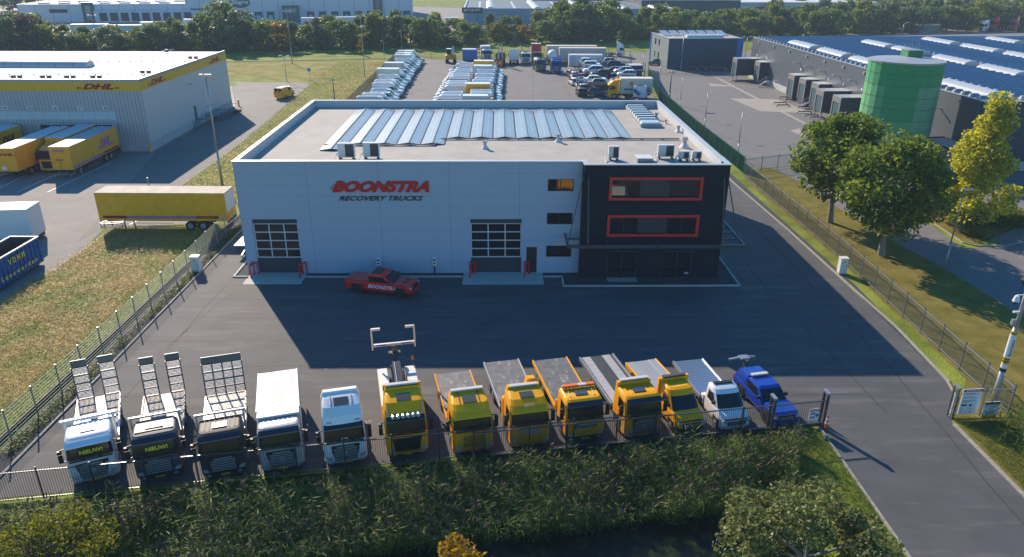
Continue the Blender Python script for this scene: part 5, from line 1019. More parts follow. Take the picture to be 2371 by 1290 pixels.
def build_car(paint, kind='hatch'):
    t = thing('car', '', 'car'); hw = .86; L_ = {'hatch': 4.0, 'saloon': 4.5, 'suv': 4.4, 'mini': 3.6}[kind]; H_ = {'hatch': 1.48, 'saloon': 1.45, 'suv': 1.7, 'mini': 1.5}[kind]; yb = {'hatch': L_-.1, 'saloon': L_-.75, 'suv': L_-.1, 'mini': L_-.05}[kind]; w0 = .92 if kind != 'suv' else 1.05
    L = [(.25, .12, L_-.1, hw-.05), (.45, 0, L_, hw), (.7, .02, L_, hw), (w0, .25 if kind != 'mini' else .1, L_-.05, hw-.04)]
    m = MB(); shell(m, L, .3, .15); body = obj('body', m, paint, t)
    C = [(w0-.02, .95, yb, hw-.06), (w0+.08, 1.1, yb, hw-.08), (H_-.08, 1.75, yb-.35, hw-.2)]; m = MB(); shell(m, C, .15, .12); obj('windows', m, GLASSD, t)
    m = MB(); shell(m, [(H_-.1, 1.68, yb-.3, hw-.18), (H_, 1.95, yb-.55, hw-.28)], .15, .12); pm = m
    for s_ in (-1, 1):
        for y in (2.45, yb-.65): pm.bar((s_*(hw-.075), y-.1, w0), (s_*(hw-.185), y, H_-.08), .06)
        pm.bar((s_*(hw-.1), 1.02, w0), (s_*(hw-.22), 1.7, H_-.08), .06); pm.bar((s_*(hw-.12), yb-.05, w0), (s_*(hw-.24), yb-.36, H_-.08), .1)
    obj('roof', pm, paint, body)
    for s_ in (-1, 1):
        obj('headlight', MB().box(min(s_*.5, s_*.8), max(s_*.5, s_*.8), -.01, .14, .58, .72), LAMPG, t); obj('tail_light', MB().box(min(s_*.62, s_*.84), max(s_*.62, s_*.84), L_-.1, L_+.012, .68, .9), REDG, t)
        for y in (.75, L_-.8): wheel(t, s_*(hw-.08), y, .31, .2)
    mirrors(t, hw-.05, 1.35, 1.1, False); return t
_PR = {}
def place(kind, key, args, label, x, y, heading, group, cat=None, name=None, z=.012, scale=1):
    """heading: compass angle of the nose in the xy plane, degrees from +x; (x, y) is the nose"""
    k = (kind,)+key
    if k not in _PR: t = _PR[k] = {'van': build_van, 'car': build_car}[kind](**args)
    else: t = copy_tree(_PR[k])
    t.location = (x, y, z); t.rotation_euler = (0, 0, R(heading+90)); t.scale = (scale,)*3; t['label'] = label
    t['group'] = group
    if cat: t['category'] = cat
    if name: t.name = name
    return t
# ================================================================== back yard: rows of vans
VW = dict(paint=WHI); VOFF = mat('van_white_warm', (.6, .6, .57), .35, coat=.4, noise=(2, .06)); VBL = mat('van_white_blue', (.5, .56, .62), .3, coat=.4); VSIL = mat('van_silver', (.35, .37, .4), .3, .4); VNAVY = mat('van_navy', (.02, .03, .07), .3, coat=.5)
GRB = mat('box_green_white', (.55, .62, .5), .5); BEI = mat('box_beige', (.6, .54, .45), .6); BXS = mat('box_silver', (.5, .52, .54), .5); 
KV = {'h': (dict(paint=WHI), 'high-roofed white van'), 'l': (dict(paint=VBL, H_=2.2, L_=5.4), 'low bluish white van'), 'w': (dict(paint=VOFF, L_=6.4), 'long warm-white van'), 'n': (dict(paint=WHI, windows=True), 'white side-windowed van'),
      's': (dict(paint=VSIL, H_=2.3, L_=5.3), 'silver van'), 'd': (dict(paint=VNAVY, H_=2.2, L_=5.3, roofm=WHI), 'navy van'), 'x': (dict(paint=WHI, kind='box', L_=6.6, boxm=BXS), 'silver-bodied box van'), 'g': (dict(paint=WHI, kind='box', L_=7.2, boxm=GRB, boxz=3.3), 'pale-green-bodied box van'),
      'e': (dict(paint=WHI, kind='box', L_=6.8, boxm=BEI, boxz=3.1), 'beige-bodied box van'), 'y': (dict(paint=WHI, kind='box', L_=7.0, boxm=YEL2, boxz=3.4), 'yellow-bodied box van'), 'b': (dict(paint=YEL2, H_=2.2, L_=5.0), 'yellow van'), 'f': (dict(paint=VOFF, kind='box', L_=6.8, boxm=VOFF, boxz=3.2), 'all-white box van')}
rows = [('left', 'wnllhnlhgllelshxxf', -21.6, 135.2, 3.95, 0, .35, 'in the row by the left fence', 'vans in the row along the left fence', -.115),
        ('midleft', 'lnhlwhhlnhwhllh', -15.4, 133.8, 3.45, 180, .3, 'in the middle block, left file', 'vans in the middle block, left file', .02),
        ('midright', 'fbhhyhlnhlnlhxhy', -2.0, 134.0, 3.1, 0, .3, 'in the middle block, right file', 'vans in the middle block, right file', -.02)]
for rn, seq, x0, y0, dy, hd, jit, where, grp, drift in rows:
    cnts = {}
    for i, c in enumerate(seq):
        a, desc = KV[c]; n = cnts.get(c, 0); cnts[c] = n+1; tot = seq.count(c)
        lab = desc+' '+where if tot == 1 else (ordw(n)+' '+desc+' from the near end '+where.replace('in the ', 'of the '))
        ln = a.get('L_', 6.0)
        place('van', (c,), a, lab, x0+drift*i+random.uniform(-jit, jit)*.8, y0+dy*i+random.uniform(-jit, jit), hd+random.uniform(-2.5, 2.5), grp, 'van', 'parked_van')
# ------------------------------------------------------------------ cars on the racks
CP = {'white': WHI, 'black': BLK, 'grey': DGREY, 'silver': mat('car_silver', (.38, .39, .41), .25, .5), 'taupe': mat('car_taupe', (.2, .17, .15), .3, .3), 'blue': mat('car_slate_blue', (.05, .08, .13), .25, .3), 'red': REDP, 'green': GREP, 'teal': mat('car_dark_teal', (.02, .06, .07), .25)}
cars = [(1372, 157, 1.9, 0, 'white', 'hatch', 'white hatchback raised highest beside the white box trailer'), (1364, 150, 1.9, 0, 'white', 'hatch', 'white car half hidden behind the raised white hatchback'),
 (1428, 156, 1.9, 0, 'black', 'hatch', 'black hatchback raised high, left of the black waste container'), (1417, 149, 1.9, 0, 'silver', 'hatch', 'pale car behind the raised black hatchback'),
 (1388, 178, 1.9, 180, 'black', 'hatch', 'black hatchback with red tail lamps raised in the middle of the racks'), (1372, 171, 1.9, 180, 'white', 'suv', 'white car just behind the black hatchback in the middle'),
 (1448, 179, 1.9, 180, 'white', 'hatch', 'white hatchback raised at the right end of the racks, nose to the left'), (1441, 171, 1.9, 180, 'silver', 'hatch', 'silver car behind the white hatchback at the right end'),
 (1418, 173, 1.0, 180, 'blue', 'suv', 'slate car between the raised black and white hatchbacks'), (1390, 200, 1.9, 0, 'taupe', 'saloon', 'taupe car raised in the nearest rack, nose to the right'),
 (1380, 192, 1.9, 0, 'white', 'saloon', 'white car behind the raised taupe car'), (1387, 222, .02, 0, 'blue', 'hatch', 'dark blue-grey hatchback on the ground left of the yellow cab'),
 (1398, 213, .02, 0, 'black', 'hatch', 'dark car under the taupe car'), (1436, 194, 1.2, 180, 'black', 'suv', 'black and white car behind the cream truck box'), (1452, 193, 1.2, 180, 'teal', 'saloon', 'dark teal car behind the right part of the cream box'),
 (1420, 186, 1.2, 180, 'grey', 'saloon', 'dark grey car in the middle of the second rack'), (1345, 221, .02, 95, 'black', 'mini', 'small black car nearest the camera in the left line, seen from behind'), (1349, 211, .02, 95, 'silver', 'mini', 'silver car ahead of the small black car'),
 (1343, 203, .02, 95, 'white', 'hatch', 'white car with dark rear window, third in the left line'), (1329, 196, .02, 98, 'white', 'hatch', 'white car at the left edge of the racked cars'), (1340, 187, .02, 60, 'black', 'saloon', 'black car turned aslant beside the left line'),
 (1329, 181, .02, 98, 'white', 'mini', 'white car with round lamps behind the left line'), (1322, 177, .02, 95, 'grey', 'hatch', 'dark car at the far left corner of the racks beside the blue truck'), (1345, 176, .02, 95, 'white', 'mini', 'small white car before the white box trailer'),
 (1354, 194, .02, 20, 'blue', 'hatch', 'dark blue car between the left line and the racks'), (1366, 205, .02, 10, 'grey', 'hatch', 'dark grey car at ground level under the nearest rack'), (1362, 186, .02, 10, 'red', 'hatch', 'red car low between the two racks'),
 (1515, 150, .02, 180, 'green', 'mini', 'green car behind the fence beside the small grey building')]
for px, py, z, hd, c, kd, lab in cars:
    x, y = G(px, py, z); L_ = {'hatch': 4.0, 'saloon': 4.5, 'suv': 4.4, 'mini': 3.6}[kd]; s_ = 1.08; hr = R(hd+random.uniform(-3, 3))
    place('car', (c, kd), dict(paint=CP[c], kind=kd), lab, x+math.cos(hr)*L_/2, y+math.sin(hr)*L_/2, math.degrees(hr), 'cars stored on and around the racks' if 'green car' not in lab else 'cars by the grey building', 'car', 'stored_car', z, s_)
RK = mat('rack_blue', (.02, .07, .2), .5, .3)
for (px, py), L_, lab in (((1395, 160), 14, 'farthest steel car rack'), ((1415, 180), 15, 'middle steel car rack'), ((1405, 204), 13, 'nearest steel car rack')):
    x, y = G(px, py); t = thing('car_rack', lab+' with blue uprights', 'car rack', (x-L_/2, y, 0), 0, 'steel racks carrying cars')
    for k in range(4):
        for y_ in (-1.3, 1.5): obj('upright', MB().box(L_*k/3-.08, L_*k/3+.08, y_-.08, y_+.08, 0, 3.5), RK, t)
    for y_ in (-1.0, .9): obj('beam', MB().box(0, L_, y_-.2, y_+.2, 1.62, 1.78), STEEL, t)
    obj('cross_beam', MB().box(-.1, L_+.1, 1.35, 1.45, 1.6, 1.8).box(-.1, L_+.1, -1.35, -1.25, 1.6, 1.8), RK, t)
# ------------------------------------------------------------------ lorries at the back
def lorry(label, px, py, rot, paint, roof=3.4, body=None, L_=7, grille='slats', high=1, name='parked_truck', z1=3.7, gcol=None, sc_=1.0):
    x, y = G(px, py); t = thing(name, label, 'truck', (x, y, .012), R(rot), 'lorries at the back of the yard', sc_)
    truck_cab(t, paint, roof, high=high, grille=grille, gcol=gcol, visor=False); chassis(t, 2.2, L_, (L_-1.6, L_-2.9))
    if body: obj('box', MB().box(-1.25, 1.25, 2.5, L_, 1.0, z1), body, t); obj('box_roof', MB().box(-1.27, 1.27, 2.49, L_+.01, z1, z1+.05), TROOFW, t)
    return t
t = lorry('green truck facing the camera, left of the blue truck', 1253, 167, 8, GREP, 2.9, None, 7, high=0); obj('tank_body', MB().tube((0, 2.6, 1.9), (0, 6.8, 1.9), .9, n=12), mat('hook_dark', (.03, .05, .05), .5), t)
t = lorry('blue truck facing the camera right of the green truck', 1288, 171, 0, BLUP, 3.5, None, 8); obj('hook_arm', MB().bar((-.5, 2.6, 1.2), (-.5, 6, 2.6), .3).bar((.5, 2.6, 1.2), (.5, 6, 2.6), .3).box(-1.1, 1.1, 2.6, 3.0, 1, 3.2), mat('arm_blue', (.02, .12, .5), .4), t); obj('visor_badge', MB().box(-.7, .7, .3, .34, 3.0, 3.15), WL, t)
t = lorry('white truck with an orange roof facing the camera in the back row', 1218, 149, 0, WHI, 2.9, None, 7, high=0); lightbar(t, 1.9, 2.95, 2.0, (ORANGE,)); 
for s_ in (-1, 1): obj('side_wing', MB().hexa([(s_*1.5-.1, 3, .8), (s_*1.5+.1, 3, .8), (s_*1.5+.1, 6, .8), (s_*1.5-.1, 6, .8), (s_*1.4-.1, 3, 4.4), (s_*1.4+.1, 3, 4.4), (s_*.9+.1, 6, 3.2), (s_*.9-.1, 6, 3.2)]), mat('wing_cream', (.6, .56, .48), .5), t)
t = lorry('white tractor unit seen from behind in the back row', 1190, 143, 180, WHI, 3.6, None, 6); t.location.y -= 2
obj('rear_plate', MB().box(-1.2, 1.2, 2.22, 2.3, 1.3, 3.5), WHI, t)
t = lorry('dark crane truck with two folded white booms in the back row', 1159, 147, 180, DGREY, 3.0, None, 8, high=0)
for x_ in (-.6, .5): obj('boom', MB().bar((x_, 3, 1.4), (x_*.6, 6, 5.6), .32, .32), mat('boom_white', (.55, .57, .6), .4), t)
obj('hook_block', MB().box(-.6, .2, 7.6, 8.1, .4, 1.6).box(.7, 1.1, 7.6, 8.1, .3, 1.4), ORANGE, t)
t = thing('digger', 'orange digger with an open cab at the left end of the back row', 'digger', (*G(1043, 147), 0)); OR2 = mat('digger_orange', (.6, .22, .03), .45)
obj('body', MB().loft([ring((1.0, 0, 3.2, 1.25), .3), ring((2.0, 0, 3.2, 1.25), .3), ring((2.15, .2, 3.0, 1.1), .3)]), OR2, t); obj('cab', MB().box(-1.1, .1, 1.8, 3.2, 2.0, 3.4), GLASSD, t); obj('cab_roof', MB().box(-1.15, .15, 1.7, 3.3, 3.4, 3.5), WHI, t)
for s_ in (-1, 1): obj('track', MB().box(min(s_*.7, s_*1.3), max(s_*.7, s_*1.3), -.2, 3.6, 0, .95), RUBBER, t)
obj('arm', MB().bar((.4, 2.5, 2.2), (.5, 4.5, 3.8), .35).bar((.5, 4.5, 3.8), (.5, 6, 1.8), .25), WHI, t)
t = thing('site_cabin', 'bright blue site cabin beside the orange digger', 'cabin', (*G(1071, 141), 0)); obj('walls', MB().box(0, 3.9, 0, 2.6, .15, 2.85), mat('cabin_blue', (.01, .16, .5), .4, seams=[(0, .6, .03, .8)]), t); obj('roof', MB().box(-.05, 3.95, -.05, 2.65, 2.85, 3.0), mat('cabin_roof', (.5, .6, .65), .5), t); obj('door', MB().box(2.2, 3.0, -.03, 0, .2, 2.3), mat('cabin_blue_dark', (.01, .1, .35), .4), t); obj('lifebuoy', MB().tube((2.6, -.04, .7), (2.6, -.1, .7), .28, n=12), mat('red_orange', (.8, .1, .03), .5), t)
t = thing('steel_rack', 'narrow rusty steel rack between the blue cabin and the white kiosk', 'rack', (*G(1103, 140), 0))
for x_ in (0, 1.4): obj('upright', MB().box(x_-.08, x_+.08, -.1, .1, 0, 3.3), mat('rack_rust', (.12, .07, .05), .7), t)
for z_ in (.8, 1.9, 3.0): obj('shelf', MB().box(.08, 1.32, -.5, .6, z_, z_+.14), mat('rack_rust', (.12, .07, .05), .7), t)
t = lorry('small white truck with a tall pale box in the back row', 1129, 141, 10, VBL, 2.9, BXS, 5.6, high=0, z1=3.5)
t = thing('engine_skid', 'rusty brown machine block in the back row', 'machine', (*G(1149, 147), 0)); obj('block', MB().box(0, 2.4, 0, 2.2, .3, 2.1), mat('rust_brown', (.14, .05, .035), .8, noise=(2, .4)), t); obj('top', MB().box(.1, 2.3, .1, 2.1, 2.1, 2.3), mat('rust_dark', (.07, .03, .025), .8), t); obj('skid', MB().box(0, 2.4, .1, .3, 0, .3).box(0, 2.4, 1.9, 2.1, 0, .3), CHAS, t)
t = lorry('red truck cab behind the white truck with the orange roof', 1240, 131, 180, REDP, 3.8, mat('box_red', (.4, .02, .03), .5), 5, z1=3.9)
for px, l in ((-.3, 0), (.35, 0)): obj('beacon', MB().tube((px*2, 4.6, 3.95), (px*2, 4.6, 4.2), .14), ORANGE, t)
t = lorry('olive yellow truck wedged behind the green truck', 1245, 147, 5, mat('olive_yellow', (.3, .26, .06), .4), 2.7, None, 6, high=0)
t = thing('tanker_trailer', 'white tank on wheels left of the long beige trailers', 'tanker', (*G(1280, 150), 0)); obj('tank', MB().tube((0, 0, 2.1), (0, 6, 2.1), 1.2, n=16), WHI, t, True); obj('frame', MB().box(-.5, .5, 0, 6, .6, 1.1), CHAS, t)
for y in (1.2, 4.6):
    for s_ in (-1, 1): wheel(t, s_*1.0, y, .5, .34)
for s_, (px, py), l in ((1, (1264, 141), 'farther and longer of the two beige box trailers at the back'), (2, (1294, 147), 'nearer beige box trailer at the back')):
    x, y = G(px, py); semi('box_trailer', l, x, y, R(-90), 13.6 if s_ == 1 else 12.2, box=mat('box_cream_dirty', (.5, .48, .43), .6, noise=(1, .1), seams=[(1, 1.2, .03, .85)]), roof=mat('roof_cream', (.58, .52, .42), .7), z1=4.0, wheels='rear', group='box trailers at the back of the yard')
x, y = G(1316, 162); t = semi('box_trailer', 'white box body with a side door in front of the beige trailers', x, y, R(-90), 8.2, box=mat('box_pale_blue', (.5, .55, .6), .5), roof=TROOFW, z1=3.7, group='box trailers at the back of the yard')
obj('side_door', MB().box(1.252, 1.27, .6, 1.6, 1.3, 3.2), mat('door_pale2', (.42, .47, .52), .5), t)
t = lorry('white cab-over truck standing alone at the far right corner of the yard', 1424, 131, 180+20, WHI, 3.9, None, 7)
t.rotation_euler.z = R(85); t.location.x += 2.6
x, y = G(1458, 178); t = thing('waste_container', 'black waste container with a pale lid beside the racks', 'container', (x, y, 0), R(4)); obj('body', MB().box(0, 3.0, 0, 3.4, .1, 2.5), mat('container_dark', (.03, .04, .055), .5, seams=[(0, .4, .04, .7)]), t); obj('lid', MB().box(-.05, 3.05, -.05, 3.45, 2.5, 2.62), BXS, t); obj('skid', MB().box(.3, .5, 0, 3.4, 0, .1).box(2.4, 2.6, 0, 3.4, 0, .1), CHAS, t)
# yellow lorry with cream box, white cabs
x, y = G(1404, 226); t = thing('box_truck', 'yellow cab truck with a cream box parked behind the workshop roof', 'truck', (x, y-.3, .012), R(-90)); CRB = mat('cream_box', (.62, .58, .47), .5)
truck_cab(t, YEL2, 3.6, high=1); chassis(t, 2.2, 8.6, (6.2, 7.4)); obj('box', MB().box(-1.25, 1.25, 2.5, 8.8, 1.0, 3.9), CRB, t); obj('box_roof', MB().box(-1.27, 1.27, 2.49, 8.82, 3.9, 3.95), mat('roof_cream2', (.66, .64, .55), .6), t)
obj('emblem', MB().tube((1.255, 4.6, 3.0), (1.265, 4.6, 3.0), .42, n=16), mat('emblem_orange', (.6, .25, .08), .5), t); obj('text_strip', MB().box(1.255, 1.265, 3.2, 6.3, 1.75, 2.0), SGT, t); obj('stripe', MB().box(1.255, 1.262, 2.7, 8.6, 1.1, 1.2), YEL2, t)
x, y = G(1470, 236); t = thing('parked_truck', 'white truck seen from behind right of the cream box', 'truck', (x, y+6, .012), R(180), 'lorries at the back of the yard'); truck_cab(t, WHI, 3.4, high=1, hatch=False); chassis(t, 2.2, 6.5, (5,)); obj('rear_panel', MB().box(-1.15, 1.15, 2.22, 2.32, 1.2, 3.2), VBL, t)
x, y = G(1492, 240); t = thing('parked_truck', 'white truck with amber beacons at the green fence', 'truck', (x, y+4, .012), R(160), 'lorries at the back of the yard'); truck_cab(t, WHI, 2.95, hatch=False); chassis(t, 2.2, 6.5, (5,)); lightbar(t, 2.0, 3.0, 1.6, (ORANGE, BLUP, ORANGE)); obj('blue_boom', MB().bar((0, 2.6, 1.5), (0, 7, 2.9), .5), BLUP, t)
# small yellow courier van on the road
x, y = G(650, 231); t = place('van', ('cour',), dict(paint=TYEL, H_=2.1, L_=4.9, roofm=WHI), 'small yellow delivery van driving away on the courier road', x+.6, y+5, 78, None, 'van', 'delivery_van'); del t['group']
obj('roof_skin', MB().box(-.72, .72, 2.2, 4.6, 2.1, 2.13), WHI, t); lettering('lettering', 'DHL', CRED, t, (.5, 4.93, 1.15), .9, .2, .01, .3, .03, (0, 0, R(180)))

# ================================================================== right: warehouse, silo, huts
P1x, P1y, PY = 59.85, 95.7, R(2.95)
wh = thing('solar_warehouse', 'large dark grey warehouse with a roof full of blue solar panels and loading docks', 'building', (P1x, P1y, 0), PY)
WDG = mat('warehouse_grey', (.1, .115, .14), .45, .3, seams=[(1, 1.15, .07, .62)]); WNV = mat('navy_and_wall_shade', (.02, .05, .085), .45, .2, seams=[(0, 1.2, .05, .7)])  # shade of the warehouse front painted into the navy; dark hall's own colour
RGR = mat('roof_grey', (.17, .18, .19), .8, noise=(.5, .1))
obj('side_wall', MB().box(0, .3, .3, 84.4, 1.2, 9.0), WDG, wh); obj('front_wall', MB().box(0, 90, 0, .298, 1.2, 9.0), WNV, wh); obj('plinth', MB().box(-.05, .3, .3, 84.4, 0, 1.2).box(-.05, 90, -.05, .298, 0, 1.2), mat('plinth_light', (.42, .42, .42), .7, noise=(1, .2)), wh)
obj('back_wall', MB().hexa([(.3, 84.1, 0), (90, 100, 0), (90, 100.3, 0), (.3, 84.4, 0), (.3, 84.1, 9), (90, 100, 9), (90, 100.3, 9), (.3, 84.4, 9)]), WDG, wh)
obj('roof', MB().loft([[(.3, .3, 8.6), (90, .3, 8.6), (90, 99.9, 8.6), (.3, 84.1, 8.6)], [(.3, .3, 8.8), (90, .3, 8.8), (90, 99.9, 8.8), (.3, 84.1, 8.8)]]), RGR, wh)
obj('coping', MB().box(-.08, .35, .35, 84.4, 9, 9.06).box(-.08, 90, -.08, .35, 9, 9.06), mat('coping_light', (.45, .47, .48), .4, .4), wh)
BSK2 = mat('skylight_white', (.44, .46, .48), .35, seams=[(1, 1.15, .08, .8)], spec=.6)
sky_l = []
for cx, ys_ in ((4.2, [(60, 71), (46, 56.6), (32.3, 43.1), (18.3, 29.3), (3.7, 15.3)]), (20.7, [(62, 72), (50, 59.5), (35, 45), (22, 31.6), (9, 18.6)]), (37.6, [(67.2, 78), (53, 63.6), (39, 50), (25, 36), (11, 22)]), (53, [(69, 79), (55, 65.5), (41, 51.5)])):
    for ya, yb in ys_:
        m = MB(); n_ = 10; P = lambda i, y: (cx-1.5*math.cos(math.pi*i/n_), y, 8.95+.75*math.sin(math.pi*i/n_))
        for i in range(n_): m.poly([P(i, ya), P(i+1, ya), P(i+1, yb), P(i, yb)])
        m.poly([P(i, ya) for i in range(n_+1)]); m.poly([P(i, yb) for i in range(n_+1)][::-1]); m.box(cx-1.75, cx+1.75, ya-.05, yb+.05, 8.8, 8.96)
        obj('barrel_skylight', m, BSK2, wh); sky_l.append((cx, ya, yb))
PVB = mat('solar_blue', (.02, .065, .15), .3, .0, spec=.5, noise=(.35, .5), seams=[(0, 1.7, .08, 3.0)])
def WP(a, b, z=0): return (P1x+a*math.cos(PY)-b*math.sin(PY), P1y+a*math.sin(PY)+b*math.cos(PY), z)
BRK = mat('bracket_white', (.6, .6, .58), .5); nrow = 46
for k in range(nrow):
    y = 1.6+k*1.78; spans = []; x = .9
    for cx, ya, yb in sorted(sky_l):
        if ya-1.2 < y+1.2 and y < yb+.6:
            spans.append((x, cx-2.2)); x = cx+2.4
    spans.append((x, 74)); m = MB(); bk = MB()
    for xa, xb in spans:
        if xb-xa < 1: continue
        if k < 4 and xa > 8: xb = min(xb, 26) if k > 1 else xb
        m.hexa([(xa, 0, .22), (xb, 0, .22), (xb, 1.05, .5), (xa, 1.05, .5), (xa, -.01, .26), (xb, -.01, .26), (xb, 1.04, .54), (xa, 1.04, .54)])
        bk.poly([(xa-.02, 1.1, .52), (xa-.02, 1.45, 0), (xa-.02, .0, .2)]).box(xa-.35, xa-.03, .4, .55, .1, .62)
    t = thing('solar_row', ordw(k)+' row of dark blue panels from the near edge of the warehouse roof', 'solar panels', WP(0, y, 8.8), PY, 'panel rows on the warehouse roof'); obj('panels', m, PVB, t); q_ = MB(); [q_.box(xa, xb, -.03, -.012, .2, .27).box(xa, xb, 1.05, 1.08, .46, .56) for xa, xb in spans if xb-xa > 1]; obj('panel_edge', q_, STEEL, t); obj('brackets', bk, BRK, t)
def dock(yl, depth, label, w_=3.0, zt=4.7):
    o = obj('loading_dock', MB().box(-depth, -.01, yl, yl+w_, .0 if depth < 3 else 1.15, zt), mat('dock_house', (.06, .065, .075), .5, noise=(1, .1)), wh)
    obj('dock_roof', MB().box(-depth-.05, -.01, yl-.06, yl+w_+.06, zt, zt+.12), STEEL, o); obj('dock_mouth', MB().box(-depth-.03, -depth-.005, yl+.45, yl+w_-.45, 1.15, 3.7), mat('dock_teal', (.03, .08, .1), .5), o)
    obj('dock_frame', MB().box(-depth-.12, -depth-.03, yl-.05, yl+.35, .9, zt).box(-depth-.12, -depth-.03, yl+w_-.35, yl+w_+.05, .9, zt).box(-depth-.12, -depth-.03, yl+.35, yl+w_-.35, 3.8, zt), mat('dock_curtain', (.16, .155, .15), .7, noise=(3, .2)), o)
    if depth > 3: obj('dock_leg', MB().box(-depth+.1, -depth+.25, yl+.1, yl+.25, 0, 1.15).box(-depth+.1, -depth+.25, yl+w_-.25, yl+w_-.1, 0, 1.15), STEEL, o)
for yl, dp in ((79.2, 4.8), (73.0, 1.8), (53.0, 2.2), (47.6, 2.2), (42.0, 2.2), (34.5, 4.6), (28.0, 4.6)): dock(yl, dp, '')
for yl, nn in ((69.5, 0), (46.0, 0)):
    m = MB().box(-1.3, -.06, yl, yl+1.3, 1.1, 1.2)
    for k in range(6): m.box(-1.3-.28*(k+1), -1.3-.28*k, yl, yl+1.2, 1.0-.18*k, 1.06-.18*k)
    m.path([(-.1, yl, 2.2), (-1.3, yl, 2.2), (-3.0, yl, 1.1)], .035).path([(-.1, yl, 1.1), (-.1, yl, 2.2)], .035).path([(-1.3, yl, 1.1), (-1.3, yl, 2.2)], .035).path([(-3, yl, 0), (-3, yl, 1.1)], .035); obj('stair', m, STEEL, wh)
for yl in (82, 75.5, 57, 51.5, 45.5, 39.5, 33.5, 8.5): obj('wall_lamp', MB().bar((0, yl, 6.6), (-1.2, yl-.1, 6.75), .14).box(-1.4, -.8, yl-.2, yl+.05, 6.7, 6.85), mat('lamp_pale', (.45, .45, .42), .5), wh)
for yl in (80, 71, 62.5, 54, 46, 38.5, 31, 24, 14, 4.5): obj('wall_vent', MB().box(-.2, -.005, yl-.25, yl+.25, 8.1, 8.5), mat('vent_grey', (.25, .27, .26), .5), wh)
for yl in (80.5, 74.5, 56, 43.5, 37.5, 31, 13): obj('dock_number', MB().box(-.03, -.005, yl-.2, yl+.2, 5.3, 5.8), SGW, wh)
o = obj('side_door', MB().box(-.06, -.005, 10.0, 14.0, 0.05, 3.6), mat('door_frame_dark', (.02, .03, .04), .5), wh); obj('door_leaf', MB().box(-.09, -.062, 10.2, 12.3, .1, 3.3), mat('door_leaf_grey', (.2, .25, .28), .4), o); obj('door_leaf', MB().box(-.09, -.062, 12.4, 13.7, .1, 3.3), mat('door_leaf_teal', (.03, .14, .2), .4), o)
t = thing('roof_stack', 'short black roof pipe near the front of the warehouse', 'roof vent', WP(34, 6.5, 8.8), PY); obj('pipe', MB().tube((0, 0, 0), (0, 0, 2.2), .35, n=10), BLACK, t); obj('cowl', MB().tube((0, 0, 2.2), (0, 0, 2.4), .45, .4, 10), STEEL, t)
RB = mat('rail_dark_steel', (.06, .07, .08), .4, .5)
for k, (px, py) in enumerate(((1705, 190), (1712, 192), (1738, 193), (1750, 196), (1818, 228), (1832, 234), (1806, 241), (1813, 247), (1862, 250), (1878, 257), (1862, 262), (1878, 270), (1890, 275))):
    x, y = G(px, py); t = thing('wheel_guide', ordw(k)+' bent steel wheel guide from the far end in front of the docks', 'wheel guide', (x, y, 0), 0, 'steel wheel guides in front of the docks'); obj('rail', MB().path([(-1.3, 0, 0), (-1.1, 0, .3), (1.1, 0, .3), (1.3, 0, 0)], .1, 6), RB, t)
# silo
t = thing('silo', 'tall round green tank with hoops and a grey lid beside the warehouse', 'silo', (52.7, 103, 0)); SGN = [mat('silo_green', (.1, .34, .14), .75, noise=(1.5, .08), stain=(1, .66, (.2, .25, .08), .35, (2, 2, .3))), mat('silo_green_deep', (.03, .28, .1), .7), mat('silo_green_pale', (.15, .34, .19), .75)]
m = MB(); n_ = 28; Z = [0, 1.47, 2.94, 4.41, 5.88, 7.35, 8.82, 10.3, 11.77, 13.2]
random.seed(3)
for j in range(9):
    for i in range(n_):
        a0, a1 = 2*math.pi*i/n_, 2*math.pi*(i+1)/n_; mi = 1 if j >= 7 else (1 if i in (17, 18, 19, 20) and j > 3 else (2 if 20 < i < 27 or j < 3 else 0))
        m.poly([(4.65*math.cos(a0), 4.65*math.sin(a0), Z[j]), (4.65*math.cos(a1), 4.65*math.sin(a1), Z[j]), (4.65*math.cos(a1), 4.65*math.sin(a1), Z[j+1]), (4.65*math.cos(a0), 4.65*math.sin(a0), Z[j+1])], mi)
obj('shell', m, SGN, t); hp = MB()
for z in Z[3:-1]: hp.tube((0, 0, z-.03), (0, 0, z+.03), 4.69, n=28, cap=False)
obj('hoop', hp, mat('hoop_rust', (.05, .13, .05), .8), t); obj('seam', MB().box(0, 0, 0, 0, 0, 0) if 0 else (lambda mm: [mm.bar((4.665*math.cos(a), 4.665*math.sin(a), 0), (4.665*math.cos(a), 4.665*math.sin(a), 13.2), .018) for a in [2*math.pi*i/14 for i in range(14)]] and mm)(MB()), mat('seam_green', (.03, .2, .1), .7), t)
obj('lid', MB().tube((0, 0, 13.2), (0, 0, 13.3), 4.72, n=28).tube((0, 0, 13.3), (0, 0, 13.55), 4.6, .3, 28), mat('lid_grey', (.3, .33, .37), .6, noise=(1, .1)), t); obj('lid_rim', MB().tube((0, 0, 13.12), (0, 0, 13.24), 4.78, n=28, cap=False), STEEL, t)
o = obj('top_box', MB().box(.6, 2.6, 1.2, 3.2, 13.3, 14.3), mat('top_box_green', (.03, .2, .08), .5), t); obj('top_box_lid', MB().box(.55, 2.65, 1.15, 3.25, 14.3, 14.36), STEEL, o)
m = MB()
for x_ in (.8, 1.5, 2.4): m.path([(x_, 3, 14.36), (x_, 3, 15.1), (x_+.4, 3, 15.1), (x_+.4, 3, 14.36)], .03)
obj('railing', m, STEEL, o)
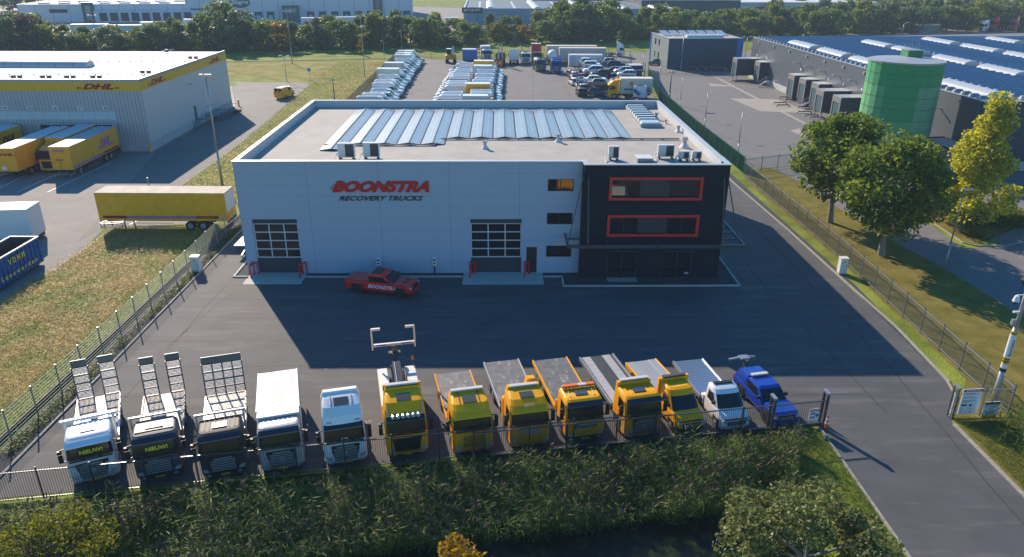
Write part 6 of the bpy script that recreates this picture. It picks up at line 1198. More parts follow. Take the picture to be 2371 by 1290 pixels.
# brick hut beside the silo
t = thing('brick_hut', 'flat-roofed brown brick hut with a gravel roof between the silo and the yellow tree', 'building', (0, 0, 0)); BRB = mat('brick_brown', (.17, .135, .12), .85, noise=(3, .15), seams=[(2, .3, .05, .8)])
P_ = [G(2160, 376), G(2185, 395), G(2262, 392), G(2225, 372)]
P_ = [(55.2, 99.4), (56.3, 95.4), (62.0, 96.2), (59.3, 95.0)]; P_ = [(54.9, 100.5), (56.1, 94.6), (59.4, 94.9), (59.2, 101.3)]
obj('wall', MB().prism(P_[::1], 0, 3.2), BRB, t); c_ = (sum(p[0] for p in P_)/4, sum(p[1] for p in P_)/4)
obj('roof', MB().prism([(c_[0]+(x-c_[0])*.93, c_[1]+(y-c_[1])*.95) for x, y in P_], 3.2, 3.24), mat('roof_gravel', (.38, .34, .3), .9, noise=(6, .4)), t)
obj('roof_edge', MB().path([(*p, 3.25) for p in P_+P_[:1]], .12, 4), BLACK, t); obj('downpipe', MB().tube((55.2, 97.6, 0), (55.2, 97.6, 2.6), .07), STEEL, t)
# small grey building
gx, gy = 38.9, 193.6; t = thing('office_hall', 'small dark grey hall with a blue corner and roof panels beyond the yard', 'building', (gx, gy, 0), R(5.5)); GW = mat('hall_grey', (.22, .25, .24), .5, seams=[(1, 1.0, .04, .85)]); GN = mat('hall_navy', (.025, .06, .1), .5, seams=[(0, 1.0, .04, .85)])
W2, D2, H2 = 19.2, 16.8, 7.3
obj('side_wall', MB().box(0, .3, .3, D2, 0, H2), GW, t); obj('front_wall', MB().box(0, W2-1.6, 0, .298, 0, H2), GN, t); obj('blue_corner', MB().box(W2-1.6, W2, -.02, .3, 0, H2).box(-.12, .28, D2-.6, D2+.1, 0, H2+.1), mat('hall_blue', (.01, .14, .42), .4), t); obj('side_wall', MB().box(W2-.3, W2, .3, D2, 0, H2).box(.3, W2-.3, D2-.3, D2, 0, H2), GW, t)
obj('roof', MB().box(.3, W2-.3, .3, D2-.3, H2-.5, H2-.2), mat('hall_roof', (.4, .36, .31), .8), t); obj('coping', MB().box(-.1, W2+.1, -.1, .3, H2, H2+.08).box(-.1, .3, .3, D2, H2, H2+.08), COPING, t); obj('roof_light', MB().box(5.5, 15, 3, 5, H2-.2, H2+.5), mat('hall_light', (.5, .55, .58), .4), t)
for k in range(7): 
    q = thing('solar_panel_row', ordw(k)+' short panel row from the left on the small grey hall', 'solar panels', (gx+1.2+k*2.5-.8, gy+8.6+k*.2, H2-.2), R(5.5), 'panel rows on the small grey hall'); obj('panel', MB().hexa([(0, 0, .1), (2.0, 0, .1), (2.0, 6, .9), (0, 6, .9), (0, 0, .15), (2.0, 0, .15), (2.0, 6, .95), (0, 6, .95)]), PVG, q); obj('support_rail', MB().box(.9, 1.1, 4, 5.8, 0, .6), STEEL, q)
for z_ in (1.6, 4.8):
    for y_ in (8, 11.5): q = obj('window', MB().box(-.02, -.003, y_, y_+1.2, z_, z_+1.5), PANE, t)
x, y = G(1600, 164); t = thing('drawbar_trailer', 'empty flat trailer standing along the front of the small grey hall', 'trailer', (x, y-.5, 0)); obj('deck', MB().box(0, 19*.6, 0, 2.4, 1.0, 1.15), GREP, t)
for x_ in (1.2, 3.6, 8.4, 9.8): q = obj('wheel', MB().tube((x_, -.05, .5), (x_, .25, .5), .5, n=14), RUBBER, t); obj('rim', MB().tube((x_, -.08, .5), (x_, 0, .5), .25, n=10), RIM, q)
obj('frame', MB().box(0, 11.4, .8, 1.6, .7, 1.0), CHAS, t)
# ================================================================== far buildings
def W_line(px, Y): return (px-1185.5)/FPX*(Y*math.cos(PITCH)+CAM_H*math.sin(PITCH)*.8)
sA = (-205, 326); sB = (-45, 354); sa_ = math.atan2(sB[1]-sA[1], sB[0]-sA[0]); sL = math.hypot(sB[0]-sA[0], sB[1]-sA[1])
t = thing('wholesale_depot', 'long pale blue distribution hall with dock doors and an oval sign behind the tree belt', 'building', (*sA, 0), sa_)
PB = mat('pale_blue_cladding', (.56, .6, .64), .5, seams=[(0, 6.5, .3, .6)]); GRN = mat('dark_green_panel', (.01, .1, .09), .5); xs_ = 66
obj('front_wall', MB().box(xs_, sL, 0, .4, 0, 15).box(0, xs_-.01, 0, .4, 0, 7.2), PB, t); obj('side_wall', MB().box(sL-.4, sL, .41, 60, 0, 15).box(xs_, xs_+.4, .41, 60, 0, 15).box(0, .4, .41, 60, 0, 7.2), mat('pale_cladding_ribbed', (.5, .54, .58), .5, seams=[(1, 4, .3, .5)]), t)
obj('roof', MB().box(.4, xs_, .41, 60, 6.8, 7.0).box(xs_+.4, sL-.4, .41, 60, 14.6, 14.8), mat('roof_cream3', (.55, .5, .44), .8), t)
for k in range(14): obj('roof_hatch', MB().box(6+8*(k % 7)+(3 if k > 6 else 0), 10+8*(k % 7)+(3 if k > 6 else 0), 6+14*(k//7), 8+14*(k//7), 7.0, 7.6), mat('hatch_blue', (.35, .45, .55), .5), t)
obj('front_annex', MB().box(30, xs_+6, -3, -.01, 0, 4.6), PB, t); DKG = mat('dock_dark', (.03, .045, .06), .6)
for k in range(9): obj('dock_door', MB().box(32+4.2*k, 35+4.2*k, -3.1, -3.01, .6, 3.9), DKG, t)
for x in [xs_+13+5.0*k for k in range(5)]+[xs_+50+5.2*k for k in range(6)]+[xs_+88, xs_+92]:
    if x < sL-3: o = obj('dock_door', MB().box(x, x+3.2, -.12, -.01, .6, 3.7), mat('dock_green', (.02, .07, .09), .6), t); obj('door_leaf', MB().box(x+.7, x+2.5, -.16, -.13, .6, 2.2), mat('leaf_pale', (.45, .5, .55), .5), o)
obj('entrance_tower', MB().box(25, 29.5, -.8, -.01, 0, 7.8).box(xs_+40, xs_+47, -3, -.01, 0, 6.2), GRN, t); obj('tower_window', MB().box(26.2, 28.3, -.9, -.81, 1, 6.5).box(xs_+41, xs_+46, -3.1, -3.01, 3.2, 5.2), mat('tower_glass', (.25, .28, .3), .3), t)
obj('entrance_tower', MB().box(xs_+79, xs_+83, -.5, -.01, 0, 15), GRN, t); obj('tower_window', MB().box(xs_+80, xs_+82, -.6, -.51, 2, 14), mat('tower_brown', (.2, .16, .13), .5), t); obj('canopy', MB().box(xs_+2, xs_+8.5, -1.6, -.01, 4.9, 5.2), GRN, t); obj('window_strip', MB().box(12, 19, -.08, -.01, 3.8, 5.2), DKG, t)
m = MB(); m.v = []; sx = xs_+22.5; ov = [(sx+4.6*math.cos(2*math.pi*i/28), 0, 7.6+2.6*math.sin(2*math.pi*i/28)) for i in range(28)]
o = obj('oval_sign', MB().loft([[(x, -.25, z) for x, y, z in ov], [(x, -.02, z) for x, y, z in ov]]), SGW, t); ov2 = [(sx+(x-sx)*.93, 0, 7.6+(z-7.6)*.9) for x, y, z in ov]; obj('sign_face', MB().loft([[(x, -.3, z) for x, y, z in ov2], [(x, -.26, z) for x, y, z in ov2]]), GRN, o)
obj('fork_mark', MB().path([(sx+math.cos(a)*1.3, -.34, 7.6+math.sin(a)*2.2) for a in [R(20*k) for k in range(14)]], .08, 5), mat('mark_orange', (.5, .2, .06), .5), o); lettering('lettering', 'Sligro', SGW, o, (sx-3.5, -.36, 6.5), 7, 2.1, .03, 0, .03)
t = thing('steel_depot', 'low blue-grey hall with a dark name board and roof lights behind the tree belt', 'building', (-20.5, 325, 0), R(2)); SB = mat('steel_blue_cladding', (.2, .28, .36), .5, seams=[(0, 6, .2, .8)])
obj('front_wall', MB().box(0, 88, 0, .4, 0, 6.4), SB, t); obj('side_wall', MB().box(0, .4, .41, 70, 0, 6.4).box(87.6, 88, .41, 70, 0, 6.4), SB, t); obj('roof', MB().box(.4, 87.6, .41, 70, 5.9, 6.1), mat('roof_dark_pv', (.12, .13, .15), .5), t); obj('coping', MB().box(-.1, 88.1, -.1, .5, 6.4, 6.6).box(-.1, .6, .5, 70, 6.4, 6.6).box(87.4, 88.1, .5, 70, 6.4, 6.6), COPING, t)
for x in (9.5, 29, 48, 66, 80): obj('barrel_skylight', MB().loft([[(x, 2, 6.1), (x+.6, 2, 6.8), (x+1.7, 2, 7.1), (x+2.8, 2, 6.8), (x+3.4, 2, 6.1)], [(x, 60, 6.1), (x+.6, 60, 6.8), (x+1.7, 60, 7.1), (x+2.8, 60, 6.8), (x+3.4, 60, 6.1)]]), BSK2, t)
for x in (6, 21, 40, 59): obj('roof_path', MB().box(x, x+1, 1, 60, 6.1, 6.2), COPING, t)
o = obj('name_board', MB().box(-.6, 7.8, -.6, -.3, 4.7, 6.9), mat('board_navy', (.01, .02, .04), .4), t); lettering('lettering', 'JACQUET', SGW, o, (.1, -.64, 5.2), 6.9, 1.2, .03, 0, .02)
lettering('lettering', 'A18', mat('letters_gold', (.45, .3, .05), .5), t, (15.5, -.03, 3.6), 2.6, .8, .03, 0, .03); obj('banner', MB().box(1.2, 1.9, -.3, -.25, 1.5, 4.2).box(5.3, 6.1, -.3, -.25, 1.5, 4.2), mat('banner_blue', (.1, .2, .45), .5), t)
t = thing('dark_hall', 'dark navy hall at the top edge behind the trees, right of the middle', 'building', (57, 352, 0), R(4)); obj('walls', MB().box(0, 45, 0, 40, 0, 8.6), WNV, t); obj('coping', MB().box(-.2, 45.2, -.2, .4, 8.6, 8.9), COPING, t)
t = thing('red_trimmed_hall', 'long pale hall with a red stripe at the top edge, right of the middle', 'building', (98, 362, 0), R(4)); obj('walls', MB().box(0, 72, 0, 50, 0, 7.2), mat('pale_hall', (.6, .62, .64), .5, seams=[(0, 6, .2, .8)]), t); obj('stripe', MB().box(13, 72.1, -.1, -.01, 4.6, 5.6), SGR, t); obj('grey_wall', MB().box(13, 72, -.06, -.01, 0, 4.6), BXS, t); obj('roof', MB().box(-.3, 72.3, -.3, 50, 7.2, 7.5), mat('roof_pale2', (.6, .6, .6), .6), t)
t = thing('grey_hall', 'grey hall at the top edge behind the low steel hall', 'building', (8, 420, 0), R(2)); obj('walls', MB().box(0, 60, 0, 30, 0, 9), WDG, t); obj('roof', MB().box(-.2, 60.2, -.2, 30, 9, 9.3), RGR, t)
# trailers in the far yard
FYL = [(170, 76, 12), (250, 78, 12), (330, 70, 13), (430, 62, 13), (500, 66, 12), (700, 58, 13), (768, 56, 12), (835, 55, 11), (880, 56, 11)]
for k, (px, py, L_) in enumerate(FYL):
    x, y = G(px, py+8); semi('box_trailer', 'white trailer seen between tree tops, '+ordw(k)+' from the left', x, y, R(-86 if k % 2 else -80), L_, box=mat('trailer_white_far', (.62, .66, .7), .5), roof=TROOFW, wheels='rear', group='white trailers in the far yard')
for k, (px, py, c) in enumerate(((60, 52, WHI), (80, 58, SILV), (105, 60, WHI), (1590, 25, BLUP), (1640, 28, WHI), (1075, 55, WHI))):
    x, y = G(px, py+6); place('van', ('far', c.name), dict(paint=c, kind='box', L_=8, boxm=c, boxz=3.4), ['white', 'silver', 'white', 'blue', 'white', 'white'][k]+' box vehicle beyond the trees, '+['at the far left edge', 'second from the far left', 'third from the far left', 'before the dark hall', 'right of the blue one before the dark hall', 'beside the name board'][k], x, y, 10, 'vehicles beyond the tree belt', 'van', 'parked_van')
# trucks on the slope road
for k, (px, py, c, l) in enumerate(((2268, 74, WHI, 'white cab of the car-carrying lorry at the far right'), (2290, 74, REDP, 'dark red truck carried behind the white cab at the far right'), (2336, 76, mat('bright_red', (.6, .02, .02), .3), 'bright red tractor unit at the far right end'))):
    x, y = G(px, py); t = thing('parked_truck', l, 'truck', (x, y, .02 if k == 0 else .9), R(-70), 'trucks on the road at the far right', 1.15); truck_cab(t, c, 3.8 if k < 2 else 3.4, high=1); chassis(t, 2.2, 6.5, (5,))
x, y = G(2125, 80); t = thing('transformer_hut', 'small graffiti-marked grey hut at the foot of the wooded slope', 'hut', (x, y, 0), R(4)); obj('walls', MB().box(0, 8, 0, 4, 0, 3.2), mat('hut_grey', (.2, .17, .18), .8, noise=(.8, .4)), t); obj('roof', MB().box(-.2, 8.2, -.2, 4.2, 3.2, 3.5), CONC, t); obj('door', MB().box(3, 4.2, -.05, -.01, 0, 2.3), mat('hut_teal', (.1, .2, .2), .6), t)

# ================================================================== foliage
rng = np.random.default_rng(5)
def quads_mesh(name, C, U, V_, mats, mi=None):
    """C centres, U/V half axes (N,3) -> diamond leaves"""
    n = len(C); co = np.empty((n, 4, 3)); co[:, 0] = C-U; co[:, 1] = C-V_*.9; co[:, 2] = C+U; co[:, 3] = C+V_*.9
    me = bpy.data.meshes.new(name); me.vertices.add(n*4); me.loops.add(n*4); me.polygons.add(n)
    me.vertices.foreach_set('co', co.ravel()); me.loops.foreach_set('vertex_index', np.arange(n*4, dtype=np.int32)); me.polygons.foreach_set('loop_start', np.arange(0, n*4, 4, dtype=np.int32))
    for q in mats: me.materials.append(q)
    if mi is not None: me.polygons.foreach_set('material_index', mi.astype(np.int32))
    me.update(calc_edges=True); return me
def rdir(n):
    v = rng.normal(size=(n, 3)); return v/np.linalg.norm(v, axis=1, keepdims=True)
def leaf_axes(n, s, up=.4):
    nrm = rdir(n); nrm[:, 2] += up; nrm /= np.linalg.norm(nrm, axis=1, keepdims=True); a = rdir(n); u = np.cross(nrm, a); u /= np.linalg.norm(u, axis=1, keepdims=True)+1e-9; v = np.cross(nrm, u)
    sz = s*rng.uniform(.6, 1.4, (n, 1)); return u*sz, v*sz*.62
def crown(n, rw, h, zb, blobs=22, s=.3, shape='round', br=.34, flat=.75):
    """leaf clumps on the outer part of an uneven envelope"""
    C = []
    for i in range(blobs):
        for _ in range(50):
            if shape == 'round': d = rdir(1)[0]; r_ = rng.uniform(.45, .95)**.5; p = np.array([d[0]*rw*r_, d[1]*rw*r_, zb+h/2+d[2]*h/2*r_])
            elif shape == 'cone': z = rng.uniform(0, 1)**1.25; a = rng.uniform(0, 6.28); r_ = rw*(1-z)**.8*rng.uniform(.4, 1); p = np.array([r_*math.cos(a), r_*math.sin(a), zb+z*h])
            else: z = rng.uniform(0, 1); a = rng.uniform(0, 6.28); r_ = rw*rng.uniform(.3, 1)*(1.05-.7*z**2); p = np.array([r_*math.cos(a), r_*math.sin(a), zb+z*h])
            break
        C.append(p)
    C = np.array(C); R_ = br*rw*rng.uniform(.6, 1.3, len(C)); k = rng.integers(0, len(C), n); d = rdir(n); rr = R_[k][:, None]*(rng.uniform(.25, 1.05, (n, 1))**.4)
    P = C[k]+d*rr*np.array([1, 1, flat]); U, V_ = leaf_axes(n, s); return P, U, V_, C
def trunk_mesh(h, r, C, zb, nb=7):
    m = MB(); z = 0; p = Vector((0, 0, -.1)); k = 5; top = zb+(h-zb)*.55; q = p
    for i in range(k):
        nx_ = Vector((random.uniform(-.12, .12)*r*4, random.uniform(-.12, .12)*r*4, top*(i+1)/k)); m.tube(q, nx_, r*(1-.13*i)*(1.25 if i == 0 else 1), r*(1-.13*(i+1)), 8, cap=False); q = nx_
    for c in C[:nb]:
        z0 = random.uniform(.5, .95)*top; a = Vector((0, 0, z0)); mid = (a+Vector(c))/2+Vector((0, 0, .08*h)); m.tube(a, mid, r*.42, r*.25, 6, cap=False); m.tube(mid, Vector(c), r*.25, r*.08, 5, cap=False)
    return m
BARK = mat('bark', (.11, .09, .07), .9, noise=(8, .3)); BARKG = mat('bark_grey', (.2, .19, .16), .9, noise=(6, .3))
LM = {'dark green': leafmat('leaf_dark', (.055, .11, .03), (.21, .26, .07), .42), 'olive green': leafmat('leaf_olive', (.075, .12, .02), (.27, .28, .06), .42), 'grey-green': leafmat('leaf_grey', (.07, .11, .04), (.2, .25, .1), .3),
      'golden': leafmat('leaf_gold', (.16, .12, .012), (.42, .24, .025), .35), 'yellow-green': leafmat('leaf_yellowgreen', (.08, .1, .01), (.26, .24, .03), .35), 'reddish brown': leafmat('leaf_brown', (.09, .045, .03), (.17, .1, .07), .2)}
def tree_thing(name, label, cat, x, y, leaves, trunk, z=0, group=None, s=1, rz=0, lm=None, lobj=None):
    t = thing(name, label, cat, (x, y, z), rz, group); t.scale = s if isinstance(s, tuple) else (s,)*3
    c = link('crown', leaves, t); link('trunk', trunk, t)
    if lm: c.material_slots[0].link = 'OBJECT'; c.material_slots[0].material = lm
    return t
# far-belt variants, one unit = one metre, about 9 m tall
VAR = []
for i, (shp, rw, h, zb, n) in enumerate((('round', 3.6, 7.6, 1.2, 1500), ('round', 4.2, 7.4, 1.4, 1700), ('cone', 3.6, 8.4, .5, 1400), ('col', 3.0, 8.2, .6, 1500), ('round', 3.4, 8.0, .9, 1500), ('col', 3.8, 7.6, .8, 1700))):
    P, U, V_, C = crown(int(n*2.2), rw*1.12, h*1.03, zb*.5, 36, .34, shp, .36); VAR.append((quads_mesh('crown', P, U, V_, [LM['dark green']]), trunk_mesh(9, .2, C, zb, 5).mesh('trunk', BARK)))
def topy(px): return np.interp(px, [-60, 0, 60, 120, 180, 330, 480, 510, 545, 580, 640, 735, 830, 960, 1040, 1100, 1240, 1300, 1400, 1460, 1560, 1620, 1720, 1830, 1950, 2050, 2150, 2300, 2450], [30, 26, 32, 62, 68, 62, 52, 8, 22, 48, 58, 50, 42, 28, 50, 44, 40, 8, 0, 18, 28, 30, 24, 22, 10, 14, 6, 0, 0])
def basey(px): return np.interp(px, [-60, 0, 250, 600, 830, 1035, 1240, 1400, 1560, 1700, 1800, 2150, 2450], [128, 126, 121, 118, 113, 107, 99, 96, 92, 87, 85, 76, 66])
counts = {}; belt = []
kinds = ['dark green']*8+['olive green']*4+['grey-green']*3+['golden']+['yellow-green']
px = -40; sp_ = {265: 'golden', 735: 'reddish brown', 75: 'reddish brown', 850: 'yellow-green', 1035: 'yellow-green', 1135: 'yellow-green', 1235: 'golden', 530: 'grey-green', 1350: 'grey-green', 2160: 'grey-green', 985: 'grey-green'}
while px < 2420:
    k = random.choice(kinds)
    for q, v in sp_.items():
        if abs(px-q) < 17: k = v
    for row in range(2 if px < 1700 else 3):
        bx_ = px+random.uniform(-10, 10)+row*14; by_ = basey(bx_)-row*(9 if px < 1700 else 7)+random.uniform(-2.5, 2)
        kk = k if row == 0 else random.choice(kinds[:14]); x, y = G(bx_, by_); top = topy(bx_)+random.uniform(-14, 8)+(9 if row == 0 else 0)
        h = HT(bx_, top, y)
        if h < 3.0: h = random.uniform(3.2, 4.6)
        h = min(h, 15); belt.append((x, y, h, kk, random.choice((1, 1.1, 1.25)) if h < 8 else 1.0))
    px += 36 if px < 1700 else 42
belt.sort(key=lambda q: q[0]/q[1])
for x, y, h, kk, wd in belt:
    n = counts.get(kk, 0); counts[kk] = n+1; v = VAR[3] if kk == 'reddish brown' else random.choice(VAR); s = h/9.0
    tree_thing('broadleaf_tree', ordw(n)+' '+kk+' tree from the left in the far tree belt', 'tree', x, y, v[0], v[1], 0, 'trees of the belt behind the yards', (s*wd*(.9+.2*random.random()), s*wd, s), random.uniform(0, 6.28), LM[kk])
# trees on the slope top right, and behind the halls
sl_ = [(1790, 48), (1850, 40), (1905, 45), (1960, 38), (2010, 30), (2060, 42), (2110, 28), (2165, 40), (2215, 48), (2260, 40), (2310, 45), (2360, 52), (2240, 22), (2320, 18), (2130, 12), (2000, 10), (2370, 30), (30, 25), (85, 18), (10, 8), (130, 10)]
for i, (px, py) in enumerate(sl_):
    x, y = G(px, max(py, 8)); v = random.choice(VAR); s = random.uniform(.85, 1.25); kk = ('yellow-green', 'olive green', 'grey-green')[i % 3]
    tree_thing('broadleaf_tree', ordw(i)+' '+kk+' tree scattered beyond the belt'+(' on the right-hand slope' if px > 1000 else ' at the top left'), 'tree', x, y, v[0], v[1], 0, 'scattered trees beyond the belt', (s*1.2, s*1.2, s), i, LM[kk])
flat('far_field', [(150, 330), (420, 380), (900, 900), (250, 900)], .006, mat('field_dry', (.25, .25, .07), .9, noise=(.05, .3), world=True))
# saplings on the grass before the belt
P, U, V_, C = crown(260, 1.3, 3.2, .8, 14, .16, 'cone', .3); SAP = (quads_mesh('crown', P, U, V_, [LM['reddish brown']]), trunk_mesh(4, .06, C, .8, 8).mesh('trunk', BARK))
for (px, py), l, kk, s in (((625, 127), 'thin bare reddish sapling on the grass behind the depot', 'reddish brown', 1.2), ((836, 128), 'wide low golden sapling beside the tall lamp post on the grass', 'golden', 1.1), ((735, 114), 'broad reddish brown tree standing in front of the belt', 'reddish brown', 2.2), ((1432, 108), 'low green bush at the corner behind the white cab', 'olive green', 1.2), ((485, 118), 'small yellow-green bush behind the depot roof edge', 'yellow-green', 1.0)):
    x, y = G(px, py); tree_thing('sapling', l, 'tree', x, y, SAP[0], SAP[1], 0, None, s, .5, LM[kk])
# verge trees on the right
MAPLE = leafmat('leaf_maple', (.05, .1, .014), (.22, .26, .045), .42); YELL = leafmat('leaf_maple_yellow', (.2, .23, .02), (.6, .54, .08), .42); FORE = leafmat('leaf_foreground', (.06, .085, .02), (.27, .27, .1), .3)
P, U, V_, C = crown(15000, 4.1, 7.4, 2.7, 70, .19, 'round', .33); A_ = (quads_mesh('crown', P, U, V_, [MAPLE]), trunk_mesh(9.5, .26, C, 3.2, 14).mesh('trunk', BARKG, True))
P, U, V_, C = crown(18000, 4.5, 8.2, 2.6, 80, .19, 'round', .32); B_ = (quads_mesh('crown', P, U, V_, [MAPLE]), trunk_mesh(10.5, .3, C, 3.4, 16).mesh('trunk', BARKG, True))
x, y = G(1922, 515); tree_thing('maple_tree', 'round green tree on the verge nearest the green fence', 'tree', x, y, *A_, 0, 'green maples on the verge', 1.08, .3)
x, y = G(2040, 590); tree_thing('maple_tree', 'largest round green tree on the verge beside the street lamp', 'tree', x, y, *B_, 0, 'green maples on the verge', 1.0, 1.5)
P, U, V_, C = crown(13000, 3.9, 10.8, 1.8, 90, .19, 'cone', .3); x, y = G(2240, 520)
tree_thing('maple_tree', 'tall pointed yellow-green tree above the clipped hedge', 'tree', x, y, quads_mesh('crown', P, U, V_, [YELL]), trunk_mesh(12, .22, C, 2, 14).mesh('trunk', BARKG, True), 0, None, 1.03)
# foreground trees
P, U, V_, C = crown(22000, 3.5, 4.7, .3, 44, .1, 'round', .29); tree_thing('maple_tree', 'large olive-leaved tree in the bottom right foreground beside the driveway', 'tree', 12.2, 23.6, quads_mesh('crown', P, U, V_, [FORE]), trunk_mesh(5, .2, C, .8, 14).mesh('trunk', BARKG, True) , .1, None, 1.0)
P, U, V_, C = crown(2400, 1.7, 2.6, 1.5, 30, .1, 'cone', .26); tree_thing('maple_tree', 'small yellow tree top rising at the bottom edge', 'tree', -2.1, 23.0, quads_mesh('crown', P, U, V_, [LM['golden']]), trunk_mesh(4, .08, C, 1.2, 10).mesh('trunk', BARK), .35, None, 1.0)
P, U, V_, C = crown(7000, 2.6, 3.0, .3, 60, .075, 'round', .26); tree_thing('bush', 'yellow-leaved bush in the bottom left corner', 'bush', -20.6, 25.4, quads_mesh('crown', P, U, V_, [LM['yellow-green']]), trunk_mesh(2.5, .08, C, .4, 8).mesh('trunk', BARK), -.6, None, 1.0)
# clipped hedge and border shrubs
n = 16000; hx = rng.uniform(0, 26, n); hy = rng.uniform(0, 2.6, n); hz_ = rng.uniform(.1, 1.35, n); e_ = rng.integers(0, 3, n); hz_ = np.where(e_ == 0, 1.35+rng.normal(0, .04, n), hz_); hy = np.where(e_ == 1, rng.normal(0, .05, n), hy)
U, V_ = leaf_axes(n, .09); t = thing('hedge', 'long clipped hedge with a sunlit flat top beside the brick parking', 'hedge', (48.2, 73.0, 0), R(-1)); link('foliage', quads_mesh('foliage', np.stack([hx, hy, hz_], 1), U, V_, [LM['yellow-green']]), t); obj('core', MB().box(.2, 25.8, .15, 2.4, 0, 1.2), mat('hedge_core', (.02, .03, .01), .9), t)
SHR = [(2150, 478, 1.5), (2185, 500, 1.7), (2215, 520, 1.6), (2205, 488, 2.0), (2250, 545, .9), (2275, 550, 1.0), (2240, 500, 1.8), (2175, 480, 1.2), (2225, 535, 1.2), (2262, 540, .8), (2145, 470, 1.0), (2262, 512, 1.7)]
P, U, V_, C = crown(900, 1.0, 1.1, .1, 14, .08, 'round', .4); SM_ = (quads_mesh('crown', P, U, V_, [LM['olive green']]), trunk_mesh(1, .04, C, .2, 5).mesh('trunk', BARK))
for i, (px, py, s) in enumerate(SHR): x, y = G(px, py); tree_thing('shrub', ordw(i)+' border shrub in the planted corner beside the hedge', 'shrub', x, y, *SM_, 0, 'border shrubs by the hedge', s*.8, i, LM[('olive green', 'yellow-green', 'grey-green')[i % 3]])
# reeds in the ditch
REED = leafmat('reed_leaf', (.055, .11, .018), (.27, .34, .07), .45); PLUME = mat('reed_plume', (.15, .1, .06), .9, noise=(3, .4))
def blades(name, base, hgt, lean, w_, mats, nleaf, plume=0, kind='stuff', label=None, cat=None, leaflen=.5):
    n = len(base); az = rng.uniform(0, 6.28, n); ld = np.stack([np.cos(az), np.sin(az), 0*az], 1)*lean*hgt[:, None]*rng.uniform(.3, 1, (n, 1)); top = base+ld+np.stack([0*az, 0*az, hgt], 1)
    C = []; U = []; V_ = []; M_ = []
    for k in range(nleaf):
        f_ = rng.uniform(.25, .95, (n, 1)); p = base+(top-base)*f_; a = rng.uniform(0, 6.28, n); L_ = leaflen*rng.uniform(.6, 1.3, (n, 1)); d = np.stack([np.cos(a), np.sin(a), rng.uniform(-.3, .9, n)], 1); d /= np.linalg.norm(d, axis=1, keepdims=True)
        side = np.cross(d, np.array([0, 0, 1.])); side /= np.linalg.norm(side, axis=1, keepdims=True)+1e-9; C.append(p+d*L_/2); U.append(d*L_/2); V_.append(side*w_*rng.uniform(.7, 1.4, (n, 1))); M_.append(np.zeros(n))
    c = (base+top)/2; d = (top-base)/2; side = np.cross(d, rdir(n)); side /= np.linalg.norm(side, axis=1, keepdims=True)+1e-9; C.append(c); U.append(d); V_.append(side*w_*.5); M_.append(np.zeros(n))
    if plume:
        k = rng.random(n) < plume; q = top[k]
        for _ in range(3):
            u, v = leaf_axes(len(q), .13, 0); u[:, 2] = np.abs(u[:, 2])+.08; C.append(q+rng.normal(0, .04, q.shape)); U.append(u); V_.append(v*.5); M_.append(np.ones(len(q)))
    o = link(name, quads_mesh(name, np.concatenate(C), np.concatenate(U), np.concatenate(V_), mats, np.concatenate(M_))); return tag(o, label, cat, None, kind)
def scatter(n, fn): 
    out = []
    while len(out) < n:
        x, y, ok = fn()
        if ok: out.append((x, y, gz(x, y)))
    return np.array(out)
def reedpos():
    s_ = rng.uniform(-9, 42); d = rng.uniform(1.6, 5.6); x = FA[0]+FU[0]*s_+FN[0]*d; y = FA[1]+FU[1]*s_+FN[1]*d
    dens = .5+.5*math.sin(s_*.55+d*1.3+math.sin(s_*.21)*2); return x, y, x < 16.4-(d-1.3)*.35 and rng.random() < .35+.65*dens and (d > 2.0 or rng.random() < .6)
rp_ = scatter(9500, reedpos); hh = rng.uniform(.8, 1.85, len(rp_))*(1+.15*np.sin(rp_[:, 0]*.8))
blades('reeds', rp_, hh, .28, .02, [REED, PLUME], 7, .5, label='dense bed of reeds with brown plumes along the ditch in front of the trucks', cat='reeds', leaflen=.5)
def ivy():
    s_ = rng.uniform(-9, 44); d = rng.uniform(.55, 1.9); x = FA[0]+FU[0]*s_+FN[0]*d; y = FA[1]+FU[1]*s_+FN[1]*d; return x, y, x < 17.6
b_ = scatter(9000, ivy); blades('bank_grass', b_, rng.uniform(.15, .5, len(b_)), .5, .012, [leafmat('bank_leaf', (.03, .06, .008), (.11, .16, .02), .3)], 2, label='tall grass at the foot of the front fence', cat='grass', leaflen=.3)
def wedge():
    x = rng.uniform(13.5, 18.3); y = rng.uniform(19, 36.5); return x, y, fd(x, y) > .6
b_ = scatter(14000, wedge); blades('verge_grass', b_, rng.uniform(.06, .2, len(b_)), .6, .012, [leafmat('verge_leaf', (.06, .1, .008), (.16, .21, .02), .3)], 2, label='bright green grass wedge beside the driveway', cat='grass', leaflen=.16)
def rightv():
    x = rng.uniform(26.9, 32); y = rng.uniform(22, 38); return x, y, True
b_ = scatter(11000, rightv); blades('verge_grass', b_, rng.uniform(.06, .2, len(b_)), .6, .012, [MATS['verge_leaf']], 2, label='green grass right of the driveway entrance', cat='grass', leaflen=.18)
b_ = np.array([(x, y, 0) for x, y in zip(rng.normal(30.6, .9, 500), rng.normal(35.2, 1.4, 500))]); blades('reeds', b_, rng.uniform(.7, 1.5, 500), .3, .02, [REED, PLUME], 6, .2, label='small clump of reeds at the right edge below the camera mast', cat='reeds')
def mead():
    x = rng.uniform(-46, -29.2); y = rng.uniform(31, 72); return x, y, y < 72-(max(0, -30-x))*.05 and x > -40.6-(60-y)*.02
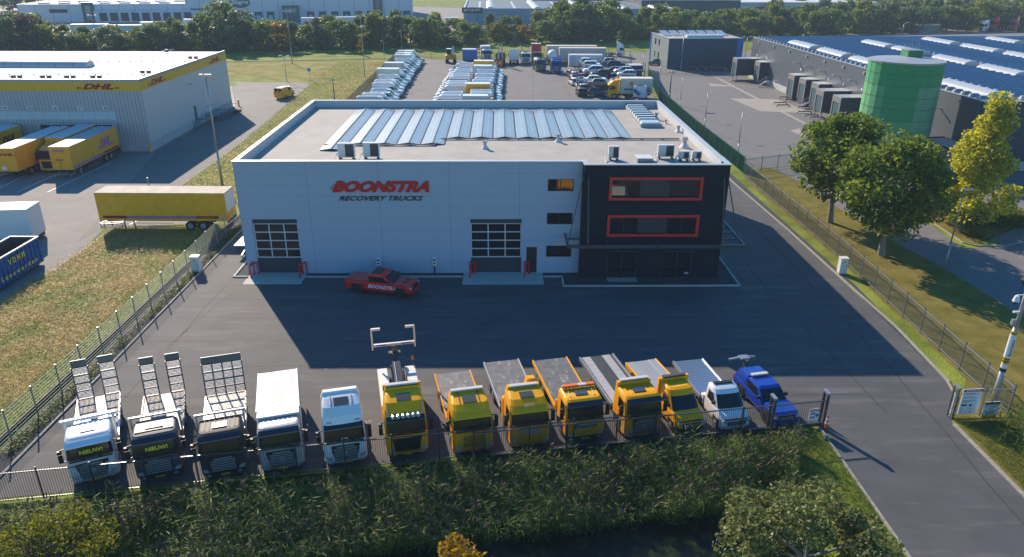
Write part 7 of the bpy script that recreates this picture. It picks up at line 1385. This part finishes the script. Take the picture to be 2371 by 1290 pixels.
b_ = scatter(30000, mead); cl = np.sin(b_[:, 0]*.9+1.3*np.sin(b_[:, 1]*.5))*np.sin(b_[:, 1]*.7+np.sin(b_[:, 0]*.6)*1.5); k = (cl+rng.normal(0, .35, len(b_)) > -.25) & (b_[:, 0] < -30.9+.3*np.sin(b_[:, 1]))
blades('dry_grass', b_[k], rng.uniform(.2, .55, k.sum()), .8, .014, [leafmat('dry_leaf', (.32, .23, .08), (.62, .45, .19), .35)], 2, label='tan dry tall grass on the left meadow', cat='grass', leaflen=.35)
blades('meadow_grass', b_[~k], rng.uniform(.15, .4, (~k).sum()), .7, .014, [leafmat('green_leaf', (.12, .18, .015), (.3, .36, .04), .35)], 2, label='green tufts between the dry grass on the left meadow', cat='grass', leaflen=.3)
def weed():
    y = rng.uniform(34, 92); x = -28.0+rng.normal(0, .22); return x, y, math.sin(y*1.1)+math.sin(y*.37) > -.2 or rng.random() < .3
b_ = scatter(3500, weed); blades('weeds', b_, rng.uniform(.1, .35, len(b_)), .8, .02, [MATS['verge_leaf']], 3, label='weeds growing along the left wire fence', cat='weeds', leaflen=.22)
def roughp():
    y = rng.uniform(76, 205); x = rng.uniform(-46, -29.6); x0 = np.interp(y, [76, 87, 106, 166, 205], [-31.5, -40, -40.3, -44.3, -60]); return x, y, x > x0
b_ = scatter(16000, roughp); cl = np.sin(b_[:, 0]*.5+1.3*np.sin(b_[:, 1]*.2))+rng.normal(0, .5, len(b_)); k = cl > .55
blades('dry_grass', b_[k], rng.uniform(.2, .6, k.sum()), .8, .03, [MATS['dry_leaf']], 2, label='tan dry grass on the verge between depot road and workshop', cat='grass', leaflen=.4)
blades('meadow_grass', b_[~k], rng.uniform(.15, .4, (~k).sum()), .7, .03, [MATS['green_leaf']], 2, label='green grass on the verge between depot road and workshop', cat='grass', leaflen=.35)
# the air
HZ = bpy.data.materials.new('haze_air'); HZ.use_nodes = True; q = HZ.node_tree; q.nodes.remove(q.nodes['Principled BSDF']); pv = q.nodes.new('ShaderNodeVolumePrincipled'); pv.inputs['Density'].default_value = .0003; pv.inputs['Color'].default_value = (.62, .8, 1, 1); q.links.new(pv.outputs[0], q.nodes['Material Output'].inputs['Volume'])
tag(obj('haze', MB().box(-700, 700, -60, 1000, -2.6, 30), HZ), kind='stuff')
